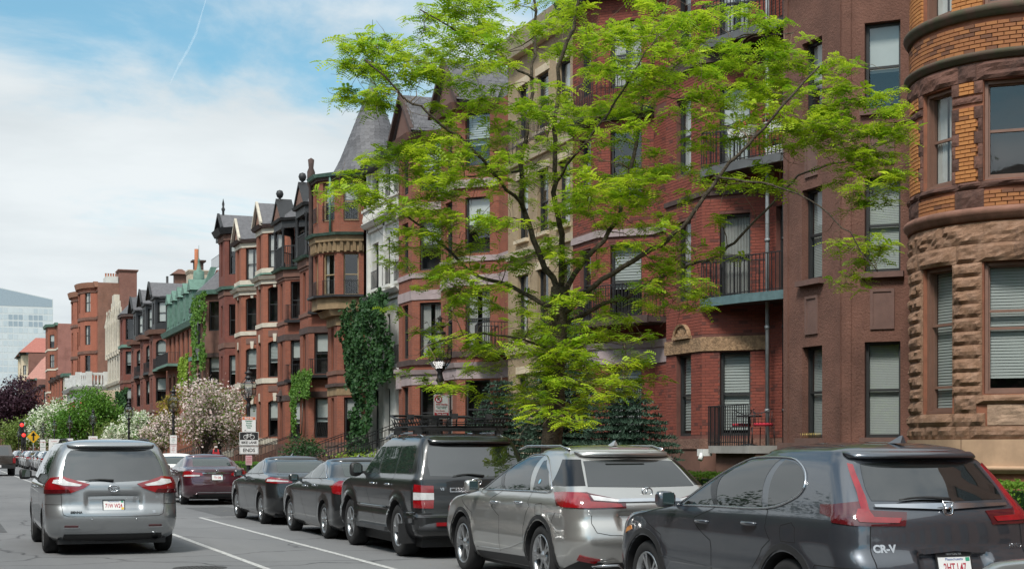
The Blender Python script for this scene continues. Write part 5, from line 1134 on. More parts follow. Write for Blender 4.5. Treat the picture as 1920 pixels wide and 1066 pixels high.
def house_far(y0, y1, top, m, lab, bays, trim=M_BROWNST, cap=None, xm=XM, lv=(3, 6.6, 10.2), party=None):
    h = wthing('rowhouse', lab, 'house', (xm, (y0 + y1) / 2, 0), 'far houses along the street'); path = [(xm, y0)]; ops = []; n = bays; L = (y1 - y0) / n
    for i in range(n):
        c = y0 + L * i + L * .25; path += [(xm, c - 1.0), (xm - 1.3, c + .3), (xm - 1.3, c + L * .35), (xm, c + L * .35 + 1.3)]
        for z in lv:
            if z + 2.6 < top:
                ops.append(dict(seg=1 + i * 4, s=.5, w=1.0, z=z, h=2.3, st=dict(fill=nextfill()))); ops.append(dict(seg=2 + i * 4, s=.5, w=1.0, z=z, h=2.3, st=dict(fill=nextfill())))
    path.append((xm, y1)); facade(h, path, 0, top, ops, m); mass(h, y0, y1, top, xm=xm, m=party)
    for z in lv: band(h, path, z - .5, z - .2, .08, trim)
    band(h, path, top - .3, top + .15, .35, cap or M_BROWNST, 'cornice', top=.15); return h, path
h, p = house_far(238, 250, 13.0, M_LIME, 'pale stone bay house with copper edged parapet beyond the tall apartment house', 1, M_LIME, M_COPPER); house_far(250, 276, 13.2, M_BR[1], 'row of red brick bays with pale roof dormers beyond the pale bay house', 4, M_BROWNST, M_DSTONE)
d = None
h, p = house_far(276, 296, 23.5, M_BR[1], 'brick corner house with green copper cornice and banded quoins', 1, M_LIME, M_COPPER, lv=(3, 7.5, 12, 16, 19.5), party=brick_mat('rose_party_brick', (.33, .14, .11), (.28, .12, .1), (.3, .18, .15), .2)); chimney(h, 26, 30, 276.2, 280, 23, 30, M_BR[1]); bx = MB(); bx.box((23, 277, 23.5), (26, 281, 25.5)); bx.build('roof_plant', mat('dark_green_plant', (.05, .07, .06), .7), h)
house_far(296, 330, 13.5, M_BR[0], 'dark red bay houses before the far corner, with black fire escapes', 4, M_DSTONE, M_BLACKW)
h, p = house_far(338, 360, 16.5, M_BR[3], 'brown house with pink pyramid roofs on the far block', 2, M_LIME, M_COPPER)
for yy in (342, 352): q = MB(); q.frustum([(17, yy - 4), (25, yy - 4), (25, yy + 4), (17, yy + 4)], 16.5, [(20.9, yy - .1), (21.1, yy - .1), (21.1, yy + .1), (20.9, yy + .1)], 21.5); q.build('pyramid_roof', mat('pink_tile', (.42, .20, .16), .8), h)
h, p = house_far(372, 400, 24, M_CREAMS, 'pale cream house with deep dark eaves on the far block', 2, M_LIME, M_BLACKW, lv=(3, 7, 11, 15, 19)); q = MB(); q.frustum([(17, 372), (30, 372), (30, 400), (17, 400)], 24.2, [(21, 378), (25, 378), (25, 394), (21, 394)], 28); q.build('roof', mat('red_tile', (.36, .13, .1), .8), h)
house_far(400, 470, 14, M_BR[0], 'low brick houses at the far end of the street', 5, M_BROWNST, M_DSTONE); house_far(480, 600, 15, M_BR[3], 'grey brown houses farthest along the street', 6, M_LIME, M_DSTONE)
# --- far glass office tower
def glass_tower():
    h = wthing('office_tower', 'pale blue glass office tower with slanted top, far behind the street', 'tower', (50, 1000, 0)); x0, x1, y0, y1 = 30.0, 66.0, 1000.0, 1040.0
    m, nt, b = nodes_of('hazed_tower_glass'); b.inputs['Roughness'].default_value = .12; b.inputs['Specular IOR Level'].default_value = .8
    oi = nt.nodes.new('ShaderNodeObjectInfo'); nt.links.new(mixcol(nt, (.42, .49, .54), (.54, .59, .62), oi.outputs['Random']), b.inputs['Base Color'])  # distance haze is painted into the pale blue-grey pane colours
    M_MUL = mat('hazed_tower_mullion', (.62, .66, .68), .6); M_TD = mat('tower_dark_glass', (.30, .37, .43), .15, 0, .1, 1)  # mullion colour is lightened to carry the same haze
    core = MB(); core.poly([(x0, y0, 0), (x1, y0, 0), (x1, y1, 0), (x0, y1, 0), (x0, y0, 103), (x1, y0, 96), (x1, y1, 96), (x0, y1, 103)], [(0, 1, 5, 4), (1, 2, 6, 5), (2, 3, 7, 6), (3, 0, 4, 7), (4, 5, 6, 7)]); core.build('core', M_MUL, h)
    # curtain wall panes on the two visible sides
    p = MB(); p.face([(.08, 0, .15), (.92, 0, .15), (.92, 0, .92), (.08, 0, .92)]); me = p.mesh('pane', m); me2 = p.mesh('pane', M_TD); nx, nz = 12, 22
    for i in range(nx):
        for k in range(nz):
            w, hz = (x1 - x0) / nx, 90 / nz; o = link('pane', me2 if (k in (19, 20) and 3 <= i <= 9 and i != 6) else me, h, (x0 + i * w, y0 - .05, k * hz)); o.scale = (w, 1, hz)
    p = MB(); p.face([(0, .08, .15), (0, .08, .92), (0, .92, .92), (0, .92, .15)]); me = p.mesh('pane', m)
    cr = MB(); cr.face([(x0 + 3, y0 - .08, 91), (x1 - .5, y0 - .08, 91), (x1 - .5, y0 - .08, 95.6), (x0 + 3, y0 - .08, 102)]); cr.build('crown_glass', M_TD, h, recalc=False)
    s = MB()
    for k in range(22): s.face([(x0 - .05, y0 + 1, k * 90 / 22 + .6), (x0 - .05, y1, k * 90 / 22 + .6), (x0 - .05, y1, (k + 1) * 90 / 22 - .4), (x0 - .05, y0 + 1, (k + 1) * 90 / 22 - .4)])
    s.build('side_glazing', m, h, recalc=False)
    w = wthing('office_block', 'low pale block at the foot of the glass tower', 'building', (20, 900, 0)); q = MB(); q.box((2, 900, 0), (60, 930, 26)); q.box((20, 899, 26), (40, 925, 32)); q.build('wall', mat('far_brick', (.34, .20, .16), .9), w)
    pm = MB(); pm.face([(0, 0, 0), (2.2, 0, 0), (2.2, 0, 2.2), (0, 0, 2.2)]); me = pm.mesh('window', M_TD)
    for i in range(12):
        for k in range(5): link('window', me, w, (5 + i * 4.3, 899.9, 3 + k * 4.5))
glass_tower()
# ------------------------------------------------------------------ vehicles
def pchip(xs, ys):
    xs, ys = np.array(xs, float), np.array(ys, float); h = np.diff(xs); d = np.diff(ys) / h; m = np.zeros_like(ys); m[0], m[-1] = d[0], d[-1]
    for i in range(1, len(xs) - 1): m[i] = 0 if d[i - 1] * d[i] <= 0 else 2 * d[i - 1] * d[i] / (d[i - 1] + d[i])
    def f(x):
        i = int(np.clip(np.searchsorted(xs, x) - 1, 0, len(xs) - 2)); t = (x - xs[i]) / h[i]; t = min(max(t, 0), 1)
        return float((1 + 2*t) * (1-t)**2 * ys[i] + t * (1-t)**2 * h[i] * m[i] + t*t * (3 - 2*t) * ys[i+1] + t*t * (t-1) * h[i] * m[i+1])
    return f
def paint(name, col, metal=.5, rough=.32):
    if name in MATS: return MATS[name]
    m, nt, b = nodes_of(name); b.inputs['Base Color'].default_value = (*col, 1); b.inputs['Metallic'].default_value = metal; b.inputs['Roughness'].default_value = rough
    b.inputs['Coat Weight'].default_value = 1; b.inputs['Coat Roughness'].default_value = .03; b.inputs['Coat IOR'].default_value = 1.8 if sum(col) > .08 else 1.5
    dust = ramp(nt, noise_out(nt, 1.2, 6, .7), .4, .85); f = nt.nodes.new('ShaderNodeMath'); f.operation = 'MULTIPLY'; f.inputs[1].default_value = .12 * min(1.0, .12 + 3 * sum(col)); nt.links.new(dust, f.inputs[0])
    nt.links.new(mixcol(nt, col, (.30, .28, .25), f.outputs[0]), b.inputs['Base Color'])
    ad = nt.nodes.new('ShaderNodeMath'); ad.operation = 'MULTIPLY_ADD'; ad.inputs[1].default_value = .04; ad.inputs[2].default_value = .005; nt.links.new(dust, ad.inputs[0]); nt.links.new(ad.outputs[0], b.inputs['Coat Roughness'])
    MATS[name] = m; return m
def car_glass(name, col, ior):
    m = mat(name, col, .02, 0, .3, 1); b = m.node_tree.nodes['Principled BSDF']; b.inputs['IOR'].default_value = ior; return m
M_CGLASS = car_glass('tinted_car_glass', (.008, .010, .010), 2.1)
M_CGLASS2 = car_glass('green_car_glass', (.022, .034, .030), 2.0)
M_GBLK = mat('gloss_black', (.008, .008, .009), .08, 0, .2, 4)
M_RUB = mat('tyre_rubber', (.016, .016, .017), .85, 0, .3, 12); M_TRIM = mat('black_plastic_trim', (.018, .018, .019), .55, 0, .3, 10); M_SHUT = mat('shut_line_gap', (.006, .006, .006), .9)
M_CHROME = mat('chrome', (.62, .63, .65), .12, 1.0, .08, 4); M_ALLOY = mat('alloy_wheel', (.52, .53, .54), .28, .9, .2, 8); M_ALLOYD = mat('dark_alloy_recess', (.02, .02, .021), .5, .3)
def lens(name, col, emit=0): return mat(name, col, .08, 0, .3, 9, spec=.7, coat=1.0)
M_RED = lens('red_tail_lens', (.26, .004, .008)); M_DRED = lens('dark_red_lens', (.075, .003, .006)); M_CLEAR = lens('clear_lens', (.62, .62, .62)); M_AMBER = lens('amber_lens', (.7, .25, .03))
M_PLATE = mat('plate_white', (.72, .73, .72), .5, 0, .06, 12); M_PRED = mat('plate_red_ink', (.42, .03, .05), .5); M_PBLUE = mat('plate_blue_ink', (.05, .12, .35), .5); M_PGREEN = mat('plate_green_sticker', (.04, .30, .18), .5); M_PYEL = mat('plate_yellow_sticker', (.8, .5, .03), .5)
class Shape:
    """car surface as stacked horizontal outlines: z, rear y, front y, half width, rear corner radius"""
    def __init__(s, rows, bow=.06, roof=.08, rcf=.35, barrel=.02, recess=(), flares=(), rowbow=None):
        s.cache = {}; z = [r[0] for r in rows]; s.rows = rows; s.z0, s.zs = z[0], z[-1]; s.H = z[-1] + roof; s.roof = roof
        s.fyr, s.fyf, s.fhw, s.frc = (pchip(z, [r[k] for r in rows]) for k in (1, 2, 3, 4)); s.bow, s.rcf, s.barrel = bow, rcf, barrel; s.recess, s.flares = recess, flares
    def par(s, z):
        k = round(z, 5)
        if k not in s.cache: s.cache[k] = s.par_(z)
        return s.cache[k]
    def par_(s, z):
        zz = min(z, s.zs); yr, yf, hw, rc = s.fyr(zz), s.fyf(zz), s.fhw(zz), s.frc(zz); ins = 0
        if z > s.zs:
            t = min((z - s.zs) / s.roof, .9985); ins = (1 - math.sqrt(1 - t * t)) * hw; ky = min(1.0, .42 * (yf - yr) / hw); yr += ins * ky; yf -= ins * ky * 1.1; hw -= ins * .985; rc = max(.02, rc * hw / (hw + ins))
        rc = min(rc, hw * .9); rf = min(s.rcf, hw * .8, (yf - yr) * .3); return yr, yf, hw, rc, rf
    def P(s, q, z, sg=-1):
        yr, yf, hw, rc, rf = s.par(z); bw = s.bow if z <= s.zs else s.bow * hw / s.par(s.zs)[2]; xe = hw - rc; yb = yr + bw * (xe / hw) ** 2; bf = bw * 1.6; xf = hw - rf; ybf = yf - bf * (xf / hw) ** 2
        if q <= 1: x = xe * q; y = yr + bw * (x / hw) ** 2
        elif q <= 2: a = (q - 1) * math.pi / 2; x = xe + rc * math.sin(a); y = yb + rc * (1 - math.cos(a)) * 1.15
        elif q <= 3:
            t = q - 2; ya = yb + rc * 1.15; ye = ybf - rf; y = ya + (ye - ya) * t; x = hw + s.barrel * (1 - (2 * t - 1) ** 2)
        elif q <= 4: a = (q - 3) * math.pi / 2; x = xf + rf * math.cos(a); y = ybf - rf + rf * math.sin(a)
        else: x = xf * (5 - q); y = yf - bf * (x / hw) ** 2
        for (xc, zc, hx, hz, d) in s.recess:
            if q <= 1.2:
                kx = max(0., min(1., (hx - abs(x - xc)) / .06)); kz = max(0., min(1., (hz - abs(z - zc)) / .05)); k = kx * kz; y += d * k * k * (3 - 2 * k)
        for (yc, zc, r, amt) in s.flares:
            if 1.5 < q < 3.6:
                d = math.hypot(y - yc, z - zc) - r; x += amt * math.exp(-(d / .055) ** 2) * (1 if z > zc - .15 else .3)
        return Vector((sg * x, y, z))
    def nrm(s, q, z, sg=-1):
        e = .01; a = s.P(min(5, q + e), z, sg) - s.P(max(0, q - e), z, sg); b = s.P(q, min(z + e, s.H - .0002), sg) - s.P(q, max(z - e, s.z0), sg); n = a.cross(b) if sg < 0 else b.cross(a); n = n.normalized() if n.length > 1e-9 else Vector((0, -1, 0))
        ref = Vector((sg, 0, 0)) if q > 1.5 and q < 3.5 else Vector((0, -1 if q <= 1.5 else 1, 0))
        return n if n.dot(ref) >= -.15 else -n
    def q_of(s, kind, a, z):
        yr, yf, hw, rc, rf = s.par(z); xe = hw - rc
        if kind == 'q': return a
        if kind == 'r':
            if a <= xe: return a / xe
            return 1 + math.asin(min(1, (a - xe) / rc)) / (math.pi / 2)
        if kind == 'f': return 5 - min(1, a / (hw - rf)) 
        y0 = s.P(2, z).y; y1 = s.P(3, z).y
        if a < y0:
            lo, hi = 1., 2.
            for _ in range(20):
                m = (lo + hi) / 2
                if s.P(m, z).y < a: lo = m
                else: hi = m
            return lo
        return min(3.6, 2 + (a - y0) / (y1 - y0))
    def body(s, well, mats, name, parent, rw, wheels, side_n=56):
        zz = []; rows = s.rows
        for r0, r1 in zip(rows, rows[1:]):
            n = max(1, math.ceil(max((r1[0] - r0[0]) / .035, abs(r1[1] - r0[1]) / .09, abs(r1[2] - r0[2]) / .14))); zz += [r0[0] + (r1[0] - r0[0]) * i / n for i in range(n)]
        zz += [s.zs + s.roof * math.sin(math.pi / 2 * i / 9) for i in range(9)] + [s.H - .0001]
        qs = list(np.linspace(0, 1, 22)) + list(np.linspace(1, 2, 9)[1:]) + list(np.linspace(2, 3, side_n)[1:]) + list(np.linspace(3, 4, 7)[1:]) + list(np.linspace(4, 5, 7)[1:])
        V = []; F = []; n = 2 * len(qs) - 2
        for z in zz:
            L = [s.P(q, z, -1) for q in qs]; Rr = [Vector((-p.x, p.y, p.z)) for p in L[1:-1]][::-1]; V += L + Rr
        for i in range(len(zz) - 1):
            for j in range(n): F.append((i * n + j, i * n + (j + 1) % n, (i + 1) * n + (j + 1) % n, (i + 1) * n + j))
        F.append(tuple(range(n))); F.append(tuple((len(zz) - 1) * n + j for j in range(n))[::-1])
        me = bpy.data.meshes.new(name); me.from_pydata([tuple(v) for v in V], [], F)
        for m in mats: me.materials.append(m)
        bm = bmesh.new(); bm.from_mesh(me); bmesh.ops.recalc_face_normals(bm, faces=bm.faces); bm.to_mesh(me); bm.free()
        ob = bpy.data.objects.new('b', me)
        cu = MB(); hw = max(r[3] for r in rows)
        for y in wheels:
            for sg in (-1, 1):
                k = 40; pts = [(sg * (hw - .34), y + well * math.cos(2 * math.pi * i / k), rw + well * math.sin(2 * math.pi * i / k)) for i in range(k)]; cu.extrude(pts, (sg * .7, 0, 0), 1)
        cm = cu.mesh('c', mats, True); co = bpy.data.objects.new('c', cm); md = ob.modifiers.new('b', 'BOOLEAN'); md.operation = 'DIFFERENCE'; md.object = co; md.solver = 'EXACT'
        nm = baked([ob, co]); nm.name = name
        nm.polygons.foreach_set('use_smooth', [True] * len(nm.polygons)); nm.set_sharp_from_angle(angle=R(38)); return _link0(name, nm, parent)
    def skin(s, poly, off=.003, sg=-1, dz=.05, thick=True):
        """polygon of (kind, a, z) laid on the surface as a crisp-edged shell"""
        P2 = [(s.q_of(*p), p[2]) for p in poly]; bm = bmesh.new(); f = bm.faces.new([bm.verts.new((q, 0, z)) for q, z in P2])
        qa, qb = min(p[0] for p in P2), max(p[0] for p in P2); za, zb = min(p[1] for p in P2), max(p[1] for p in P2)
        cuts = [q for q in (list(np.arange(0, 1, .1)) + list(np.arange(1, 2, .125)) + list(np.arange(2, 3, .03)) + list(np.arange(3, 5.01, .1))) if qa + 1e-4 < q < qb - 1e-4]
        for q in cuts: bmesh.ops.bisect_plane(bm, geom=bm.verts[:] + bm.edges[:] + bm.faces[:], plane_co=(q, 0, 0), plane_no=(1, 0, 0))
        nz = int((zb - za) / dz)
        for i in range(1, nz + 1):
            z = za + (zb - za) * i / (nz + 1); bmesh.ops.bisect_plane(bm, geom=bm.verts[:] + bm.edges[:] + bm.faces[:], plane_co=(0, 0, z), plane_no=(0, 0, 1))
        N = {v: s.nrm(v.co.x, v.co.z, sg) for v in bm.verts}
        for v in bm.verts: v.co = s.P(v.co.x, v.co.z, sg) + N[v] * off
        if thick:
            ed = [e for e in bm.edges if e.is_boundary]; r = bmesh.ops.extrude_edge_only(bm, edges=ed); 
            nv = [g for g in r['geom'] if isinstance(g, bmesh.types.BMVert)]
            for v in nv:
                base = min(N, key=lambda u: (u.co - v.co).length_squared); v.co = v.co - N[base] * (off + .012)
        bmesh.ops.recalc_face_normals(bm, faces=bm.faces)
        me = bpy.data.meshes.new('skin'); bm.to_mesh(me); bm.free(); me.polygons.foreach_set('use_smooth', [True] * len(me.polygons)); me.set_sharp_from_angle(angle=R(50)); return me
    def path(s, pts, n=10, off=0.0, sg=-1):
        out = []; 
        for a, b in zip(pts, pts[1:]):
            for i in range(n): 
                t = i / n; z = a[2] + (b[2] - a[2]) * t; qa, qb = s.q_of(*a), s.q_of(*b); q = qa + (qb - qa) * t; out.append((q, z))
        out.append((s.q_of(*pts[-1]), pts[-1][2])); return [(s.P(q, z, sg) + s.nrm(q, z, sg) * off, s.nrm(q, z, sg)) for q, z in out]
    def ribbon(s, pts, w=.006, off=.0018, sg=-1, n=10):
        L = s.path(pts, n, off, sg); mb = MB(); E = []
        for i, (p, nn) in enumerate(L):
            t = (L[min(i + 1, len(L) - 1)][0] - L[max(i - 1, 0)][0]); sd = nn.cross(t).normalized() * (w / 2); E.append((p - sd, p + sd))
        for (a, b), (c, d) in zip(E, E[1:]): mb.face([a, b, d, c])
        return mb
def wheel_meshes(r, w, rim_r, spokes, sw, style='v', hubm=None):
    t = MB(); sh = rim_r
    prof = [(sh - .012, -w/2 + .02), (sh + .01, -w/2 + .004), (r - .055, -w/2 - .006), (r - .022, -w/2 + .012), (r - .004, -w/2 + .04), (r, -w/2 + .07), (r, w/2 - .07), (r - .004, w/2 - .04), (r - .022, w/2 - .012), (sh, w/2), (sh - .03, w/2)]
    t.lathe(prof, 40, 0, axis='X')
    for i in range(3): x = -w/2 + .075 + i * (w - .15) / 2; t.lathe([(r + .0005, x - .006), (r - .004, x), (r + .0005, x + .006)], 40, 0, axis='X')
    g = MB(); xo = -w/2
    g.lathe([(sh, xo + .018), (sh - .004, xo + .004), (sh - .018, xo + .006), (sh - .03, xo + .05), (sh - .035, w/2 - .03)], 40, 0, axis='X'); g.lathe([(.001, xo + .075), (sh - .03, xo + .075)], 30, 1, axis='X', smooth=False)
    g.lathe([(.001, xo + .008), (.028, xo + .008), (.036, xo + .016), (.075, xo + .03), (.08, xo + .07)], 20, 0, axis='X')
    for k in range(spokes):
        a0 = 2 * math.pi * k / spokes
        offs = (0,) if style == 'i' else (-.16, .16)
        for da in offs:
            a1 = a0 + (da if style == 'v' else 0); ab = a0 + (da * .35 if style == 'v' else 0); P = []
            for rr, an, ww, x0 in ((.05, ab, sw * 1.1, xo + .028), (sh * .55, (ab + a1) / 2, sw * .9, xo + .02), (sh - .012, a1, sw * 1.15, xo + .012)):
                c, d = math.cos(an), math.sin(an); P.append([(x0, rr * c - ww / 2 * d, rr * d + ww / 2 * c), (x0, rr * c + ww / 2 * d, rr * d - ww / 2 * c), (x0 + .035, rr * c + ww * .4 * d, rr * d - ww * .4 * c), (x0 + .035, rr * c - ww * .4 * d, rr * d + ww * .4 * c)])
            for A, B in zip(P, P[1:]): 
                for i in range(4): j = (i + 1) % 4; g.face([A[i], A[j], B[j], B[i]])
    return t.mesh('wheel', M_RUB, True), g.mesh('rim', [M_ALLOY, M_ALLOYD], True)
class Car:
    def __init__(c, name, label, cat, loc, sh, pm, wheels, rw, spec, group=None, rz=0.0, tint=M_CGLASS, wheel=('v', 5, .035), tw=.235, rimr=None, well=.05):
        c.o = thing(name, label, cat, loc, rz, group); c.s = sh; c.pm = pm; c.hw = max(r[3] for r in sh.rows)
        sh.body(rw + well, [pm, M_TRIM], 'body', c.o, rw, wheels); tm, rm = wheel_meshes(rw, tw, rimr or rw * .68, wheel[1], wheel[2], wheel[0])
        for y in wheels:
            for sg in (-1, 1):
                w = _link0('wheel', tm, c.o, (sg * (c.hw - tw / 2 - .012), y, rw), 0 if sg < 0 else math.pi); _link0('rim', rm, w)
        # dark underside
        u = MB(); u.box((-c.hw + .18, .3, .17), (c.hw - .18, max(r[2] for r in sh.rows) - .4, sh.z0 + .05)); u.build('underbody', M_TRIM, c.o)
    def skin(c, name, poly, m, off=.003, both=True, thick=True, parent=None):
        for sg in ((-1, 1) if both else (-1,)):
            me = c.s.skin(poly, off, sg, thick=thick); me.materials.append(m); o = _link0(name, me, parent or c.o)
        return o
    def rear(c, name, half, m, off=.003, parent=None, thick=True):
        """rear-centre piece given by its left half outline, mirrored into one mesh"""
        a = c.s.skin(half, off, -1, thick=False); b = bmesh.new(); b.from_mesh(a); n = b.verts[:]; 
        b2 = c.s.skin(half, off, 1, thick=False); b.from_mesh(b2); bmesh.ops.remove_doubles(b, verts=b.verts, dist=.002); bmesh.ops.recalc_face_normals(b, faces=b.faces); b.to_mesh(a); b.free(); a.materials.append(m); a.polygons.foreach_set('use_smooth', [True] * len(a.polygons)); return _link0(name, a, parent or c.o)
    def line(c, pts, w=.007, m=None, both=True, name='shut_line', off=.0018):
        for sg in ((-1, 1) if both else (-1,)): c.s.ribbon(pts, w, off, sg).build(name, m or M_SHUT, c.o, recalc=False)
    def tube(c, name, pts, r, m, both=True, off=.004, n=8):
        for sg in ((-1, 1) if both else (-1,)):
            t = MB(); t.tube([p for p, _ in c.s.path(pts, n, off, sg)], r, 6); t.build(name, m, c.o, recalc=False)
    def mirror(c, y, z, m=None, size=(.11, .09, .16)):
        for sg in (-1, 1):
            b = MB(); x0 = sg * (abs(c.s.P(c.s.q_of('s', y, z), z).x) + .02); w, d, hh = size; k = 10; prev = None
            rings = [(.0, .55), (.25, .9), (.6, 1.0), (.9, .9), (1.0, .6)]
            for t, s in rings:
                ring = [(x0 + sg * (.03 + w * 1.7 * t), y + d * .6 * math.copysign(abs(math.cos(a)) ** .6, math.cos(a)) * s, z + .05 + hh * .5 * math.copysign(abs(math.sin(a)) ** .6, math.sin(a)) * s) for a in [2 * math.pi * i / k for i in range(k)]]
                if prev: 
                    for i in range(k): b.face([prev[i], prev[(i + 1) % k], ring[(i + 1) % k], ring[i]], smooth=True)
                else: b.face(ring)
                prev = ring
            b.face(prev); b.box((x0 - .04, y - .04, z - .02), (x0 + .05, y + .04, z + .02)) ; mo = b.build('mirror', m or c.pm, c.o, weld=True)
            g = MB(); ya = y - d * .6 - .004; g.face([(x0 + sg * .06, ya, z + .0), (x0 + sg * (w * 1.6), ya, z + .0), (x0 + sg * (w * 1.6), ya, z + .05 + hh * .38), (x0 + sg * .06, ya, z + .05 + hh * .38)]); _link0('mirror_glass', g.mesh('mirror_glass', M_CGLASS2), mo)
    def handle(c, y, z, m=None):
        for sg in (-1, 1):
            p = [c.s.P(c.s.q_of('s', y + d, z), z, sg) + Vector((sg * o, 0, 0)) for d, o in ((-.11, .002), (-.09, .03), (.0, .036), (.09, .03), (.11, .002))]; b = MB(); b.tube(p, [.012, .016, .017, .016, .012], 8); b.build('door_handle', m or c.pm, c.o, recalc=False)
    def plate(c, z, txt, w=.305, hh=.152, deep=0.0, stick=True, top=None):
        p = c.s.P(0, z); n = c.s.nrm(0, z); up = Vector((0, -n.z, -n.y * -1)); up = Vector((0, n.z, -n.y)).normalized(); up = up if up.z > 0 else -up; p = p + n * .012
        b = MB(); b.box((-w/2, -hh/2, -.004), (w/2, hh/2, .004)); o = b.build('licence_plate', M_PLATE, c.o); o.matrix_local = facing(p, (1, 0, 0), up)
        fr = MB()
        for q in ((-w/2 - .012, -hh/2 - .012, w/2 + .012, -hh/2), (-w/2 - .012, hh/2, w/2 + .012, hh/2 + .012 + (.03 if top else 0)), (-w/2 - .012, -hh/2, -w/2, hh/2), (w/2, -hh/2, w/2 + .012, hh/2)): fr.box((q[0], q[1], -.004), (q[2], q[3], .007))
        f = fr.build('plate_frame', M_TRIM, c.o); f.matrix_local = facing(p, (1, 0, 0), up)
        text_part('plate_number', txt, hh * .62, M_PRED, o, Matrix.Translation((0, -.012, .0055)) @ Matrix.Diagonal((.62, 1, 1, 1)), .0005, bold=.0015)
        text_part('plate_state', 'Massachusetts', hh * .19, M_PBLUE, o, Matrix.Translation((0, hh * .38, .0055)), .0005)
        if top: text_part('dealer_name', top, .022, M_PLATE, f, Matrix.Translation((0, hh/2 + .022, .0085)), .0005)
        if stick: s = MB(); s.box((w/2 - .045, hh/2 - .035, .004), (w/2 - .008, hh/2 - .006, .006)); _link0('sticker', s.mesh('sticker', M_PGREEN), o)
        return o
    def emblem(c, z, kind, r, m=None, off=.012):
        p = c.s.P(0, z) + c.s.nrm(0, z) * off; b = MB(); m = m or M_CHROME
        def ell(rx, rz, cz=0, t=.16): b.tube([(rx * math.cos(a), 0, cz + rz * math.sin(a)) for a in [2 * math.pi * i / 28 for i in range(28)]], r * t, 5, closed=True)
        if kind == 'ovals': ell(r, r * .68); ell(r * .36, r * .62, 0, .13); ell(r * .72, r * .22, r * .30, .13)
        elif kind == 'l': ell(r, r * .78); b.tube([(r * .12, 0, r * .6), (-r * .45, 0, -r * .42), (-r * .3, 0, -r * .52), (r * .62, 0, -r * .52)], r * .12, 5)
        elif kind == 'h':
            P = [(-.82, .8), (.82, .8), (.62, -.72), (.4, -.9), (-.4, -.9), (-.62, -.72)]; b.tube([(x * r, 0, z_ * r) for x, z_ in P], r * .12, 5, closed=True)
            for sx in (-1, 1): b.tube([(sx * .58 * r, 0, .62 * r), (sx * .40 * r, 0, -.68 * r)], r * .14, 5)
            b.tube([(-.5 * r, 0, -.05 * r), (.5 * r, 0, -.05 * r)], r * .15, 5)
        else: ell(r, r * .5)
        o = b.build('emblem', m, c.o, recalc=False); o.location = p; return o
    def word(c, name, txt, x, z, size, m=None, bold=.002, spacing=1.0):
        p = c.s.P(c.s.q_of('r', abs(x), z), z, -1 if x < 0 else 1); n = c.s.nrm(c.s.q_of('r', abs(x), z), z, -1 if x < 0 else 1); up = (Vector((0, 0, 1)) - n * n.z).normalized(); xd = up.cross(n)
        return text_part(name, txt, size, m or M_CHROME, c.o, facing(p + n * .004, xd, up), .002, bold=bold, spacing=spacing)
    def fin(c, y, m=None):
        z = c.s.H - .012; b = MB(); b.poly([(-.03, y - .02, z), (.03, y - .02, z), (.03, y + .16, z), (-.03, y + .16, z), (0, y - .01, z + .065), (0, y + .03, z + .06)], [(0, 1, 4), (1, 2, 5, 4), (2, 3, 5), (3, 0, 4, 5)]); b.build('antenna_fin', m or c.pm, c.o)
    def rails(c, y0, y1, x, m, h=.045, r=.016):
        for sg in (-1, 1):
            zt = lambda y: c.s.zs + .045; b = MB(); k = 12; pts = []
            for i in range(k + 1):
                t = i / k; e = min(1, min(t, 1 - t) * 6); pts.append((sg * x, y0 + (y1 - y0) * t, c.s.zs + c.s.roof * .35 + h * e))
            b.tube(pts, r, 6)
            b.build('roof_rail', m, c.o, recalc=False)
    def wiper(c, z, x0, x1, dz=.03):
        b = MB(); pts = []
        for i in range(7):
            t = i / 6; x = x0 + (x1 - x0) * t; zz = z + dz * math.sin(t * 3) ; sg = -1 if x < 0 else 1; pts.append(c.s.P(c.s.q_of('r', abs(x), zz), zz, sg) + Vector((0, -.03, 0)))
        b.tube(pts, [.018, .014, .012, .01, .008, .008, .005], 6); b.build('wiper', M_TRIM, c.o, recalc=False)
    def bar(c, name, half, z0, z1, out, m, n=14, zc=None):
        """bumper or spoiler lip standing proud of the rear: from centre to half width"""
        b = MB(); pts = []
        for sg in (-1, 1):
            prev = None
            for i in range(n + 1):
                x = half * i / n; q0 = c.s.q_of('r', min(x, c.s.par(z0)[2] * .98), z0); q1 = c.s.q_of('r', min(x, c.s.par(z1)[2] * .98), z1)
                A, B = c.s.P(q0, z0, sg), c.s.P(q1, z1, sg); e = out * (1 - (i / n) ** 6 * .7); nA, nB = c.s.nrm(q0, z0, sg), c.s.nrm(q1, z1, sg); nA.z = nB.z = 0
                ring = [A - nA * .02, A + nA * e * .6, (A * .7 + B * .3) + nA * e, (A * .25 + B * .75) + nB * e, B + nB * e * .75, B - nB * .02]
                if prev:
                    for k in range(5): b.face([prev[k], ring[k], ring[k + 1], prev[k + 1]], smooth=True)
                prev = ring
            b.face(prev)
        return b.build(name, m, c.o, weld=True)
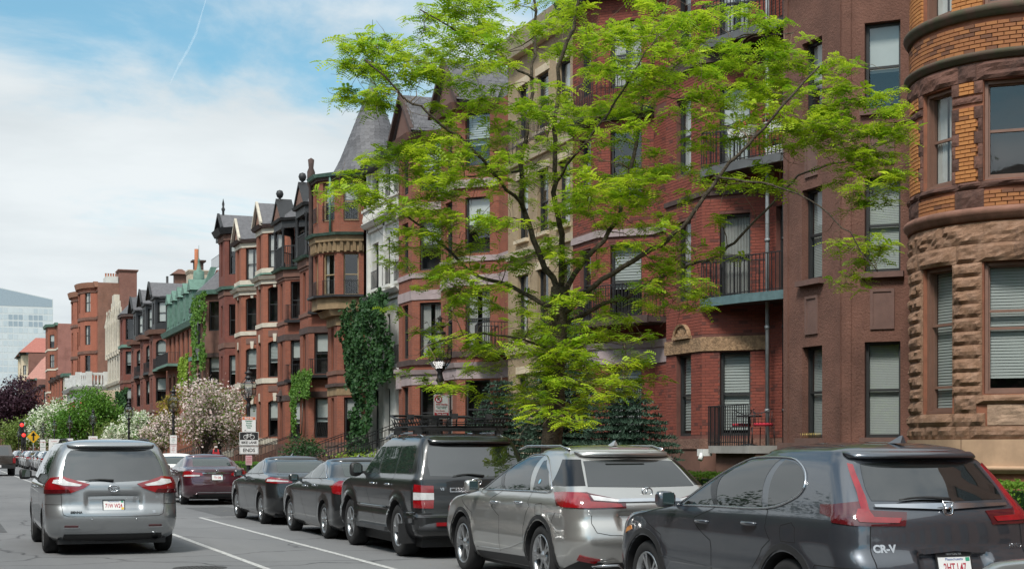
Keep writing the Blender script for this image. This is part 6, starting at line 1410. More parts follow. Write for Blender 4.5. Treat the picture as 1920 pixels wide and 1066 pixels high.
# ---- the parked and moving vehicles
def curve_pts(P, n=5, closed=False):
    """Catmull-Rom through plan points"""
    out = []; k = len(P)
    for i in range(k if closed else k - 1):
        g = (lambda j: P[j % k]) if closed else (lambda j: P[min(max(j, 0), k - 1)]); p0, p1, p2, p3 = g(i - 1), g(i), g(i + 1), g(i + 2)
        for q in range(n):
            t = q / n; out.append(tuple(.5 * (2 * b + (c - a) * t + (2 * a - 5 * b + 4 * c - d) * t * t + (3 * b - a - 3 * c + d) * t ** 3) for a, b, c, d in zip(p0, p1, p2, p3)))
    return out + ([] if closed else [P[-1]])
def side_glass(c, polys, m=None, trim=None, tr=.009):
    if trim: trim = [trim[0]] + curve_pts(trim[1:], 4)
    for p in polys: c.skin('side_window', [('s', y, z) for y, z in p], m or M_CGLASS, .002)
    if trim: c.tube('window_trim', [('s', y, z) for y, z in trim], tr, M_CHROME, off=.006, n=3)
def suv_crv():
    sh = Shape([(.21, .22, 4.36, .80, .30), (.30, .09, 4.50, .885, .30), (.45, .03, 4.57, .918, .26), (.60, .0, 4.59, .925, .24), (.72, .02, 4.57, .922, .24), (.86, .09, 4.50, .928, .24), (.97, .10, 4.36, .920, .23), (1.05, .11, 3.75, .905, .22), (1.10, .13, 3.42, .885, .20), (1.18, .19, 3.22, .855, .19), (1.30, .29, 2.96, .805, .18), (1.42, .40, 2.66, .750, .18), (1.52, .49, 2.35, .695, .18), (1.58, .56, 2.08, .645, .18)],
               bow=.09, roof=.10, barrel=.012, recess=((0, .70, .36, .13, .05), ), flares=((1.04, .37, .42, .016), (3.70, .37, .42, .018)))
    c = Car('parked_car', 'dark grey compact SUV with chrome-trimmed windows, parked nearest the camera', 'car', (7.42, 9.86, 0), sh, paint('gunmetal_paint', (.055, .063, .078), .6, .30), (1.04, 3.70), .365, None, wheel=('v', 5, .03), rimr=.25)
    c.skin('wheel_arch_trim', [('s', 1.04 + .475 * math.cos(a), .37 + .475 * math.sin(a)) for a in np.linspace(-.25, math.pi + .25, 24)] + [('s', 1.04 + .425 * math.cos(a), .37 + .425 * math.sin(a)) for a in np.linspace(math.pi + .25, -.25, 24)], M_TRIM, .008)
    c.skin('wheel_arch_trim', [('s', 3.70 + .475 * math.cos(a), .37 + .475 * math.sin(a)) for a in np.linspace(-.2, math.pi + .25, 24)] + [('s', 3.70 + .425 * math.cos(a), .37 + .425 * math.sin(a)) for a in np.linspace(math.pi + .25, -.2, 24)], M_TRIM, .008)
    c.skin('sill_trim', [('s', 1.5, .22), ('s', 3.2, .22), ('s', 3.2, .36), ('s', 1.5, .36)], M_TRIM, .006); c.skin('bumper_trim', [('r', .0, .22), ('r', .0, .40), ('r', .7, .40), ('s', .55, .40), ('s', .55, .23)], M_TRIM, .006)
    zb = lambda y: 1.115 + (2.5 - y) * .012
    side_glass(c, [curve_pts([(1.40, 1.135), (1.06, 1.215), (.97, 1.30), (1.03, 1.41), (1.19, 1.495), (1.42, 1.53)], 5), [(1.49, 1.13), (2.28, 1.118), (2.20, 1.50), (1.50, 1.535)], [(2.36, 1.118), (3.12, 1.10), (2.90, 1.24), (2.62, 1.40), (2.36, 1.49)]], M_CGLASS,
               [(3.2, 1.09), (2.3, 1.105), (1.42, 1.12), (1.05, 1.205), (.94, 1.30), (1.0, 1.42), (1.18, 1.51), (1.40, 1.545), (1.9, 1.545), (2.3, 1.52), (2.6, 1.44), (2.95, 1.26), (3.2, 1.09)])
    c.skin('pillar', [('s', 2.28, 1.125), ('s', 2.36, 1.125), ('s', 2.36, 1.50), ('s', 2.21, 1.505)], M_GBLK, .003)
    c.rear('rear_window', [('r', 0, 1.205), ('r', .62, 1.215), ('r', .555, 1.50), ('r', 0, 1.53)], M_CGLASS, .003)
    c.rear('centre_light', [('r', 0, 1.545), ('r', .28, 1.545), ('r', .28, 1.565), ('r', 0, 1.565)], M_DRED, .05)
    c.skin('tail_light', [('r', .645, 1.50), ('r', .615, 1.49), ('r', .66, 1.24), ('r', .68, 1.15), ('r', .74, 1.15), ('r', .705, 1.28)], M_RED, .014)
    c.skin('tail_light', [('r', .68, 1.15), ('r', .76, 1.15), ('r', .80, 1.09), ('r', .78, 1.055), ('r', .46, 1.045), ('r', .43, 1.08), ('r', .66, 1.09)], M_RED, .014); c.skin('tail_light_surround', [('r', .72, 1.21), ('s', .62, 1.18), ('s', .58, 1.11), ('s', .38, 1.045), ('r', .80, 1.025), ('r', .41, 1.02), ('r', .37, 1.125), ('r', .66, 1.14)], M_DRED, .008)
    c.bar('spoiler', .60, 1.545, 1.60, .17, c.pm); c.rear('garnish', [('r', 0, 1.135), ('r', .62, 1.160), ('r', .62, 1.18), ('r', 0, 1.185)], M_CHROME, .018)
    c.emblem(1.14, 'h', .062, off=.03); c.plate(.70, '2HT L47', top='NEWTON, MA'); c.word('model_badge', 'CR-V', -.60, .845, .085, bold=.004); c.word('drive_badge', 'AWD', .64, .845, .055)
    c.rear('plate_hood', [('r', 0, .825), ('r', .33, .815), ('r', .35, .835), ('r', 0, .855)], c.pm, .03)
    c.line([('s', 2.32, .40), ('s', 2.33, .8), ('s', 2.30, 1.12)]); c.line([('s', 3.28, .42), ('s', 3.34, .8), ('s', 3.22, 1.09)]); c.line([('s', 1.28, .86), ('s', 1.36, 1.0), ('s', 1.43, 1.13)]); c.line([('s', 1.62, .42), ('s', 1.58, .6), ('s', 1.42, .78), ('s', 1.28, .86)]); c.line([('r', .70, 1.02), ('r', .715, .80), ('r', .69, .56), ('r', .60, .50), ('r', 0, .495)]); c.line([('r', .715, .70), ('s', .60, .70), ('s', .66, .62)])
    c.line([('s', .88, .86), ('s', 1.10, .86), ('s', 1.12, .99), ('s', .96, 1.02), ('s', .90, .98), ('s', .88, .86)], .005)
    c.handle(2.47, .965); c.handle(1.62, .985); c.mirror(3.05, 1.10); c.fin(.75); c.wiper(1.22, .06, -.40, .02)
    c.skin('front_marker', [('s', 4.02, .86), ('s', 4.22, .80), ('s', 4.2, .77), ('s', 4.0, .82)], M_AMBER, .006)
    c.skin('windshield', [('f', 0, 1.13), ('f', .6, 1.13), ('f', .5, 1.5), ('f', 0, 1.53)], M_CGLASS2, .003); c.line([('s', 3.3, .60), ('s', 2.4, .56), ('s', 1.6, .62)], .012, c.pm, off=.006)
    return c
def suv_rx():
    sh = Shape([(.22, .30, 4.60, .80, .30), (.32, .12, 4.76, .895, .30), (.46, .05, 4.83, .935, .28), (.60, .0, 4.86, .945, .26), (.74, .03, 4.84, .935, .26), (.88, .08, 4.74, .940, .25), (.98, .08, 4.52, .930, .24), (1.06, .12, 3.9, .905, .22), (1.11, .17, 3.55, .880, .20), (1.20, .27, 3.30, .845, .19), (1.32, .42, 3.00, .79, .19), (1.44, .58, 2.66, .730, .19), (1.54, .74, 2.30, .665, .19), (1.58, .84, 2.05, .63, .19)], bow=.10, roof=.09, barrel=.012, recess=((0, .82, .42, .11, .05),), flares=((1.08, .38, .43, .018), (3.87, .38, .43, .018)))
    c = Car('parked_car', 'silver-gold crossover SUV with roof rails between the black off-roader and the grey SUV', 'car', (7.40, 15.22, 0), sh, paint('warm_silver_paint', (.44, .435, .415), .75, .30), (1.08, 3.87), .375, None, wheel=('v', 5, .035), rimr=.265)
    for y in (1.08, 3.87): c.skin('wheel_arch_trim', [('s', y + .48 * math.cos(a), .38 + .48 * math.sin(a)) for a in np.linspace(-.2, math.pi + .2, 24)] + [('s', y + .436 * math.cos(a), .38 + .436 * math.sin(a)) for a in np.linspace(math.pi + .2, -.2, 24)], M_TRIM, .006)
    c.skin('sill_trim', [('s', 1.55, .23), ('s', 3.35, .23), ('s', 3.35, .32), ('s', 1.55, .35)], M_TRIM, .006)
    side_glass(c, [[(.92, 1.15), (1.44, 1.135), (1.50, 1.48), (1.42, 1.49), (1.2, 1.36)], [(1.53, 1.135), (2.38, 1.125), (2.27, 1.51), (1.60, 1.535)], [(2.46, 1.125), (3.30, 1.115), (3.0, 1.27), (2.72, 1.42), (2.45, 1.50)]], M_CGLASS, [(3.36, 1.10), (2.4, 1.112), (1.48, 1.122), (.88, 1.14), (1.15, 1.36), (1.42, 1.515), (1.7, 1.552), (2.2, 1.53), (2.6, 1.475), (3.0, 1.295), (3.36, 1.10)])
    c.skin('pillar', [('s', 2.38, 1.13), ('s', 2.46, 1.13), ('s', 2.45, 1.50), ('s', 2.28, 1.515)], M_GBLK, .003)
    c.rear('rear_window', [('r', 0, 1.19), ('r', .66, 1.20), ('r', .58, 1.42), ('r', .56, 1.48), ('r', 0, 1.505)], M_CGLASS, .003); c.skin('rear_side_trim', [('r', .68, 1.21), ('s', .97, 1.20), ('s', .98, 1.50), ('r', .57, 1.50)], M_GBLK, .0025)
    up = lambda P, d=.075: [(k, q, z + d) for k, q, z in P]
    c.skin('tail_light', up([('s', .78, 1.05), ('s', .50, 1.065), ('r', .78, 1.06), ('r', .70, 1.04), ('r', .70, .965), ('r', .36, .935), ('r', .34, .905), ('r', .70, .895), ('s', .45, .90), ('s', .62, .96)]), M_RED, .012); c.skin('tail_light_clear', up([('r', .68, 1.03), ('r', .66, .975), ('r', .38, .955), ('r', .36, .98)]), M_CLEAR, .012); c.skin('tail_light_dark', up([('s', .80, 1.06), ('r', .70, 1.065), ('r', .66, 1.05), ('r', .30, .97), ('r', .30, .89), ('r', .72, .88), ('s', .58, .91)]), M_DRED, .006)
    c.bar('spoiler', .56, 1.535, 1.595, .24, c.pm); c.rear('centre_light', [('r', 0, 1.515), ('r', .25, 1.515), ('r', .25, 1.53), ('r', 0, 1.53)], M_DRED, .12)
    c.rear('garnish', [('r', 0, 1.03), ('r', .40, 1.025), ('r', .36, 1.06), ('r', 0, 1.065)], M_CHROME, .02); c.emblem(1.13, 'l', .062); c.plate(.84, '')
    c.skin('rear_reflector', [('r', .60, .40), ('r', .83, .455), ('r', .84, .40), ('r', .66, .36)], M_RED, .012); c.skin('bumper_corner', [('s', .62, .27), ('r', .80, .40), ('r', .55, .36), ('r', .55, .27)], M_TRIM, .006); c.rear('diffuser', [('r', 0, .23), ('r', .6, .24), ('r', .6, .35), ('r', 0, .38)], M_TRIM, .006)
    for sg in (-1, 1):
        e = MB(); e.tube([Vector((sg * x, .03 + yy, z)) for x, yy, z in ((.34, .0, .26), (.62, .04, .255), (.72, .08, .33), (.42, .0, .34))], .016, 6, closed=True); e.build('exhaust', M_CHROME, c.o, recalc=False)
    c.line([('s', 2.42, .36), ('s', 2.43, .8), ('s', 2.42, 1.12)]); c.line([('s', 3.45, .36), ('s', 3.46, .8), ('s', 3.36, 1.1)]); c.line([('s', 1.62, .40), ('s', 1.60, .7), ('s', 1.40, .95), ('s', 1.46, 1.13)]); c.line([('r', .70, .89), ('r', .71, .80), ('r', .66, .70), ('r', .5, .67), ('r', 0, .665)]); c.line([('s', .60, .91), ('s', .72, .80), ('s', .75, .70)]); c.line([('s', 1.0, .86), ('s', 1.2, .86), ('s', 1.22, .98), ('s', 1.02, 1.0), ('s', 1.0, .86)], .005)
    c.tube('crease_trim', [('s', 1.62, .52), ('s', 2.0, .44), ('s', 2.43, .385), ('s', 3.3, .37)], .008, c.pm, off=.004)
    c.handle(2.56, .965, M_CHROME); c.handle(1.72, .985, M_CHROME); c.mirror(3.22, 1.10); c.fin(1.05, c.pm); c.rails(1.0, 2.6, .60, M_CHROME); c.skin('windshield', [('f', 0, 1.15), ('f', .6, 1.15), ('f', .5, 1.5), ('f', 0, 1.53)], M_CGLASS2, .003)
    s = MB(); p = c.s.P(c.s.q_of('s', 1.32, 1.24), 1.24); n = c.s.nrm(c.s.q_of('s', 1.32, 1.24), 1.24); s.lathe([(.001, 0), (.03, 0)], 14); o = s.build('sticker', mat('blue_sticker', (.25, .5, .65), .5), c.o); o.matrix_local = Matrix.Translation(p + n * .006) @ n.to_track_quat('Z', 'Y').to_matrix().to_4x4()
def suv_lc():
    sh = Shape([(.30, .18, 4.62, .84, .20), (.38, .02, 4.78, .93, .18), (.52, .0, 4.84, .96, .18), (.62, .0, 4.84, .96, .17), (.68, .08, 4.80, .945, .16), (.85, .09, 4.76, .955, .16), (1.02, .10, 4.68, .955, .15), (1.12, .11, 4.4, .945, .15), (1.18, .12, 3.75, .925, .14), (1.24, .15, 3.48, .895, .14), (1.40, .22, 3.22, .85, .14), (1.56, .30, 2.98, .80, .14), (1.70, .37, 2.74, .755, .15), (1.77, .42, 2.5, .715, .16)], bow=.06, roof=.09, barrel=.006, rcf=.28, flares=((1.02, .40, .47, .035), (3.87, .40, .47, .035)))
    c = Car('parked_car', 'tall black off-road SUV carrying a black roof basket', 'car', (7.42, 21.15, 0), sh, paint('black_paint', (.008, .009, .010), .0, .3), (1.02, 3.87), .40, None, wheel=('i', 5, .085), rimr=.255, tw=.275, well=.06)
    side_glass(c, [[(.48, 1.26), (1.28, 1.25), (1.28, 1.66), (.66, 1.68), (.58, 1.62)], [(1.36, 1.25), (2.20, 1.24), (2.18, 1.66), (1.36, 1.66)], [(2.28, 1.24), (3.25, 1.22), (2.95, 1.46), (2.70, 1.65), (2.28, 1.66)]], M_CGLASS2)
    c.rear('rear_window', [('r', 0, 1.21), ('r', .70, 1.22), ('r', .66, 1.65), ('r', 0, 1.68)], M_CGLASS, .003); c.bar('spoiler', .64, 1.70, 1.78, .13, c.pm)
    t = c.skin('tail_light', [('r', .66, 1.08), ('s', .22, 1.10), ('s', .22, .99), ('r', .66, .98)], M_RED, .02); c.skin('tail_light', [('r', .66, .87), ('s', .22, .87), ('s', .22, .76), ('r', .67, .75)], M_RED, .02); c.skin('tail_light_clear', [('r', .66, .975), ('s', .22, .985), ('s', .22, .875), ('r', .66, .875)], M_CLEAR, .02)
    c.rear('garnish', [('r', 0, .985), ('r', .42, .985), ('r', .42, 1.05), ('r', 0, 1.05)], M_CHROME, .018); c.rear('garnish_panel', [('r', 0, 1.0), ('r', .40, 1.0), ('r', .40, 1.035), ('r', 0, 1.035)], M_TRIM, .021); c.word('engine_badge', 'V8', -.53, 1.03, .055); w = c.word('model_badge', 'LAND', -.25, 1.02, .055, spacing=1.3); w.location.y -= .022; w = c.word('model_badge', 'CRUISER', .14, 1.02, .055, spacing=1.2); w.location.y -= .022
    c.emblem(1.13, 'ovals', .075); c.plate(.82, ''); c.bar('bumper', .94, .42, .66, .05, mat('dark_bumper', (.05, .052, .056), .4)); c.skin('rear_reflector', [('r', .45, .50), ('r', .66, .50), ('r', .66, .55), ('r', .45, .55)], M_RED, .06)
    for sg in (-1, 1):
        f = MB(); f.box((sg * .95 - .13, .52, .22), (sg * .95 + .0 if sg > 0 else sg * .95 + .13, .54, .52)); f.build('mud_flap', M_TRIM, c.o); st = MB(); xs = sorted((sg * .80, sg * 1.0)); st.box((xs[0], 1.58, .36), (xs[1], 3.30, .42)); st.build('running_board', mat('dark_bumper', (.05, .052, .056)), c.o)
    c.line([('s', 2.24, .46), ('s', 2.24, 1.24)]); c.line([('s', 3.36, .46), ('s', 3.38, .9), ('s', 3.30, 1.22)]); c.line([('s', 1.52, .60), ('s', 1.45, .85), ('s', 1.32, 1.0), ('s', 1.32, 1.25)]); c.line([('r', .78, .70), ('r', .80, 1.2), ('r', .72, 1.72)]); c.tube('side_moulding', [('s', 1.6, .72), ('s', 3.3, .72)], .02, c.pm, off=.008)
    c.tube('fender_strip', [('s', .2, .68), ('s', .5, .68)], .02, c.pm, off=.01)
    c.handle(2.36, 1.08, M_CHROME); c.handle(1.50, 1.08, M_CHROME); c.mirror(3.10, 1.24, M_TRIM, (.12, .1, .24)); c.wiper(1.22, .12, -.36, .03); c.rails(.7, 2.7, .64, M_CHROME, .06, .02); c.skin('windshield', [('f', 0, 1.27), ('f', .7, 1.27), ('f', .6, 1.68), ('f', 0, 1.7)], M_CGLASS2, .003)
    v = MB(); p = c.s.P(c.s.q_of('s', .52, 1.3), 1.3); v.box((p.x - .012, p.y - .03, 1.27), (p.x + .01, p.y + .10, 1.33)); v.build('vent', M_TRIM, c.o)
    # roof basket
    z0, z1 = 1.965, 2.09; x, ya, yb = .60, .62, 2.35; pb = [(-x, ya), (x, ya), (x, yb), (-x, yb)]; r = MB()
    def ring(z, k, rad): return [(px * k, ya + (py - ya) * k if py > ya + .1 else py - .04 * (k - 1) * 10, z) for px, py in pb]
    for z, e, rad in ((z0, 0, .016), (z0 + .06, .03, .011), (z1, .06, .019)):
        P = [(-x - e, ya - e, z), (x + e, ya - e, z), (x + e, yb + e, z), (-x - e, yb + e, z)]
        if e > .05: P = [(-x - e, ya - e, z), (x + e, ya - e, z), (x + e, yb - .3, z), (x + e, yb + e, z + .06), (-x - e, yb + e, z + .06), (-x - e, yb - .3, z)]
        r.tube(P, rad, 6, closed=True)
    for i in range(13):
        y = ya + (yb - ya) * i / 12
        for sg in (-1, 1): r.tube([(sg * x, y, z0), (sg * (x + .06), y, z1)], .009, 4)
    for i in range(9):
        xx = -x + 2 * x * i / 8
        for y, e in ((ya, -.06), (yb, .06)): r.tube([(xx, y, z0), (xx, y + e, z1)], .009, 4)
    bk = r.build('roof_basket', M_TRIM, c.o, recalc=False); fl = MB()
    for i in range(11): y = ya + (yb - ya) * (i + .5) / 11; fl.tube([(-x, y, z0), (x, y, z0)], .010, 4)
    _link0('basket_floor', fl.mesh('basket_floor', M_TRIM), bk); cb = MB()
    for y in (.95, 2.0): cb.box((-.80, y - .03, 1.905), (.80, y + .03, 1.945))
    for y in (.95, 2.0):
        for sg in (-1, 1): cb.box((sg * .66 - .05, y - .06, 1.84), (sg * .66 + .05, y + .06, 1.91))
    _link0('crossbars', cb.mesh('crossbars', M_TRIM, True), bk); cl = MB()
    for xx, y in ((-.2, .55), (.35, .55), (-.66, 1.3), (.1, 2.42)): cl.box((xx - .05, y - .03, z1 - .02), (xx + .05, y + .03, z1 + .06))
    _link0('clamps', cl.mesh('clamps', M_TRIM, True), bk)
def van_sienna():
    sh = Shape([(.20, .30, 4.85, .82, .34), (.30, .10, 5.0, .93, .32), (.45, .03, 5.06, .975, .30), (.58, .0, 5.08, .985, .30), (.68, .02, 5.07, .985, .30), (.80, .06, 5.0, .985, .30), (.95, .07, 4.85, .985, .29), (1.06, .08, 4.5, .975, .27), (1.12, .10, 4.2, .955, .25), (1.20, .14, 4.0, .93, .24), (1.35, .21, 3.7, .885, .22), (1.50, .29, 3.35, .83, .22), (1.62, .38, 3.0, .775, .22), (1.68, .44, 2.75, .73, .22)], bow=.12, roof=.10, barrel=.005, recess=((0, .82, .44, .15, .035),), flares=((1.05, .33, .40, .012), (4.08, .33, .40, .012)))
    c = Car('minivan', 'silver grey minivan driving away in the traffic lane', 'car', (2.46, 23.75, 0), sh, paint('silver_grey_paint', (.30, .315, .325), .7, .34), (1.05, 4.08), .33, None, wheel=('v', 5, .03), rimr=.225)
    side_glass(c, [[(.62, 1.24), (1.75, 1.20), (1.75, 1.60), (.82, 1.60)], [(1.82, 1.20), (2.9, 1.18), (2.85, 1.58), (1.82, 1.60)], [(2.98, 1.18), (3.85, 1.16), (3.3, 1.45), (2.98, 1.57)]], M_CGLASS2)
    c.rear('rear_window', [('r', 0, 1.115), ('r', .40, 1.135), ('r', .74, 1.165), ('r', .765, 1.22), ('r', .66, 1.54), ('r', .60, 1.60), ('r', 0, 1.625)], M_CGLASS, .003)
    c.skin('tail_light', [('s', .50, 1.05), ('r', .90, 1.18), ('r', .72, 1.20), ('r', .50, 1.125), ('r', .35, 1.085), ('r', .44, 1.02), ('r', .62, .955), ('s', .46, .945)], M_RED, .014); c.skin('tail_light_dark', [('s', .49, 1.00), ('r', .66, 1.01), ('r', .62, .95), ('s', .47, .94)], M_DRED, .017); c.skin('tail_light_clear', [('r', .86, 1.145), ('r', .72, 1.16), ('r', .66, 1.12), ('r', .46, 1.075), ('r', .50, 1.055), ('r', .72, 1.065), ('r', .88, 1.10)], M_CLEAR, .018)
    c.rear('garnish', [('r', 0, .865), ('r', .38, .855), ('r', .40, .895), ('r', 0, .905)], c.pm, .035); c.emblem(1.02, 'ovals', .075); p = c.plate(.76, '71W W24'); s = MB(); s.box((.11, -.07, .004), (.148, -.035, .006)); _link0('sticker', s.mesh('sticker', M_PYEL), p)
    c.word('model_badge', 'SIENNA', -.55, .66, .05, M_SHUT); c.word('model_badge', 'SE', .60, .66, .05); c.bar('spoiler', .64, 1.645, 1.69, .14, c.pm); c.rear('centre_light', [('r', 0, 1.665), ('r', .14, 1.665), ('r', .14, 1.69), ('r', 0, 1.69)], M_CLEAR, .15)
    c.skin('rear_reflector', [('r', .52, .44), ('r', .72, .44), ('r', .72, .465), ('r', .52, .465)], M_DRED, .012); c.skin('reflector_trim', [('r', .50, .425), ('r', .73, .425), ('r', .73, .438), ('r', .50, .438)], M_CHROME, .014); c.rear('bumper_trim', [('r', 0, .21), ('r', .72, .24), ('r', .72, .33), ('r', 0, .33)], M_TRIM, .006)
    for x in (-.33, .33):
        b = MB(); b.lathe([(.012, .0), (.012, .006), (.001, .007)], 10, axis='Y'); o = b.build('parking_sensor', M_CHROME, c.o, recalc=False); o.location = sh.P(sh.q_of('r', .33, .56), .56, 1 if x > 0 else -1) + Vector((0, -.008, 0))
    ex = MB(); ex.tube([(.62, .1, .28), (.62, .25, .28)], .045, 12, cap=False); ex.build('exhaust', M_CHROME, c.o, recalc=False)
    c.line([('r', .77, 1.05), ('r', .76, .75), ('r', .74, .63), ('r', .66, .60), ('r', 0, .595)]); c.line([('r', .76, .78), ('s', .52, .78)]); c.line([('s', 1.70, .3), ('s', 1.78, 1.2)]); c.line([('s', 2.94, .3), ('s', 2.95, 1.2)]); c.line([('s', .9, 1.02), ('s', 2.9, 1.04)], .01)
    c.handle(3.05, 1.0); c.handle(2.75, 1.0); c.mirror(3.75, 1.14, M_TRIM, (.12, .1, .19)); c.rails(.75, 2.6, .62, M_TRIM, .05, .02); c.wiper(1.14, .0, -.42, .02); c.skin('windshield', [('f', 0, 1.22), ('f', .7, 1.22), ('f', .6, 1.6), ('f', 0, 1.62)], M_CGLASS2, .003)
def sedan_shape(L=4.8, hw=.925, zdeck=1.06, rr=0.0, H=1.39, roof=.085):
    return Shape([(.18, .30, L - .25, hw - .12, .34), (.28, .10, L - .08, hw - .03, .32), (.42, .03, L - .02, hw - .004, .30), (.58, .0, L, hw, .28), (.72, .02, L - .03, hw - .002, .28), (.86, .05, L - .25, hw - .004, .28), (.94, .06, L - .8, hw - .02, .28), (1.0, .07, L - 1.25, hw - .045, .28), (zdeck - .02, .10, L - 1.42, hw - .075, .28), (zdeck, .22, L - 1.47, hw - .085, .28), (zdeck + .025, .72, L - 1.53, hw - .10, .25), (1.16, .90, L - 1.72, hw - .15, .24), (1.26, 1.10, L - 1.98, hw - .21, .24), (1.34, 1.31, L - 2.20, hw - .265, .24), (H, 1.54, L - 2.40, hw - .315, .24)], bow=.12, roof=roof, barrel=.012, flares=((1.03, .33, .38, .012), (L - .95, .33, .38, .012)))
def sedan(label, loc, pm, kind, detail=True, group=None, wheel=('v', 5, .032)):
    L = 4.85; sh = sedan_shape(L); c = Car('parked_car', label, 'car', loc, sh, pm, (1.03, L - .95), .33, None, group, wheel=wheel, rimr=.235)
    zb = 1.075; top = [(1.28, zb + .06), (1.45, 1.19), (1.68, 1.30), (2.0, 1.365), (2.6, 1.352), (2.95, 1.25), (3.3, 1.09)]
    side_glass(c, [[(1.28, zb + .03), (1.62, zb + .02), (1.68, 1.235), (1.55, 1.19)], [(1.70, zb + .02), (2.32, zb + .01), (2.28, 1.355), (1.95, 1.33), (1.74, 1.26)], [(2.40, zb + .01), (3.22, zb - .01), (2.95, 1.21), (2.66, 1.32), (2.38, 1.355)]], M_CGLASS2, ([(3.3, zb - .025), (2.36, zb), (1.25, zb + .02)] + top if kind != 'accord' else None), .008)
    c.rear('rear_window', [('r', 0, zdk(sh) + .03), ('r', .56, zdk(sh) + .035), ('r', .50, 1.355), ('r', 0, 1.372)], M_CGLASS2, .003)
    if kind == 'fusion': c.skin('tail_light', [('s', .52, .99), ('s', .30, 1.02), ('r', .70, 1.0), ('r', .42, .96), ('r', .42, .90), ('r', .75, .89), ('s', .44, .92)], M_RED, .014); c.skin('tail_light_clear', [('s', .36, .975), ('r', .74, .965), ('r', .5, .945), ('r', .5, .925), ('s', .36, .93)], M_CLEAR, .017)
    elif kind == 'volvo': c.skin('tail_light', [('s', .62, .96), ('s', .34, 1.05), ('r', .72, 1.04), ('r', .60, .98), ('r', .50, .84), ('r', .72, .80), ('s', .34, .84)], M_RED, .014)
    else:
        c.skin('tail_light', [('s', .50, .97), ('r', .78, .985), ('r', .42, .93), ('r', .40, .86), ('r', .72, .80), ('s', .40, .82)], M_RED, .014); c.skin('tail_light_clear', [('s', .30, .87), ('r', .70, .88), ('r', .48, .875), ('r', .50, .835), ('s', .30, .83)], M_CLEAR, .017); c.rear('garnish', [('r', 0, .925), ('r', .42, .915), ('r', .42, .935), ('r', 0, .945)], M_CHROME, .012); c.emblem(1.0, 'h', .05); c.rear('bumper_chrome', [('r', 0, .36), ('r', .55, .37), ('r', .55, .385), ('r', 0, .38)], M_CHROME, .012)
        c.bar('spoiler', .6, 1.02, 1.06, .03, c.pm)
    c.plate(.80, {'accord': '7TH 548'}.get(kind, '')); c.line([('s', 2.36, .32), ('s', 2.36, zb)]); c.line([('s', 3.38, .32), ('s', 3.42, .8), ('s', 3.30, 1.04)]); c.line([('s', 1.6, .36), ('s', 1.52, .7), ('s', 1.40, .9), ('s', 1.66, zb)]); c.line([('r', .70, .95), ('r', .68, .70), ('r', .6, .66), ('r', 0, .655)])
    c.handle(2.5, .93, M_CHROME if kind == 'volvo' else None); c.handle(1.72, .95, M_CHROME if kind == 'volvo' else None); c.mirror(3.12, 1.02); c.rear('bumper_trim', [('r', 0, .20), ('r', .66, .22), ('r', .66, .31), ('r', 0, .33)], M_TRIM, .006)
    for sg in (-1, 1): ex = MB(); ex.tube([(sg * .58, .04, .26), (sg * .58, .2, .26)], .04, 10, cap=False); ex.build('exhaust', M_CHROME, c.o, recalc=False)
    c.skin('windshield', [('f', 0, 1.1), ('f', .6, 1.1), ('f', .5, 1.36), ('f', 0, 1.39)], M_CGLASS2, .003)
    if kind != 'accord': c.fin(1.95)
    return c
def zdk(sh): return 1.085
def pickup():
    h = thing('pickup_truck', 'dark brown pickup truck far ahead in the traffic lane', 'truck', (3.2, 96, 0)); pm = paint('brown_black_paint', (.045, .032, .026), .3, .35); W = .98
    b = MB(); b.box((-W, .12, .55), (W, 2.1, 1.15)); b.box((-W, 2.1, .55), (W, 4.2, 1.2)); b.box((-W + .02, 4.2, .6), (W - .02, 5.7, 1.18)); b.build('body', pm, h)
    b = MB(); b.frustum([(-W + .04, 2.15), (W - .04, 2.15), (W - .04, 4.3), (-W + .04, 4.3)], 1.2, [(-W + .2, 2.35), (W - .2, 2.35), (W - .2, 3.7), (-W + .2, 3.7)], 1.86); b.build('cab', pm, h)
    b = MB(); b.face([(-.72, 2.16, 1.25), (.72, 2.16, 1.25), (.62, 2.31, 1.74), (-.62, 2.31, 1.74)]); b.build('rear_window', M_CGLASS, h); b = MB(); b.box((-.8, .08, .72), (.8, .12, 1.16)); b.build('tailgate', pm, h); b = MB(); b.box((-W, -.05, .45), (W, .12, .66)); b.build('bumper', M_TRIM, h)
    for sg in (-1, 1):
        b = MB(); xs = sorted((sg * .82, sg * .985)); b.box((xs[0], .09, .78), (xs[1], .125, 1.1)); b.build('tail_light', M_RED, h); tm, rm = wheel_meshes(.40, .28, .25, 6, .05)
        for y in (1.2, 4.8): w = _link0('wheel', tm, h, (sg * .84, y, .4), 0 if sg < 0 else math.pi); _link0('rim', rm, w)
    b = MB(); b.box((-.16, -.06, .52), (.16, -.05, .66)); b.build('licence_plate', M_PLATE, h)
suv_crv(); suv_rx(); suv_lc(); van_sienna(); pickup()
PB = paint('black_paint', (.008, .009, .010))
sedan('black sedan parked just ahead of the off-road SUV, smooth roofline', (7.4, 25.95, 0), paint('charcoal_black_paint', (.016, .017, .018), .3, .3), 'volvo', wheel=('i', 7, .05)); sedan('black sedan with wide red tail lights and roof aerial, by the painted parking line', (7.38, 31.7, 0), PB, 'fusion'); acc = sedan('maroon sedan parked in front of the flowering magnolia', (7.45, 44.0, 0), paint('maroon_paint', (.060, .008, .018), .4, .3), 'accord')
FC = [('white sedan mostly hidden behind the minivan', (7.4, 50.6, 0), paint('white_paint', (.62, .63, .63), 0, .3))]
names = ['dark red', 'black', 'silver', 'charcoal', 'white', 'black', 'grey', 'white', 'blue grey', 'black', 'silver', 'white']
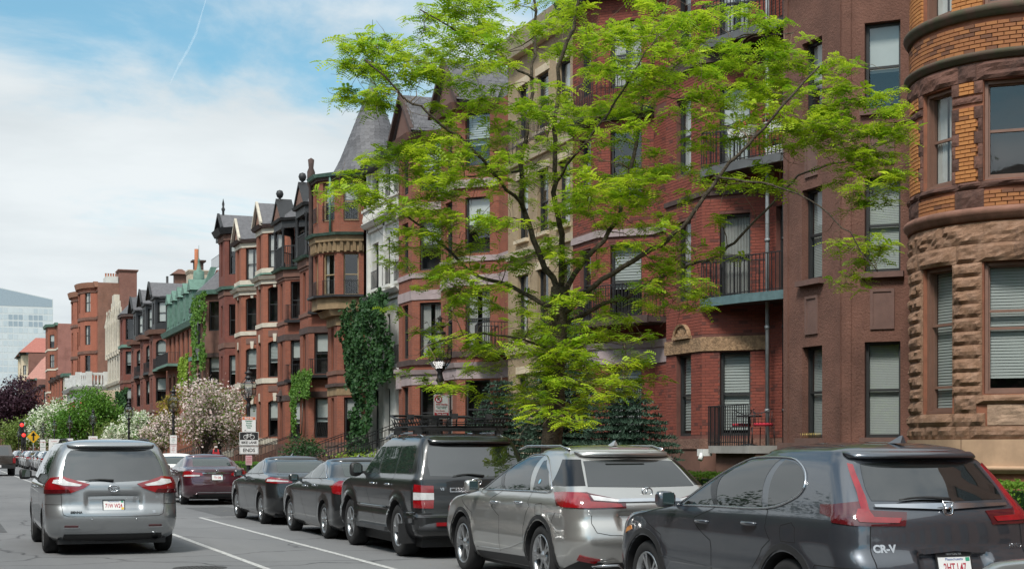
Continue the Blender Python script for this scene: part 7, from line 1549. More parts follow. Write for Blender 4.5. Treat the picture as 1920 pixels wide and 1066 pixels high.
cols = [(.10, .012, .015), (.01, .01, .011), (.30, .31, .31), (.03, .032, .035), (.6, .6, .6), (.012, .012, .013), (.12, .12, .125), (.6, .6, .6), (.08, .10, .13), (.01, .01, .01), (.3, .3, .3), (.6, .6, .6)]
ordn = ['first', 'second', 'third', 'fourth', 'fifth', 'sixth', 'seventh', 'eighth', 'ninth', 'tenth', 'eleventh', 'twelfth']
for i in range(12): FC.append((names[i] + ' parked car far down the street, ' + ordn[i] + ' beyond the minivan', (7.2 + .1 * (i % 3), 88 + i * 6.3, 0), paint('far_paint_%d' % i, cols[i], .3, .35)))
for lab, loc, pm in FC:
    o = copy_tree(acc.o); o.location = loc; o['label'] = lab; o['group'] = 'cars parked down the street'
    for ch in o.children:
        if ch.data and ch.data.materials and ch.data.materials[0] == acc.pm:
            ch.data = ch.data.copy(); ch.data.materials[0] = pm
# bonnet corner of the car parked behind the grey SUV
nb = sedan_shape(4.8); cn = Car('parked_car', 'silver car whose headlamp corner shows in the bottom right of the picture', 'car', (7.38, 4.0, 0), nb, paint('pale_silver_paint', (.42, .43, .43), .6, .33), (1.03, 3.85), .33, None)
cn.skin('headlight', [('s', 4.1, .80), ('s', 4.30, .74), ('f', .45, .68), ('f', .45, .76), ('s', 4.25, .82)], M_CLEAR, .012); cn.skin('windshield', [('f', 0, 1.1), ('f', .6, 1.1), ('f', .5, 1.36), ('f', 0, 1.39)], M_CGLASS2, .003); side_glass(cn, [[(1.70, 1.09), (2.32, 1.08), (2.28, 1.33), (1.95, 1.31)], [(2.40, 1.08), (3.2, 1.06), (2.95, 1.2), (2.38, 1.33)]], M_CGLASS2)
# ------------------------------------------------------------------ vegetation
def norm(a): return a / np.maximum(np.linalg.norm(a, axis=1, keepdims=True), 1e-9)
def leaf_mesh(name, pts, size, m, aspect=.5, up=.5, dirs=None, seed=0, tone=None, jitter=.35):
    """many small leaf blades (one quad each) with a tone value per leaf"""
    g = np.random.default_rng(seed); n = len(pts); nr = norm(g.normal(0, 1, (n, 3)) + (np.array([0, 0, up]) if dirs is None else dirs)); t = norm(np.cross(nr, g.normal(0, 1, (n, 3)))); b = np.cross(nr, t)
    s = size * (1 + jitter * g.uniform(-1, 1, (n, 1))); V = np.stack([pts - t * s * .5, pts + b * s * aspect * .5 + nr * s * .06, pts + t * s * .5, pts - b * s * aspect * .5 + nr * s * .06], 1).reshape(-1, 3)
    return quads_mesh(name, V, m, tone if tone is not None else g.uniform(0, 1, n))
def quads_mesh(name, V, m, tone):
    n = len(V) // 4; me = bpy.data.meshes.new(name); me.vertices.add(len(V)); me.vertices.foreach_set('co', V.astype(np.float32).ravel()); me.loops.add(n * 4); me.loops.foreach_set('vertex_index', np.arange(n * 4, dtype=np.int32)); me.polygons.add(n); me.polygons.foreach_set('loop_start', np.arange(0, n * 4, 4, dtype=np.int32)); me.materials.append(m); me.update(calc_edges=True)
    me.attributes.new('tone', 'FLOAT', 'FACE').data.foreach_set('value', np.asarray(tone, np.float32)); return me
def ell_pts(g, c, r, n, shell=.55):
    d = norm(g.normal(0, 1, (n, 3))); k = (shell + (1 - shell) * g.uniform(0, 1, (n, 1)) ** .6); return np.array(c) + d * k * np.array(r)
M_BARK = mat('locust_bark', (.12, .095, .065), .95, 0, .6, 14, 1.0, 34, .06); M_TWIG = mat('tan_twig', (.17, .12, .08), .9, 0, .3, 5); M_BARK2 = mat('grey_bark', (.13, .115, .10), .95, 0, .4, 8, .8, 25, .02)
# ---- honey locust street tree
def locust():
    BX = 9.25; zc = FPX * BX / (CT * (1036 - XV)); BY = (zc - BX * ST) / CT; sc = FPX / zc; base = Vector((BX, BY, .12)); Rt, Fw = Vector((CT, -ST, 0)), Vector((ST, CT, 0)); g = np.random.default_rng(11); rr = random.Random(5)
    def W(u, v, b): k = 1 + b / zc; return Vector((BX, BY, 0)) + Rt * ((u - 1036) / sc * k + (1036 - 960) / sc * (k - 1)) + Fw * b + Vector((0, 0, EYE + (YH - v) / sc * k))
    h = wthing('locust_tree', 'tall street tree with feathery yellow green spring leaves and twisting bare twigs', 'tree', tuple(base))
    limbs = [([(1033, 1022, 0), (1034, 930, 0), (1036, 820, 0), (1041, 700, 0), (1046, 600, 0), (1048, 540, 0)], .19, .145), ([(1048, 575, 0), (1015, 485, .2), (985, 400, .4), (975, 320, .3), (985, 240, .2), (1000, 150, .3), (1012, 60, .5), (1005, -60, .6)], .10, .02), ([(1048, 560, 0), (1052, 440, -.3), (1045, 340, -.6), (1040, 240, -.8), (1050, 120, -1), (1078, 0, -1.2), (1100, -90, -1.2)], .095, .02), ([(1050, 575, 0), (1100, 480, .5), (1160, 400, 1), (1182, 300, 1.4), (1200, 180, 1.6), (1232, 60, 1.8), (1262, -60, 2)], .085, .018),
             ([(1050, 590, 0), (1130, 525, -.6), (1230, 470, -1.2), (1290, 410, -1.5), (1340, 330, -1.7), (1400, 270, -1.8), (1470, 200, -2), (1545, 125, -2)], .085, .016), ([(1048, 610, 0), (1150, 560, .8), (1240, 520, 1.3), (1350, 475, 1.6), (1420, 410, 1.8), (1500, 335, 2.0), (1585, 300, 2), (1660, 262, 2)], .07, .012), ([(1036, 575, 0), (940, 530, .8), (870, 500, 1.2), (800, 440, 1.5), (740, 380, 1.6), (675, 350, 1.6)], .07, .012), ([(985, 400, .4), (930, 330, -.5), (870, 270, -1), (800, 210, -1.4), (745, 165, -1.6), (690, 110, -1.8)], .055, .012),
             ([(1002, 150, .3), (940, 100, 0), (870, 60, -.5), (790, 15, -.8)], .04, .01), ([(1042, 660, 0), (960, 630, -.8), (880, 620, -1.2), (800, 650, -1.5)], .04, .01), ([(1044, 680, 0), (1110, 640, -.8), (1180, 650, -1.2)], .035, .01), ([(1340, 330, -1.7), (1430, 330, -1.9), (1520, 370, -2), (1600, 440, -2.1), (1645, 510, -2.1)], .03, .008), ([(1200, 180, 1.6), (1290, 120, 1.2), (1390, 70, .9), (1480, 60, .8)], .035, .01), ([(975, 320, .3), (900, 330, 1.2), (820, 330, 1.7), (750, 300, 1.9)], .035, .01), ([(1045, 340, -.6), (1120, 250, -1.4), (1180, 150, -1.9), (1240, 60, -2.1)], .04, .01)]
    tb = MB(); nodes = []; rads = []
    for P, r0, r1 in limbs:
        if P[0][1] < 1000: r0 *= .58
        pts = [W(*p) for p in P]; fine = []
        for a, b in zip(pts, pts[1:]):
            n = 5
            for i in range(n): fine.append(a.lerp(b, i / n))
        fine.append(pts[-1]); L = len(fine); wig = Vector((0, 0, 0)); out = []
        for i, p in enumerate(fine):
            f = 1 if P[0][1] < 1000 else .25
            if 0 < i < L - 1: wig = wig * .75 + Vector((rr.gauss(0, .025), rr.gauss(0, .025), rr.gauss(0, .02))) * f
            out.append(p + wig)
        rad = [r0 + (r1 - r0) * (i / (L - 1)) ** .8 for i in range(L)]
        if P[0][1] > 1000: rad[0] *= 1.5; rad[1] *= 1.25; rad[2] *= 1.1; trunk = MB(); trunk.tube(out, rad, 14); tr = trunk.build('trunk', M_BARK, h, recalc=False)
        else: tb.tube(out, rad, 7)
        for i, p in enumerate(out):
            if P[0][1] < 1000 and i > 2: nodes.append(p); rads.append(rad[i])
    tb.build('limbs', M_BARK, h, recalc=False)
    ells = [(1050, 90, 330, 130, 62), (1000, 300, 260, 150, 62), (1330, 130, 190, 120, 44), (1500, 170, 120, 90, 22), (1600, 240, 105, 70, 22), (1630, 340, 70, 50, 9), (1610, 490, 60, 55, 7), (1240, 400, 150, 110, 26), (800, 330, 110, 90, 20), (760, 110, 110, 55, 15), (690, 150, 60, 70, 12), (690, 355, 70, 35, 8), (790, 460, 95, 70, 18), (850, 600, 100, 70, 18), (1000, 560, 150, 110, 34), (1110, 660, 110, 75, 22), (980, 700, 120, 60, 18), (830, 715, 60, 22, 6), (1260, 540, 85, 50, 11), (1040, 770, 60, 30, 5), (870, 40, 80, 40, 9), (1400, 300, 110, 60, 9), (1180, 730, 50, 30, 5)]
    att = []
    for (cu, cv, ru, rv, n) in ells:
        for _ in range(int(n * 1.3 + .5)):
            a, k = rr.uniform(0, 2 * math.pi), math.sqrt(rr.random()); u, v = cu + ru * k * math.cos(a), cv + rv * k * math.sin(a); edge = max(.25, 1 - abs(u - 1080) / 700)
            if 770 < u < 885 and 585 < v < 725 and rr.random() < .85: continue
            att.append(W(u, v, rr.uniform(-2.6, 2.6) * edge))
    NP = np.array([tuple(p) for p in nodes]); NR = list(rads); dist = [np.min(np.linalg.norm(NP - np.array(p), axis=1)) for p in att]; order = sorted(range(len(att)), key=lambda i: dist[i]); tw = MB(); pool = [tuple(p) for p in nodes]
    clumps = []
    for i in order:
        p = att[i]; A = np.array(pool); dd = np.linalg.norm(A - np.array(p), axis=1) + np.where(A[:, 2] > p.z + .2, .5, 0); j = int(np.argmin(dd)); s = Vector(pool[j]); L = (p - s).length
        if L < .05: continue
        k = max(3, int(L / .18)); path = []; r0 = min(NR[j] * .7, .006 + .010 * L); off = Vector((rr.gauss(0, .12), rr.gauss(0, .12), rr.uniform(-.05, .22))) * L
        for q in range(k + 1): t = q / k; path.append(s.lerp(p, t) + off * (4 * t * (1 - t) * .5) + Vector((rr.gauss(0, .018), rr.gauss(0, .018), rr.gauss(0, .018))) * (1 if 0 < q < k else 0))
        rad = [r0 + (.0035 - r0) * q / k for q in range(k + 1)]; tw.tube(path, rad, 4)
        for q in range(1, k + 1): pool.append(tuple(path[q])); NR.append(rad[q])
        clumps.append((p, (p - s).normalized()))
    # side sprays and bare twigs
    extra = []
    for (p, d) in clumps:
        for _ in range(3):
            e = p + Vector((rr.gauss(0, .17), rr.gauss(0, .17), rr.gauss(.02, .055))); tw.tube([p, p.lerp(e, .5) + Vector((rr.gauss(0, .03), rr.gauss(0, .03), .02)), e], [.005, .004, .0025], 3); extra.append(e)
    for _ in range(850):
        p = Vector(pool[rr.randrange(len(pool))]); d = Vector((rr.gauss(0, 1), rr.gauss(0, 1), rr.gauss(-.1, .6))).normalized(); path = [p]
        for q in range(5): d = (d + Vector((rr.gauss(0, .35), rr.gauss(0, .35), rr.gauss(-.02, .3)))).normalized(); path.append(path[-1] + d * rr.uniform(.06, .15))
        tw.tube(path, [.006, .005, .0045, .004, .003, .002], 3)
    tw.build('twigs', M_TWIG, h, recalc=False)
    # compound leaves: rachis with paired leaflets
    roots = []; ctone = []
    for p in [c[0] for c in clumps] * 1 + extra:
        n = rr.randint(8, 14); tn = rr.gauss(.5, .28)
        for _ in range(n): roots.append((p.x + rr.gauss(0, .055), p.y + rr.gauss(0, .055), p.z + rr.gauss(0, .028))); ctone.append(tn)
    P = np.array(roots); n = len(P); d = norm(g.normal(0, 1, (n, 3)) * np.array([1, 1, .25]) + np.array([0, 0, .05])); upv = norm(np.cross(np.cross(d, np.tile([0, 0, 1.], (n, 1))), d) + g.normal(0, .25, (n, 3))); sd = norm(np.cross(d, upv)); Ln = g.uniform(.11, .205, (n, 1)); Vs = []; K = 5; tone0 = np.clip(np.array(ctone) * .7 + g.normal(.15, .18, n), 0, 1); tones = []
    for k in range(K):
        t = (k + .7) / K; c = P + d * Ln * t - np.array([0, 0, 1.]) * (Ln * .35 * t * t)
        for sg in (-1, 1):
            tip = c + sd * sg * Ln * .36 * (1 - .35 * abs(t - .5)) + d * Ln * .06 - upv * Ln * .03; wv = d * Ln * .095; mid = (c + tip) / 2
            Vs.append(np.stack([c, mid - wv, tip, mid + wv], 1)); tones.append(np.clip(tone0 + g.normal(0, .12, n), 0, 1))
    V = np.concatenate(Vs, 0).reshape(-1, 3); me = quads_mesh('foliage', V, leaf_mat('locust_leaf', (.19, .37, .018), (.56, .68, .04), .45), np.concatenate(tones)); tag(link('foliage', me, h), kind='stuff'); return n
locust()
# ---- generic leafy tree or shrub
def leafy(name, label, cat, base, crown, n, size, m, trunk_h, stems=1, bark=None, seed=1, aspect=.55, extra=None, group=None, up=.5, shell=.5, spread=.5, parts=('trunk', 'crown')):
    """crown: ellipsoids (dx, dy, z, rx, ry, rz); leaves sit on small branch clusters so the outline stays loose"""
    h = thing(name, label, cat, base, 0, group); g = np.random.default_rng(seed); rr = random.Random(seed); tb = MB(); tot = sum(c[3] * c[4] + c[3] * c[5] for c in crown); pts = []; tips = []
    for c in crown:
        k = max(6, int(26 * (c[3] * c[4] + c[3] * c[5]) / tot * len(crown) ** .5)); tips.append(ell_pts(g, c[:3], c[3:], k * 3, .35))
    T = np.concatenate(tips)
    for s in range(stems):
        a = 2 * math.pi * s / max(1, stems) + rr.random(); x, y = (.12 * math.cos(a), .12 * math.sin(a)) if stems > 1 else (0, 0); r0 = .035 * trunk_h ** .7 * (1 if stems == 1 else .65); tb.tube([(x, y, -.05), (x * 2.2 + rr.gauss(0, .04), y * 2.2, trunk_h * .5), (x * 4, y * 4, trunk_h)], [r0 * 1.4, r0, r0 * .8], 7)
        for t in T[s::stems][:40]: 
            q = Vector((x * 4, y * 4, trunk_h * rr.uniform(.75, 1))); e = Vector(t); mid = q.lerp(e, .5) + Vector((rr.gauss(0, .1), rr.gauss(0, .1), .12 * (e - q).length)); tb.tube([q, mid, e], [r0 * .45, r0 * .25, .006], 4)
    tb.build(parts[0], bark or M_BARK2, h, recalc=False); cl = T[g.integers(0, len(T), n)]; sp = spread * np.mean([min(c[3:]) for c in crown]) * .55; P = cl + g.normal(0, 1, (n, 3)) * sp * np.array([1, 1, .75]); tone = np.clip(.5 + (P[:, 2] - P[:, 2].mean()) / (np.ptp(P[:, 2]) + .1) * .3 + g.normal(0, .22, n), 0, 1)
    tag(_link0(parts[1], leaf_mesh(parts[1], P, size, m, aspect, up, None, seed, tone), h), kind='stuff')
    if extra:
        nm, k, sz, mm = extra; P2 = T[g.integers(0, len(T), k)] + g.normal(0, 1, (k, 3)) * sp * 1.05; tag(_link0(nm, leaf_mesh(nm, P2, sz, mm, .8, .6, None, seed + 9), h), kind='stuff')
    return h
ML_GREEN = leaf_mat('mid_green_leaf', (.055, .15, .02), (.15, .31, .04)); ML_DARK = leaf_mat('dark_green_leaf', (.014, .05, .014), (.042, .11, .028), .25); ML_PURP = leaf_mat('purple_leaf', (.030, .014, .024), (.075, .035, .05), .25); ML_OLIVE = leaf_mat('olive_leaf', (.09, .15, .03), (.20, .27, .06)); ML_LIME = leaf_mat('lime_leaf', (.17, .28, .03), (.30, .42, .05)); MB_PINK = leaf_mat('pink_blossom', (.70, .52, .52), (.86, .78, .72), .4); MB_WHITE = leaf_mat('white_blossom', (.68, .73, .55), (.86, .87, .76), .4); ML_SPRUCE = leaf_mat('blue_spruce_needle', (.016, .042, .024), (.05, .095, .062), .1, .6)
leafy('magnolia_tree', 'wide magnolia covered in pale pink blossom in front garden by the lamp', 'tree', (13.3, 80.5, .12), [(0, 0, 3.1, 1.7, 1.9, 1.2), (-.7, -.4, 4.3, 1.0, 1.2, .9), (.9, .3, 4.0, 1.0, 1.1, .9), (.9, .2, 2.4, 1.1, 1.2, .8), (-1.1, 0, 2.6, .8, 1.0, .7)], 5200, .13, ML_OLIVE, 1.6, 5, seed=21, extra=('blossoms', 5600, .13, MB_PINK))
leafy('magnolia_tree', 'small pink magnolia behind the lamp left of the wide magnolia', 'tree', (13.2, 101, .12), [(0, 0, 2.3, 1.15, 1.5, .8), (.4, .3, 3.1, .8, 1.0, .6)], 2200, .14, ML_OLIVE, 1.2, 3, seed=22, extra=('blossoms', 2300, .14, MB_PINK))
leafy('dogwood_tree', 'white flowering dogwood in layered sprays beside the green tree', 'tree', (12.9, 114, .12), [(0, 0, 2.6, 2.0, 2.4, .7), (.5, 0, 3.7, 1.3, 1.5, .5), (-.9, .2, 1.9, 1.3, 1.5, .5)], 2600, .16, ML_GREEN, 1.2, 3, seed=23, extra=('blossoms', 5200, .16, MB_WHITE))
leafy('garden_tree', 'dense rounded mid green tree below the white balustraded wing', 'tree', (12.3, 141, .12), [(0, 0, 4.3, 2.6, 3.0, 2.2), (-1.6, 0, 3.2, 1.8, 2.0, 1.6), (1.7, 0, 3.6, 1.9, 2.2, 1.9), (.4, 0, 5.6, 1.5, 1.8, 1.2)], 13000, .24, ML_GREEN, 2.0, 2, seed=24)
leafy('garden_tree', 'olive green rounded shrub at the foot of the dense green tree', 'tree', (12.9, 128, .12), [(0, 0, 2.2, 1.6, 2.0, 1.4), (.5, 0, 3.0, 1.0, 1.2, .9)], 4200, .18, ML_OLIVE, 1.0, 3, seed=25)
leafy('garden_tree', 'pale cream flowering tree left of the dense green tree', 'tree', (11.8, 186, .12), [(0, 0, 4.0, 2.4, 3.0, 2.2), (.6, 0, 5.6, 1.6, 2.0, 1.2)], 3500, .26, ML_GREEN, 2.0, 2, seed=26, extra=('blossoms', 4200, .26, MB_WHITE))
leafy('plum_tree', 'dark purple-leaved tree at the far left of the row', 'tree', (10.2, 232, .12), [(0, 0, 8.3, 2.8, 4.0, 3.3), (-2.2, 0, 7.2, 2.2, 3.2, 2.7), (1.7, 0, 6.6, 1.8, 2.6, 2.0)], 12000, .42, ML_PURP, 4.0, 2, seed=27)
leafy('garden_tree', 'low olive green tree under the purple tree', 'tree', (11.2, 205, .12), [(0, 0, 3.6, 2.8, 3.5, 2.4), (-2.4, 0, 3.2, 2.0, 2.6, 1.8)], 6500, .32, ML_OLIVE, 2.0, 2, seed=28)
leafy('garden_tree', 'light green tree at the left picture edge beyond the purple tree', 'tree', (8.2, 262, .12), [(0, 0, 7.5, 2.6, 3.5, 2.8)], 5000, .45, ML_GREEN, 3.5, 1, seed=29)
leafy('garden_shrub', 'glossy evergreen shrub before the front steps of the loggia house', 'shrub', (14.2, 63.8, .12), [(0, 0, 1.25, .95, 1.2, .75), (.5, .4, 1.1, .7, .8, .6)], 2600, .13, ML_DARK, .5, 4, seed=30, aspect=.4)
leafy('garden_shrub', 'yellow green shrub by the steps left of the off-road SUV', 'shrub', (13.4, 49.6, .12), [(0, 0, .85, .6, 1.5, .55)], 2200, .09, ML_LIME, .4, 4, seed=31); leafy('garden_shrub', 'lime green low shrub beside the ivy-covered steps', 'shrub', (13.3, 53.0, .12), [(0, 0, .75, .5, .9, .5)], 1500, .09, ML_LIME, .35, 4, seed=32)
leafy('garden_shrub', 'young yellow green tree beside the copper-edged porch', 'shrub', (15.5, 112, .12), [(0, 0, 4.4, .8, 1.2, 1.0), (.6, 0, 5.4, .6, .8, .8), (-.5, 0, 3.4, .7, .9, .6)], 1500, .2, leaf_mat('amber_leaf', (.24, .22, .03), (.36, .26, .05)), 2.6, 2, seed=33)
# ---- blue spruces behind the street tree
def spruce(label, base, H, r, seed):
    h = thing('spruce_tree', label, 'tree', base, 0, 'spruces behind the street tree'); g = np.random.default_rng(seed); rr = random.Random(seed); t = MB(); t.tube([(0, 0, -.05), (.03, 0, H * .5), (0, 0, H)], [.13, .08, .015], 7); V = []; tone = []; w = 0; z = .35
    while z < H - .15:
        f = (1 - z / H); L = r * (f ** .75) + .12; nb = 9 if z < H * .7 else 6
        for k in range(nb):
            a = 2 * math.pi * k / nb + w * .6 + rr.uniform(-.2, .2); l = L * rr.uniform(.7, 1.1); d = Vector((math.cos(a), math.sin(a), 0)); pts = [Vector((0, 0, z)) + d * l * q + Vector((0, 0, -.22 * l * q + .12 * l * q * q)) for q in (0, .35, .7, 1)]; t.tube(pts, [.018, .014, .009, .004], 3); s = d.cross(Vector((0, 0, 1)))
            for q in np.linspace(.22, 1, max(4, int(l / .07))):
                c = Vector((0, 0, z)) + d * l * q + Vector((0, 0, -.22 * l * q + .12 * l * q * q)); sl = .34 * l * (1.1 - q) + .06
                for sg in (-1, 1):
                    e = c + s * sg * sl + d * sl * .55 + Vector((0, 0, -.04)); 
                    for m_ in np.linspace(.1, 1, max(3, int(sl / .035))):
                        p = c.lerp(e, m_)
                        for _ in range(2):
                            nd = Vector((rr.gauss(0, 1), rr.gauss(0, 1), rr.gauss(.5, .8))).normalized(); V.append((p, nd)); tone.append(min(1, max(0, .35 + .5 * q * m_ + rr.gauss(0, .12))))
        z += .19 * (1 - .3 * z / H); w += 1
    t.build('trunk', M_BARK, h, recalc=False); P = np.array([tuple(v[0]) for v in V]); N = np.array([tuple(v[1]) for v in V]); sd = norm(np.cross(N, g.normal(0, 1, N.shape))) * .013; L = .085; Q = np.stack([P - sd, P + sd, P + sd * .4 + N * L, P - sd * .4 + N * L], 1).reshape(-1, 3); tag(_link0('needles', quads_mesh('needles', Q, ML_SPRUCE, tone), h), kind='stuff')
spruce('tall dark blue spruce right behind the street tree trunk', (14.1, 34.0, .12), 5.0, 1.6, 1); spruce('broad low blue spruce beside the roof basket', (13.6, 37.0, .12), 3.4, 1.6, 2); spruce('low blue spruce with long branches before the shuttered window', (14.6, 31.6, .12), 3.3, 1.8, 3)
# ---- ivy and creepers on walls
def in_poly(p, poly):
    c = False; j = len(poly) - 1
    for i in range(len(poly)):
        if (poly[i][1] > p[1]) != (poly[j][1] > p[1]) and p[0] < (poly[j][0] - poly[i][0]) * (p[1] - poly[i][1]) / (poly[j][1] - poly[i][1]) + poly[i][0]: c = not c
        j = i
    return c
def ivy(label, poly, x, n, size, m, bulge, seed, slope=0.0, name='wall_ivy'):
    """climber over a patch of wall: poly in (y, z), x = wall face, slope = dx/dy of the wall"""
    rr = random.Random(seed); g = np.random.default_rng(seed); ys = [p[0] for p in poly]; zs = [p[1] for p in poly]; bl = [(rr.uniform(min(ys), max(ys)), rr.uniform(min(zs), max(zs)), rr.uniform(.3, .7), rr.uniform(.3, 1)) for _ in range(60)]; P = []
    h = wthing(name, label, 'ivy', (x, sum(ys) / len(ys), min(zs)))
    while len(P) < n:
        y, z = rr.uniform(min(ys) - .2, max(ys) + .2), rr.uniform(min(zs) - .15, max(zs) + .15); y2, z2 = y + rr.gauss(0, .12), z + rr.gauss(0, .12)
        if not in_poly((y2, z2), poly): continue
        b = max([s * max(0, 1 - math.hypot(y - a, z - c) / (r * 1.5)) for a, c, r, s in bl]); P.append((x + slope * (y - ys[0]) - .05 - bulge * b * rr.uniform(.5, 1) - rr.uniform(0, .08), y, z))
    P = np.array(P); d = np.tile([-1.0, -.5, .35], (n, 1)); o = tag(link('leaves', leaf_mesh('leaves', P, size, m, .8, 0, d, seed, np.clip(g.normal(.45, .25, n), 0, 1)), h), kind='stuff'); st = MB()
    y = sum(ys) / len(ys); st.tube([(x - .04, y, min(zs)), (x - .05, y + rr.gauss(0, .3), (min(zs) + max(zs)) / 2)], .03, 5); st.build('stem', M_BARK2, h, recalc=False)
ivy('thick dark green ivy climbing the corner between white house and turret house', [(69.6, 8.3), (62.9, 8.4), (62.4, 7.2), (62.3, 4.8), (64.6, 4.3), (65.4, 2.8), (66.0, .3), (68.6, .3), (69.0, 2.4), (68.0, 3.8), (69.8, 4.8), (70.8, 6.6)], 18.05, 9500, .17, ML_DARK, .75, 41)
ivy('light green creeper hanging over the balcony of the loggia house', [(76.0, 5.6), (80.4, 5.5), (80.2, 2.6), (79.6, 2.4), (79.2, 4.4), (76.1, 4.3)], 17.75, 2600, .13, leaf_mat('creeper_leaf', (.06, .15, .02), (.14, .27, .04)), .3, 42); ivy('green ivy wrapping the round bay under the copper eave', [(108.2, 12.8), (114.5, 12.8), (114.2, 6.2), (112.6, 5.8), (112, 10.6), (109, 11.6), (109, 9.2), (111, 9.0), (111, 7.2), (108.6, 7.4)], 17.65, 1900, .2, leaf_mat('creeper_leaf', (.06, .15, .02), (.14, .27, .04)), .35, 43); ivy('bright green climber on the corner of the copper-roofed house', [(117.6, 8.8), (122, 8.6), (122.2, 6.4), (118, 6.6)], 17.9, 1100, .22, ML_LIME, .4, 44); ivy('dark ivy on the brownstone house beyond the black dormers', [(154.5, 7.6), (163, 7.4), (162, 2.0), (157, 2.2)], 17.4, 2200, .3, ML_DARK, .6, 45)
# ---- clipped hedges in the front gardens
def hedge(label, x0, x1, y0, y1, zt, n, seed, m):
    g = np.random.default_rng(seed); h = thing('hedge', label, 'hedge', ((x0 + x1) / 2, (y0 + y1) / 2, .12)); lx, ly, lz = (x1 - x0) / 2, (y1 - y0) / 2, zt - .12; b = MB(); b.box((-lx + .08, -ly + .05, 0), (lx - .08, ly - .05, lz - .08)); b.build('branches', ML_DARK, h); P = g.uniform(-1, 1, (n, 3)) * np.array([lx, ly, lz / 2]) + np.array([0, 0, lz / 2]); f = g.integers(0, 4, n); j = g.normal(0, .025, n); P[f == 0, 2] = lz + j[f == 0]; P[f == 1, 0] = -lx + j[f == 1]; P[f == 2, 1] = -ly + j[f == 2]; P[f == 3, 2] = lz + j[f == 3]; tag(_link0('leaves', leaf_mesh('leaves', P, .055, m, .6, .5, None, seed), h), kind='stuff')
hedge('bright green clipped hedge behind the dark grey SUV', 12.6, 13.3, 10.5, 29.5, 1.16, 26000, 51, leaf_mat('boxwood_leaf', (.09, .20, .02), (.20, .34, .04))); hedge('low dark hedge behind the maroon sedan', 12.6, 13.2, 56, 78, 1.0, 12000, 52, ML_GREEN)
# ------------------------------------------------------------------ gas lamps, signs, signals, fence, pedestrian
M_LGLASS = glass_mat('lantern_glass', (.80, .82, .80), 2.5)
def lamp_proto():
    h = thing('street_lamp', 'x', 'street lamp', (0, 0, 0)); p = MB(); p.lathe([(.001, 0), (.17, 0), (.17, .12), (.14, .18), (.13, .55), (.15, .6), (.10, .68), (.065, .8), (.055, 2.3), (.075, 2.36), (.055, 2.42), (.05, 2.75), (.085, 2.8), (.06, 2.86), (.045, 2.95), (.10, 3.02), (.11, 3.06), (.001, 3.06)], 12); p.build('post', M_IRON, h, recalc=False)
    n = 6; zb, zt = 3.07, 3.52; rb, rt = .13, .235
    def hx(r, z): return [Vector((r * math.cos(2 * math.pi * (i + .5) / n), r * math.sin(2 * math.pi * (i + .5) / n), z)) for i in range(n)]
    low, mid, top, cap = hx(rb, zb), hx(.215, zb + .13), hx(rt, zt), hx(.10, zt + .16); f = MB()
    for A, B in ((low, mid), (mid, top), (top, cap)):
        for i in range(n): f.tube([A[i], B[i]], .011, 4); f.tube([A[i], A[(i + 1) % n]], .011, 4)
    for i in range(n): f.tube([cap[i], cap[(i + 1) % n]], .012, 4)
    f.lathe([(.11, zt + .15), (.12, zt + .19), (.07, zt + .22), (.06, zt + .27), (.11, zt + .30), (.13, zt + .33), (.05, zt + .38), (.035, zt + .42), (.05, zt + .46), (.001, zt + .52)], 10); fr = f.build('lantern', M_IRON, h, recalc=False)
    for A, B in ((low, mid), (mid, top), (top, cap)):
        for i in range(n): g = MB(); g.face([A[i] * .985, A[(i + 1) % n] * .985, B[(i + 1) % n] * .985, B[i] * .985]); _link0('pane', g.mesh('pane', M_LGLASS), fr)
    g = MB(); g.tube([(0, 0, zb), (0, 0, zb + .16)], .02, 6); g.tube([(-.06, 0, zb + .2), (0, 0, zb + .16), (.06, 0, zb + .2)], .012, 5); _link0('burner', g.mesh('burner', M_IRON), fr)
    m = MB(); 
    for sx in (-.06, 0, .06): m.lathe([(.012, zb + .2), (.028, zb + .23), (.028, zb + .29), (.001, zb + .31)], 8, 0, (sx, 0, 0))
    _link0('mantles', m.mesh('mantles', mat('gas_mantle', (.35, .34, .31), .8)), fr); return h
LP = lamp_proto(); LX = 8.9
lamps = [(825, 'gas lamp with hexagonal lantern half hidden in the street tree leaves'), (466, 'gas lamp carrying the bike lane sign'), (325, 'gas lamp before the pink magnolia, with two small signs'), (241.6, 'gas lamp in front of the white dogwood'), (174.6, 'gas lamp standing before the dense green tree'), (130.7, 'gas lamp at the middle of the dense green tree'), (102, 'gas lamp at the left edge of the dense green tree'), (80.5, 'gas lamp beside the yellow diamond sign'), (62.6, 'far gas lamp behind the yellow diamond sign'), (48, 'far gas lamp next to the red traffic signal'), (35, 'far gas lamp left of the red traffic signal'), (25.6, 'distant gas lamp, fourth from the left edge'), (18, 'distant gas lamp, third from the left edge'), (12, 'distant gas lamp, second from the left edge'), (5, 'distant gas lamp nearest the left picture edge')]
for i, (u, lab) in enumerate(lamps):
    o = LP if i == 0 else copy_tree(LP); y = D_of(u, LX); o.location = (LX, y, .125); o['label'] = lab; o['group'] = 'gas lamps along the kerb'; o.rotation_euler = (0, 0, i * .35)
M_SW = mat('sign_white', (.70, .71, .70), .5, 0, .08, 6); M_SB = mat('sign_black', (.012, .012, .013), .5); M_SR = mat('sign_red', (.45, .02, .03), .5); M_SO = mat('sign_orange', (.62, .16, .06), .5); M_SG = mat('sign_green', (.03, .20, .12), .5); M_SY = mat('sign_yellow', (.75, .42, .01), .5); M_PINKS = mat('sign_pink', (.62, .40, .42), .5)
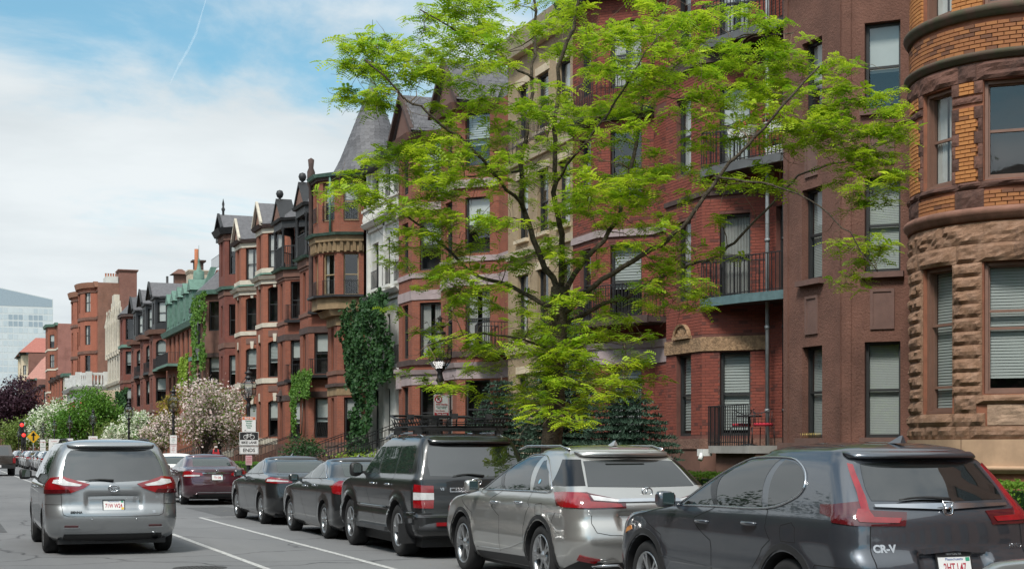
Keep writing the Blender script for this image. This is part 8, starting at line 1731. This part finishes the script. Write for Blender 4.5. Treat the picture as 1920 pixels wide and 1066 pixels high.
def rrect(w, h, r, n=4):
    P = []
    for cx, cy, a0 in ((w/2 - r, h/2 - r, 0), (-w/2 + r, h/2 - r, 90), (-w/2 + r, -h/2 + r, 180), (w/2 - r, -h/2 + r, 270)):
        for k in range(n + 1): a = R(a0 + 90 * k / n); P.append((cx + r * math.cos(a), cy + r * math.sin(a)))
    return P
def sign(label, x, y, z, w, hh, bg, rz=0.0, name='street_sign', border=None, yaw=-8):
    """sign plate facing down the street towards the camera; local x right, z up, front = -y"""
    s = thing(name, label, 'sign', (x, y, z), R(yaw)); b = MB(); b.extrude([(px, 0, pz) for px, pz in rrect(w, hh, .02)], (0, .006, 0)); b.build('plate', bg, s)
    k = MB(); k.box((-.02, .006, -.02), (.02, .05, .02)); k.build('bracket', M_IRON, s)
    if border:
        t = MB(); t.tube([(px, -.002, pz) for px, pz in rrect(w - .03, hh - .03, .015)], .004, 4, closed=True); t.build('border', border, s, recalc=False)
    return s
def stext(s, txt, x, z, size, m, bold=.001, name='lettering', sx=1.0):
    o = text_part(name, txt, size, m, s, facing((x, -.003, z), (1, 0, 0)) @ Matrix.Diagonal((sx, 1, 1, 1)), .0008, bold=bold); return o
y = D_of(825, LX) - .16; s = sign('no parking street cleaning and tow zone sign on the lamp by the roof basket', LX - .02, y, 2.42, .30, .46, M_SW, border=M_SR)
t = MB(); t.tube([(.062 * math.cos(a) - .06, -.003, .062 * math.sin(a) + .145) for a in [2 * math.pi * i / 24 for i in range(24)]], .011, 4, closed=True); t.tube([(-.06 - .042, -.004, .145 + .042), (-.06 + .042, -.004, .145 - .042)], .007, 4); t.build('no_parking_ring', M_SR, s, recalc=False); stext(s, 'P', -.06, .145, .085, M_SB, .004)
stext(s, 'Street Cleaning', 0, .045, .042, M_SR, .0014, sx=.85); stext(s, '2ND & 4TH MONDAY', 0, 0, .022, M_SB); stext(s, 'APRIL 1 - NOV 30', 0, -.03, .022, M_SG); stext(s, '8am-12noon', -.03, -.075, .034, M_SR, .0012)
b = MB(); b.box((-.135, -.004, -.165), (.135, -.001, -.112)); b.build('band', M_SR, s); q = stext(s, 'Tow Zone', 0, -.139, .045, M_SW, .0015); q.location.y = -.007; stext(s, '<->', 0, -.195, .03, M_SB)
y = D_of(466, LX) - .16; yz = depth_of(LX, y)
def zz(v): return Z_of(v, LX, y)
s = sign('resident permit parking only sign above the bike lane sign', LX - .02, y, (zz(780) + zz(809)) / 2, .42, .46, M_SW); b = MB(); b.box((-.2, -.004, .135), (.2, -.001, .22)); b.build('band', M_SO, s); q = stext(s, 'Back Bay', 0, .178, .07, M_SW, .002); q.location.y = -.006
for k, w in enumerate(('Resident', 'Permit', 'Parking', 'Only')): stext(s, w, 0, .095 - k * .068, .06, M_SG, .002)
stext(s, '<-', -.11, -.195, .05, M_SB, .003)
s = sign('black and white bike lane sign with bicycle symbol', LX - .02, y - .02, (zz(809) + zz(835)) / 2, .58, .42, M_SW, border=M_SB); b = MB(); b.box((-.275, -.004, -.03), (.275, -.001, .195)); b.build('panel', M_SB, s); q = stext(s, 'BIKE LANE', 0, -.115, .105, M_SB, .003, sx=.95)
bk = MB()
for wx in (-.10, .10): bk.tube([(wx + .062 * math.cos(a), -.008, .055 + .062 * math.sin(a)) for a in [2 * math.pi * i / 20 for i in range(20)]], .009, 4, closed=True)
for a, c in (((-.10, .055), (-.05, .13)), ((-.05, .13), (.06, .13)), ((-.05, .13), (.0, .055)), ((.0, .055), (.06, .13)), ((-.10, .055), (.0, .055)), ((.05, .155), (.10, .055)), ((.05, .16), (.085, .165)), ((-.075, .15), (-.03, .15))): bk.tube([(a[0], -.008, a[1]), (c[0], -.008, c[1])], .009, 4)
bk.build('bicycle_symbol', M_SW, s, recalc=False)
s = sign('white ends sign under the bike lane sign', LX - .02, y - .02, (zz(836) + zz(851)) / 2, .58, .24, M_SW, border=M_SB); stext(s, 'ENDS', 0, 0, .15, M_SB, .003)
s = sign('small pinkish sign low on the bike lane lamp post', LX - .02, y, (zz(852) + zz(872)) / 2, .2, .3, M_PINKS); 
for k in range(4): stext(s, 'NO PARKING' if k == 0 else 'TOW ZONE', 0, .09 - k * .055, .028, M_SR, .001)
for u, rows, lab in ((325, ((2.0, .28, .36, 0), (1.62, .28, .36, 1)), 'before the pink magnolia'), (174.6, ((2.05, .55, .75, 0),), 'before the dense green tree'), (130.7, ((2.0, .5, .8, 0),), 'at the middle of the dense green tree'), (102, ((1.95, .9, 1.0, 0),), 'at the left edge of the dense green tree'), (80.5, ((1.9, .5, 1.2, 0),), 'beside the yellow diamond')):
    y = D_of(u, LX) - .16
    for (z, w, hh, red) in rows:
        s = sign(('white and red parking sign ' if red else 'white parking sign ') + lab + (', lower one' if red else ''), LX - .02, y, z, w, hh, M_SW, border=M_SR if red else None)
        for k in range(4): stext(s, ('NO PARKING', 'STREET', 'CLEANING', '8-12')[k], 0, hh * (.3 - k * .2), hh * .10, M_SR if red or k == 0 else M_SG, .001, sx=.8)
# yellow diamond and red signals far down the street
y = 128.0; X = (62 - XV) * CT * depth_of(8.2, y) / FPX; s = thing('warning_sign', 'yellow diamond warning sign far down the street', 'sign', (X, y, 2.6), 0); b = MB(); r = .5; b.extrude([(0, 0, -r), (r, 0, 0), (0, 0, r), (-r, 0, 0)], (0, .02, 0)); b.build('plate', M_SY, s); b = MB(); b.tube([(0, .05, -2.6), (0, .05, .3)], .04, 6); b.build('post', M_GREYP, s, recalc=False); b = MB(); b.box((-.06, -.02, -.3), (.06, -.005, .25)); b.extrude([(-.2, -.02, .1), (.2, -.02, .1), (0, -.02, .38)], (0, .015, 0)); b.build('arrow_symbol', M_SB, s)
def signal(u, v, lab):
    y = 150.0; X = (u - XV) * CT * (y * CT + 8.3 * ST) / FPX; z = Z_of(v, X, y); h = thing('traffic_signal', lab, 'traffic light', (X, y, 0), 0, 'red traffic signals'); b = MB(); b.box((-.22, 0, z - .85), (.22, .3, z + .32)); b.build('housing', M_IRON, h); b = MB(); b.tube([(0, .2, 0), (0, .2, z + .3)], .07, 6); b.build('pole', M_IRON, h, recalc=False)
    m, nt, bs = nodes_of('red_signal_lamp') if 'rsl' not in MATS else (MATS['rsl'], None, None)
    if nt: bs.inputs['Base Color'].default_value = (.5, .01, .01, 1); bs.inputs['Emission Color'].default_value = (1, .04, .03, 1); bs.inputs['Emission Strength'].default_value = 1.4; MATS['rsl'] = m
    b = MB(); b.lathe([(.001, -.03), (.15, -.02), (.17, 0)], 14, 0, (0, 0, 0), 'Y'); o = b.build('red_lamp', m, h, recalc=False); o.location = (0, 0, z)
    for k in (1, 2): d = MB(); d.lathe([(.001, -.02), (.13, -.01), (.15, 0)], 12, 0, (0, 0, 0), 'Y'); o = d.build('dark_lamp', M_SHUT, h, recalc=False); o.location = (0, 0, z - k * .34)
signal(40.5, 796, 'traffic signal showing red, the upper one, far down the street'); signal(44, 815, 'traffic signal showing red, the lower one, far down the street')
# iron garden fences
def fence(label, y0, y1, x=12.45, hgt=1.0):
    h = wthing('iron_fence', label, 'fence', (x, (y0 + y1) / 2, .12)); railing(h, [(x, y0), (x, y1)], .13, hgt, .13, name='pickets'); p = MB()
    n = int((y1 - y0) / 2.4)
    for i in range(n + 1): yy = y0 + (y1 - y0) * i / n; p.box((x - .025, yy - .025, .12), (x + .025, yy + .025, .12 + hgt + .12)); p.lathe([(.001, hgt + .2), (.04, hgt + .26), (.001, hgt + .34)], 6, 0, (x, yy, .05))
    p.build('posts', M_IRON, h)
fence('black iron garden fence behind the maroon sedan', 46, 61); fence('black iron garden fence below the magnolia', 72, 92)
# pedestrian on the pavement
def person():
    x, y = 11.0, D_of(404, 11.0); h = thing('person', 'person in dark clothes with a red backpack walking on the pavement', 'person', (x, y, .125), R(180)); J = {'pel': (0, 0, .95), 'sp': (0, .01, 1.15), 'ch': (0, .02, 1.36), 'nk': (0, .01, 1.50), 'hd': (0, .03, 1.60), 'ht': (0, .02, 1.72)}
    V = [J[k] for k in ('pel', 'sp', 'ch', 'nk', 'hd', 'ht')]; Rd = [(.15, .12), (.145, .11), (.17, .12), (.06, .06), (.085, .10), (.07, .08)]; E = [(0, 1), (1, 2), (2, 3), (3, 4), (4, 5)]
    for s in (-1, 1):
        i = len(V); V += [(s * .19, .02, 1.42), (s * .25, .0, 1.15), (s * .25, .10, .93), (s * .25, .13, .85)]; Rd += [(.065, .065), (.05, .05), (.038, .038), (.03, .045)]; E += [(2, i), (i, i + 1), (i + 1, i + 2), (i + 2, i + 3)]
        i = len(V); V += [(s * .10, 0, .88), (s * .11, .02 + .10 * s, .50), (s * .11, .14 * s, .10), (s * .11, .14 * s + .14, .04)]; Rd += [(.10, .10), (.065, .07), (.045, .05), (.04, .035)]; E += [(0, i), (i, i + 1), (i + 1, i + 2), (i + 2, i + 3)]
    me = bpy.data.meshes.new('b'); me.from_pydata(V, E, []); ob = bpy.data.objects.new('b', me); ob.modifiers.new('s', 'SKIN'); sv = me.skin_vertices[0].data
    for i, r in enumerate(Rd): sv[i].radius = r; sv[i].use_root = i == 0
    ob.modifiers.new('u', 'SUBSURF').levels = 2; nm = baked([ob]); nm.name = 'body'
    for m in (mat('dark_jacket', (.022, .022, .026), .9), mat('skin', (.45, .25, .17), .6), mat('dark_trousers', (.03, .032, .045), .9)): nm.materials.append(m)
    for p in nm.polygons: c = p.center; p.material_index = 1 if c.z > 1.49 or (c.z < .90 and abs(c.x) > .2 and c.z > .78) else (2 if c.z < .92 else 0); p.use_smooth = True
    _link0('body', nm, h); b = MB(); b.lathe([(.105, 1.60), (.112, 1.66), (.09, 1.74), (.001, 1.77)], 14, 0, (0, .012, 0)); b.build('hair', mat('brown_hair', (.06, .035, .02), .8), h, recalc=False); b = MB(); b.box((-.06, .10, 1.555), (.06, .125, 1.62)); b.build('face_mask', M_WHITE, h)
    b = MB(); b.frustum([(-.16, -.28), (.16, -.28), (.16, -.12), (-.16, -.12)], 1.02, [(-.13, -.24), (.13, -.24), (.13, -.12), (-.13, -.12)], 1.46); b.tube([(-.1, -.12, 1.42), (-.1, .1, 1.46), (-.1, .15, 1.3), (-.12, .1, 1.1)], .03, 6); b.tube([(.1, -.12, 1.42), (.1, .1, 1.46), (.1, .15, 1.3), (.12, .1, 1.1)], .03, 6); b.build('backpack', mat('red_nylon', (.45, .02, .03), .7), h)
    v = MB(); v.box((-.15, .10, 1.05), (.15, .17, 1.36)); v.build('chest_pack', mat('red_nylon', (.45, .02, .03)), h)
person()
# ------------------------------------------------------------------ the other side of the street (behind the camera's left shoulder; it shows in the car bodies and windows)
def across():
    mb = MB(); rr = random.Random(9); y = -34.0; xw = -17.5
    while y < 210:
        w = rr.uniform(6.2, 8.5); t = rr.uniform(13.5, 16.5); k = rr.randrange(3); d = rr.uniform(0, 1.2); mb.box((xw - 10, y, 0), (xw + d, y + w - .02, t), k)
        for z in (1.9, 5.3, 8.7, 11.9):
            for i in range(3): yy = y + w * (i + .5) / 3; mb.box((xw + d - .05, yy - .5, z), (xw + d + .02, yy + .5, z + 2.0), 3); mb.box((xw + d, yy - .6, z + 2.0), (xw + d + .08, yy + .6, z + 2.25), 4)
        mb.box((xw - .5, y, t), (xw + d + .4, y + w - .02, t + .4), 4); y += w
    y = -36.0
    while y < 15:                                                   # the same row going on behind the camera
        w = rr.uniform(6.0, 7.2); t = rr.uniform(14, 17); k = rr.randrange(2); mb.box((18.4, y, 0), (29, y + w - .02, t), k)
        for z in (1.9, 5.3, 8.7, 11.9):
            for i in range(3): yy = y + w * (i + .5) / 3; mb.box((18.36, yy - .5, z), (18.42, yy + .5, z + 2.0), 3); mb.box((18.3, yy - .6, z + 2.0), (18.42, yy + .6, z + 2.25), 4)
        y += w
    tag(mb.build('buildings_across_street', [M_BR[1], M_BR[3], M_CREAMB, mat('far_window', (.03, .035, .04), .05, spec=.8), M_BROWNST]), kind='structure')
across()
def trees_across():
    h = tag(thing('trees_across_street', 'row of leafy street trees across the road, seen only in reflections', 'trees'), kind='stuff'); g = np.random.default_rng(70); tb = MB(); A = []
    for i in range(18):
        y = -12 + i * 9.3; tb.tube([(-7.4, y, .1), (-7.3, y + .2, 4), (-7.4, y, 9)], [.2, .16, .08], 7); C = np.concatenate([ell_pts(g, c[:3], c[3:], 60, .3) for c in ((-7.4, y, 7.5, 3.0, 4.4, 3.2), (-8.2, y + 1.4, 11.2, 2.3, 3.2, 2.6), (-6.6, y - 1.5, 5.2, 1.9, 2.6, 1.6))]); A.append(C[g.integers(0, len(C), 4200)] + g.normal(0, .45, (4200, 3)))
    tb.build('trunks', M_BARK2, h, recalc=False); _link0('foliage', leaf_mesh('foliage', np.concatenate(A), .27, ML_DARK, .6, .5, None, 5), h)
trees_across()
# old vapour trail high over the street
M_TRAIL, nt, b_ = nodes_of('vapour'); b_.inputs['Base Color'].default_value = (.9, .9, .9, 1); b_.inputs['Roughness'].default_value = 1; b_.inputs['Alpha'].default_value = .055
t = MB(); P = []
for u, v, d in ((398, -40, 6100), (380, 20, 6000), (368, 62, 5950), (352, 95, 5900), (336, 122, 5850), (318, 158, 5800)): X = (u - XV) * CT * d / FPX; P.append((X, (d - X * ST) / CT, EYE + (YH - v) * d / FPX))
t.tube(P, [1, 2.5, 4.5, 5, 4.5, 2], 10); tag(t.build('vapour_trail', M_TRAIL, recalc=False), 'thin white vapour trail high in the blue part of the sky', 'vapour trail', kind='stuff')
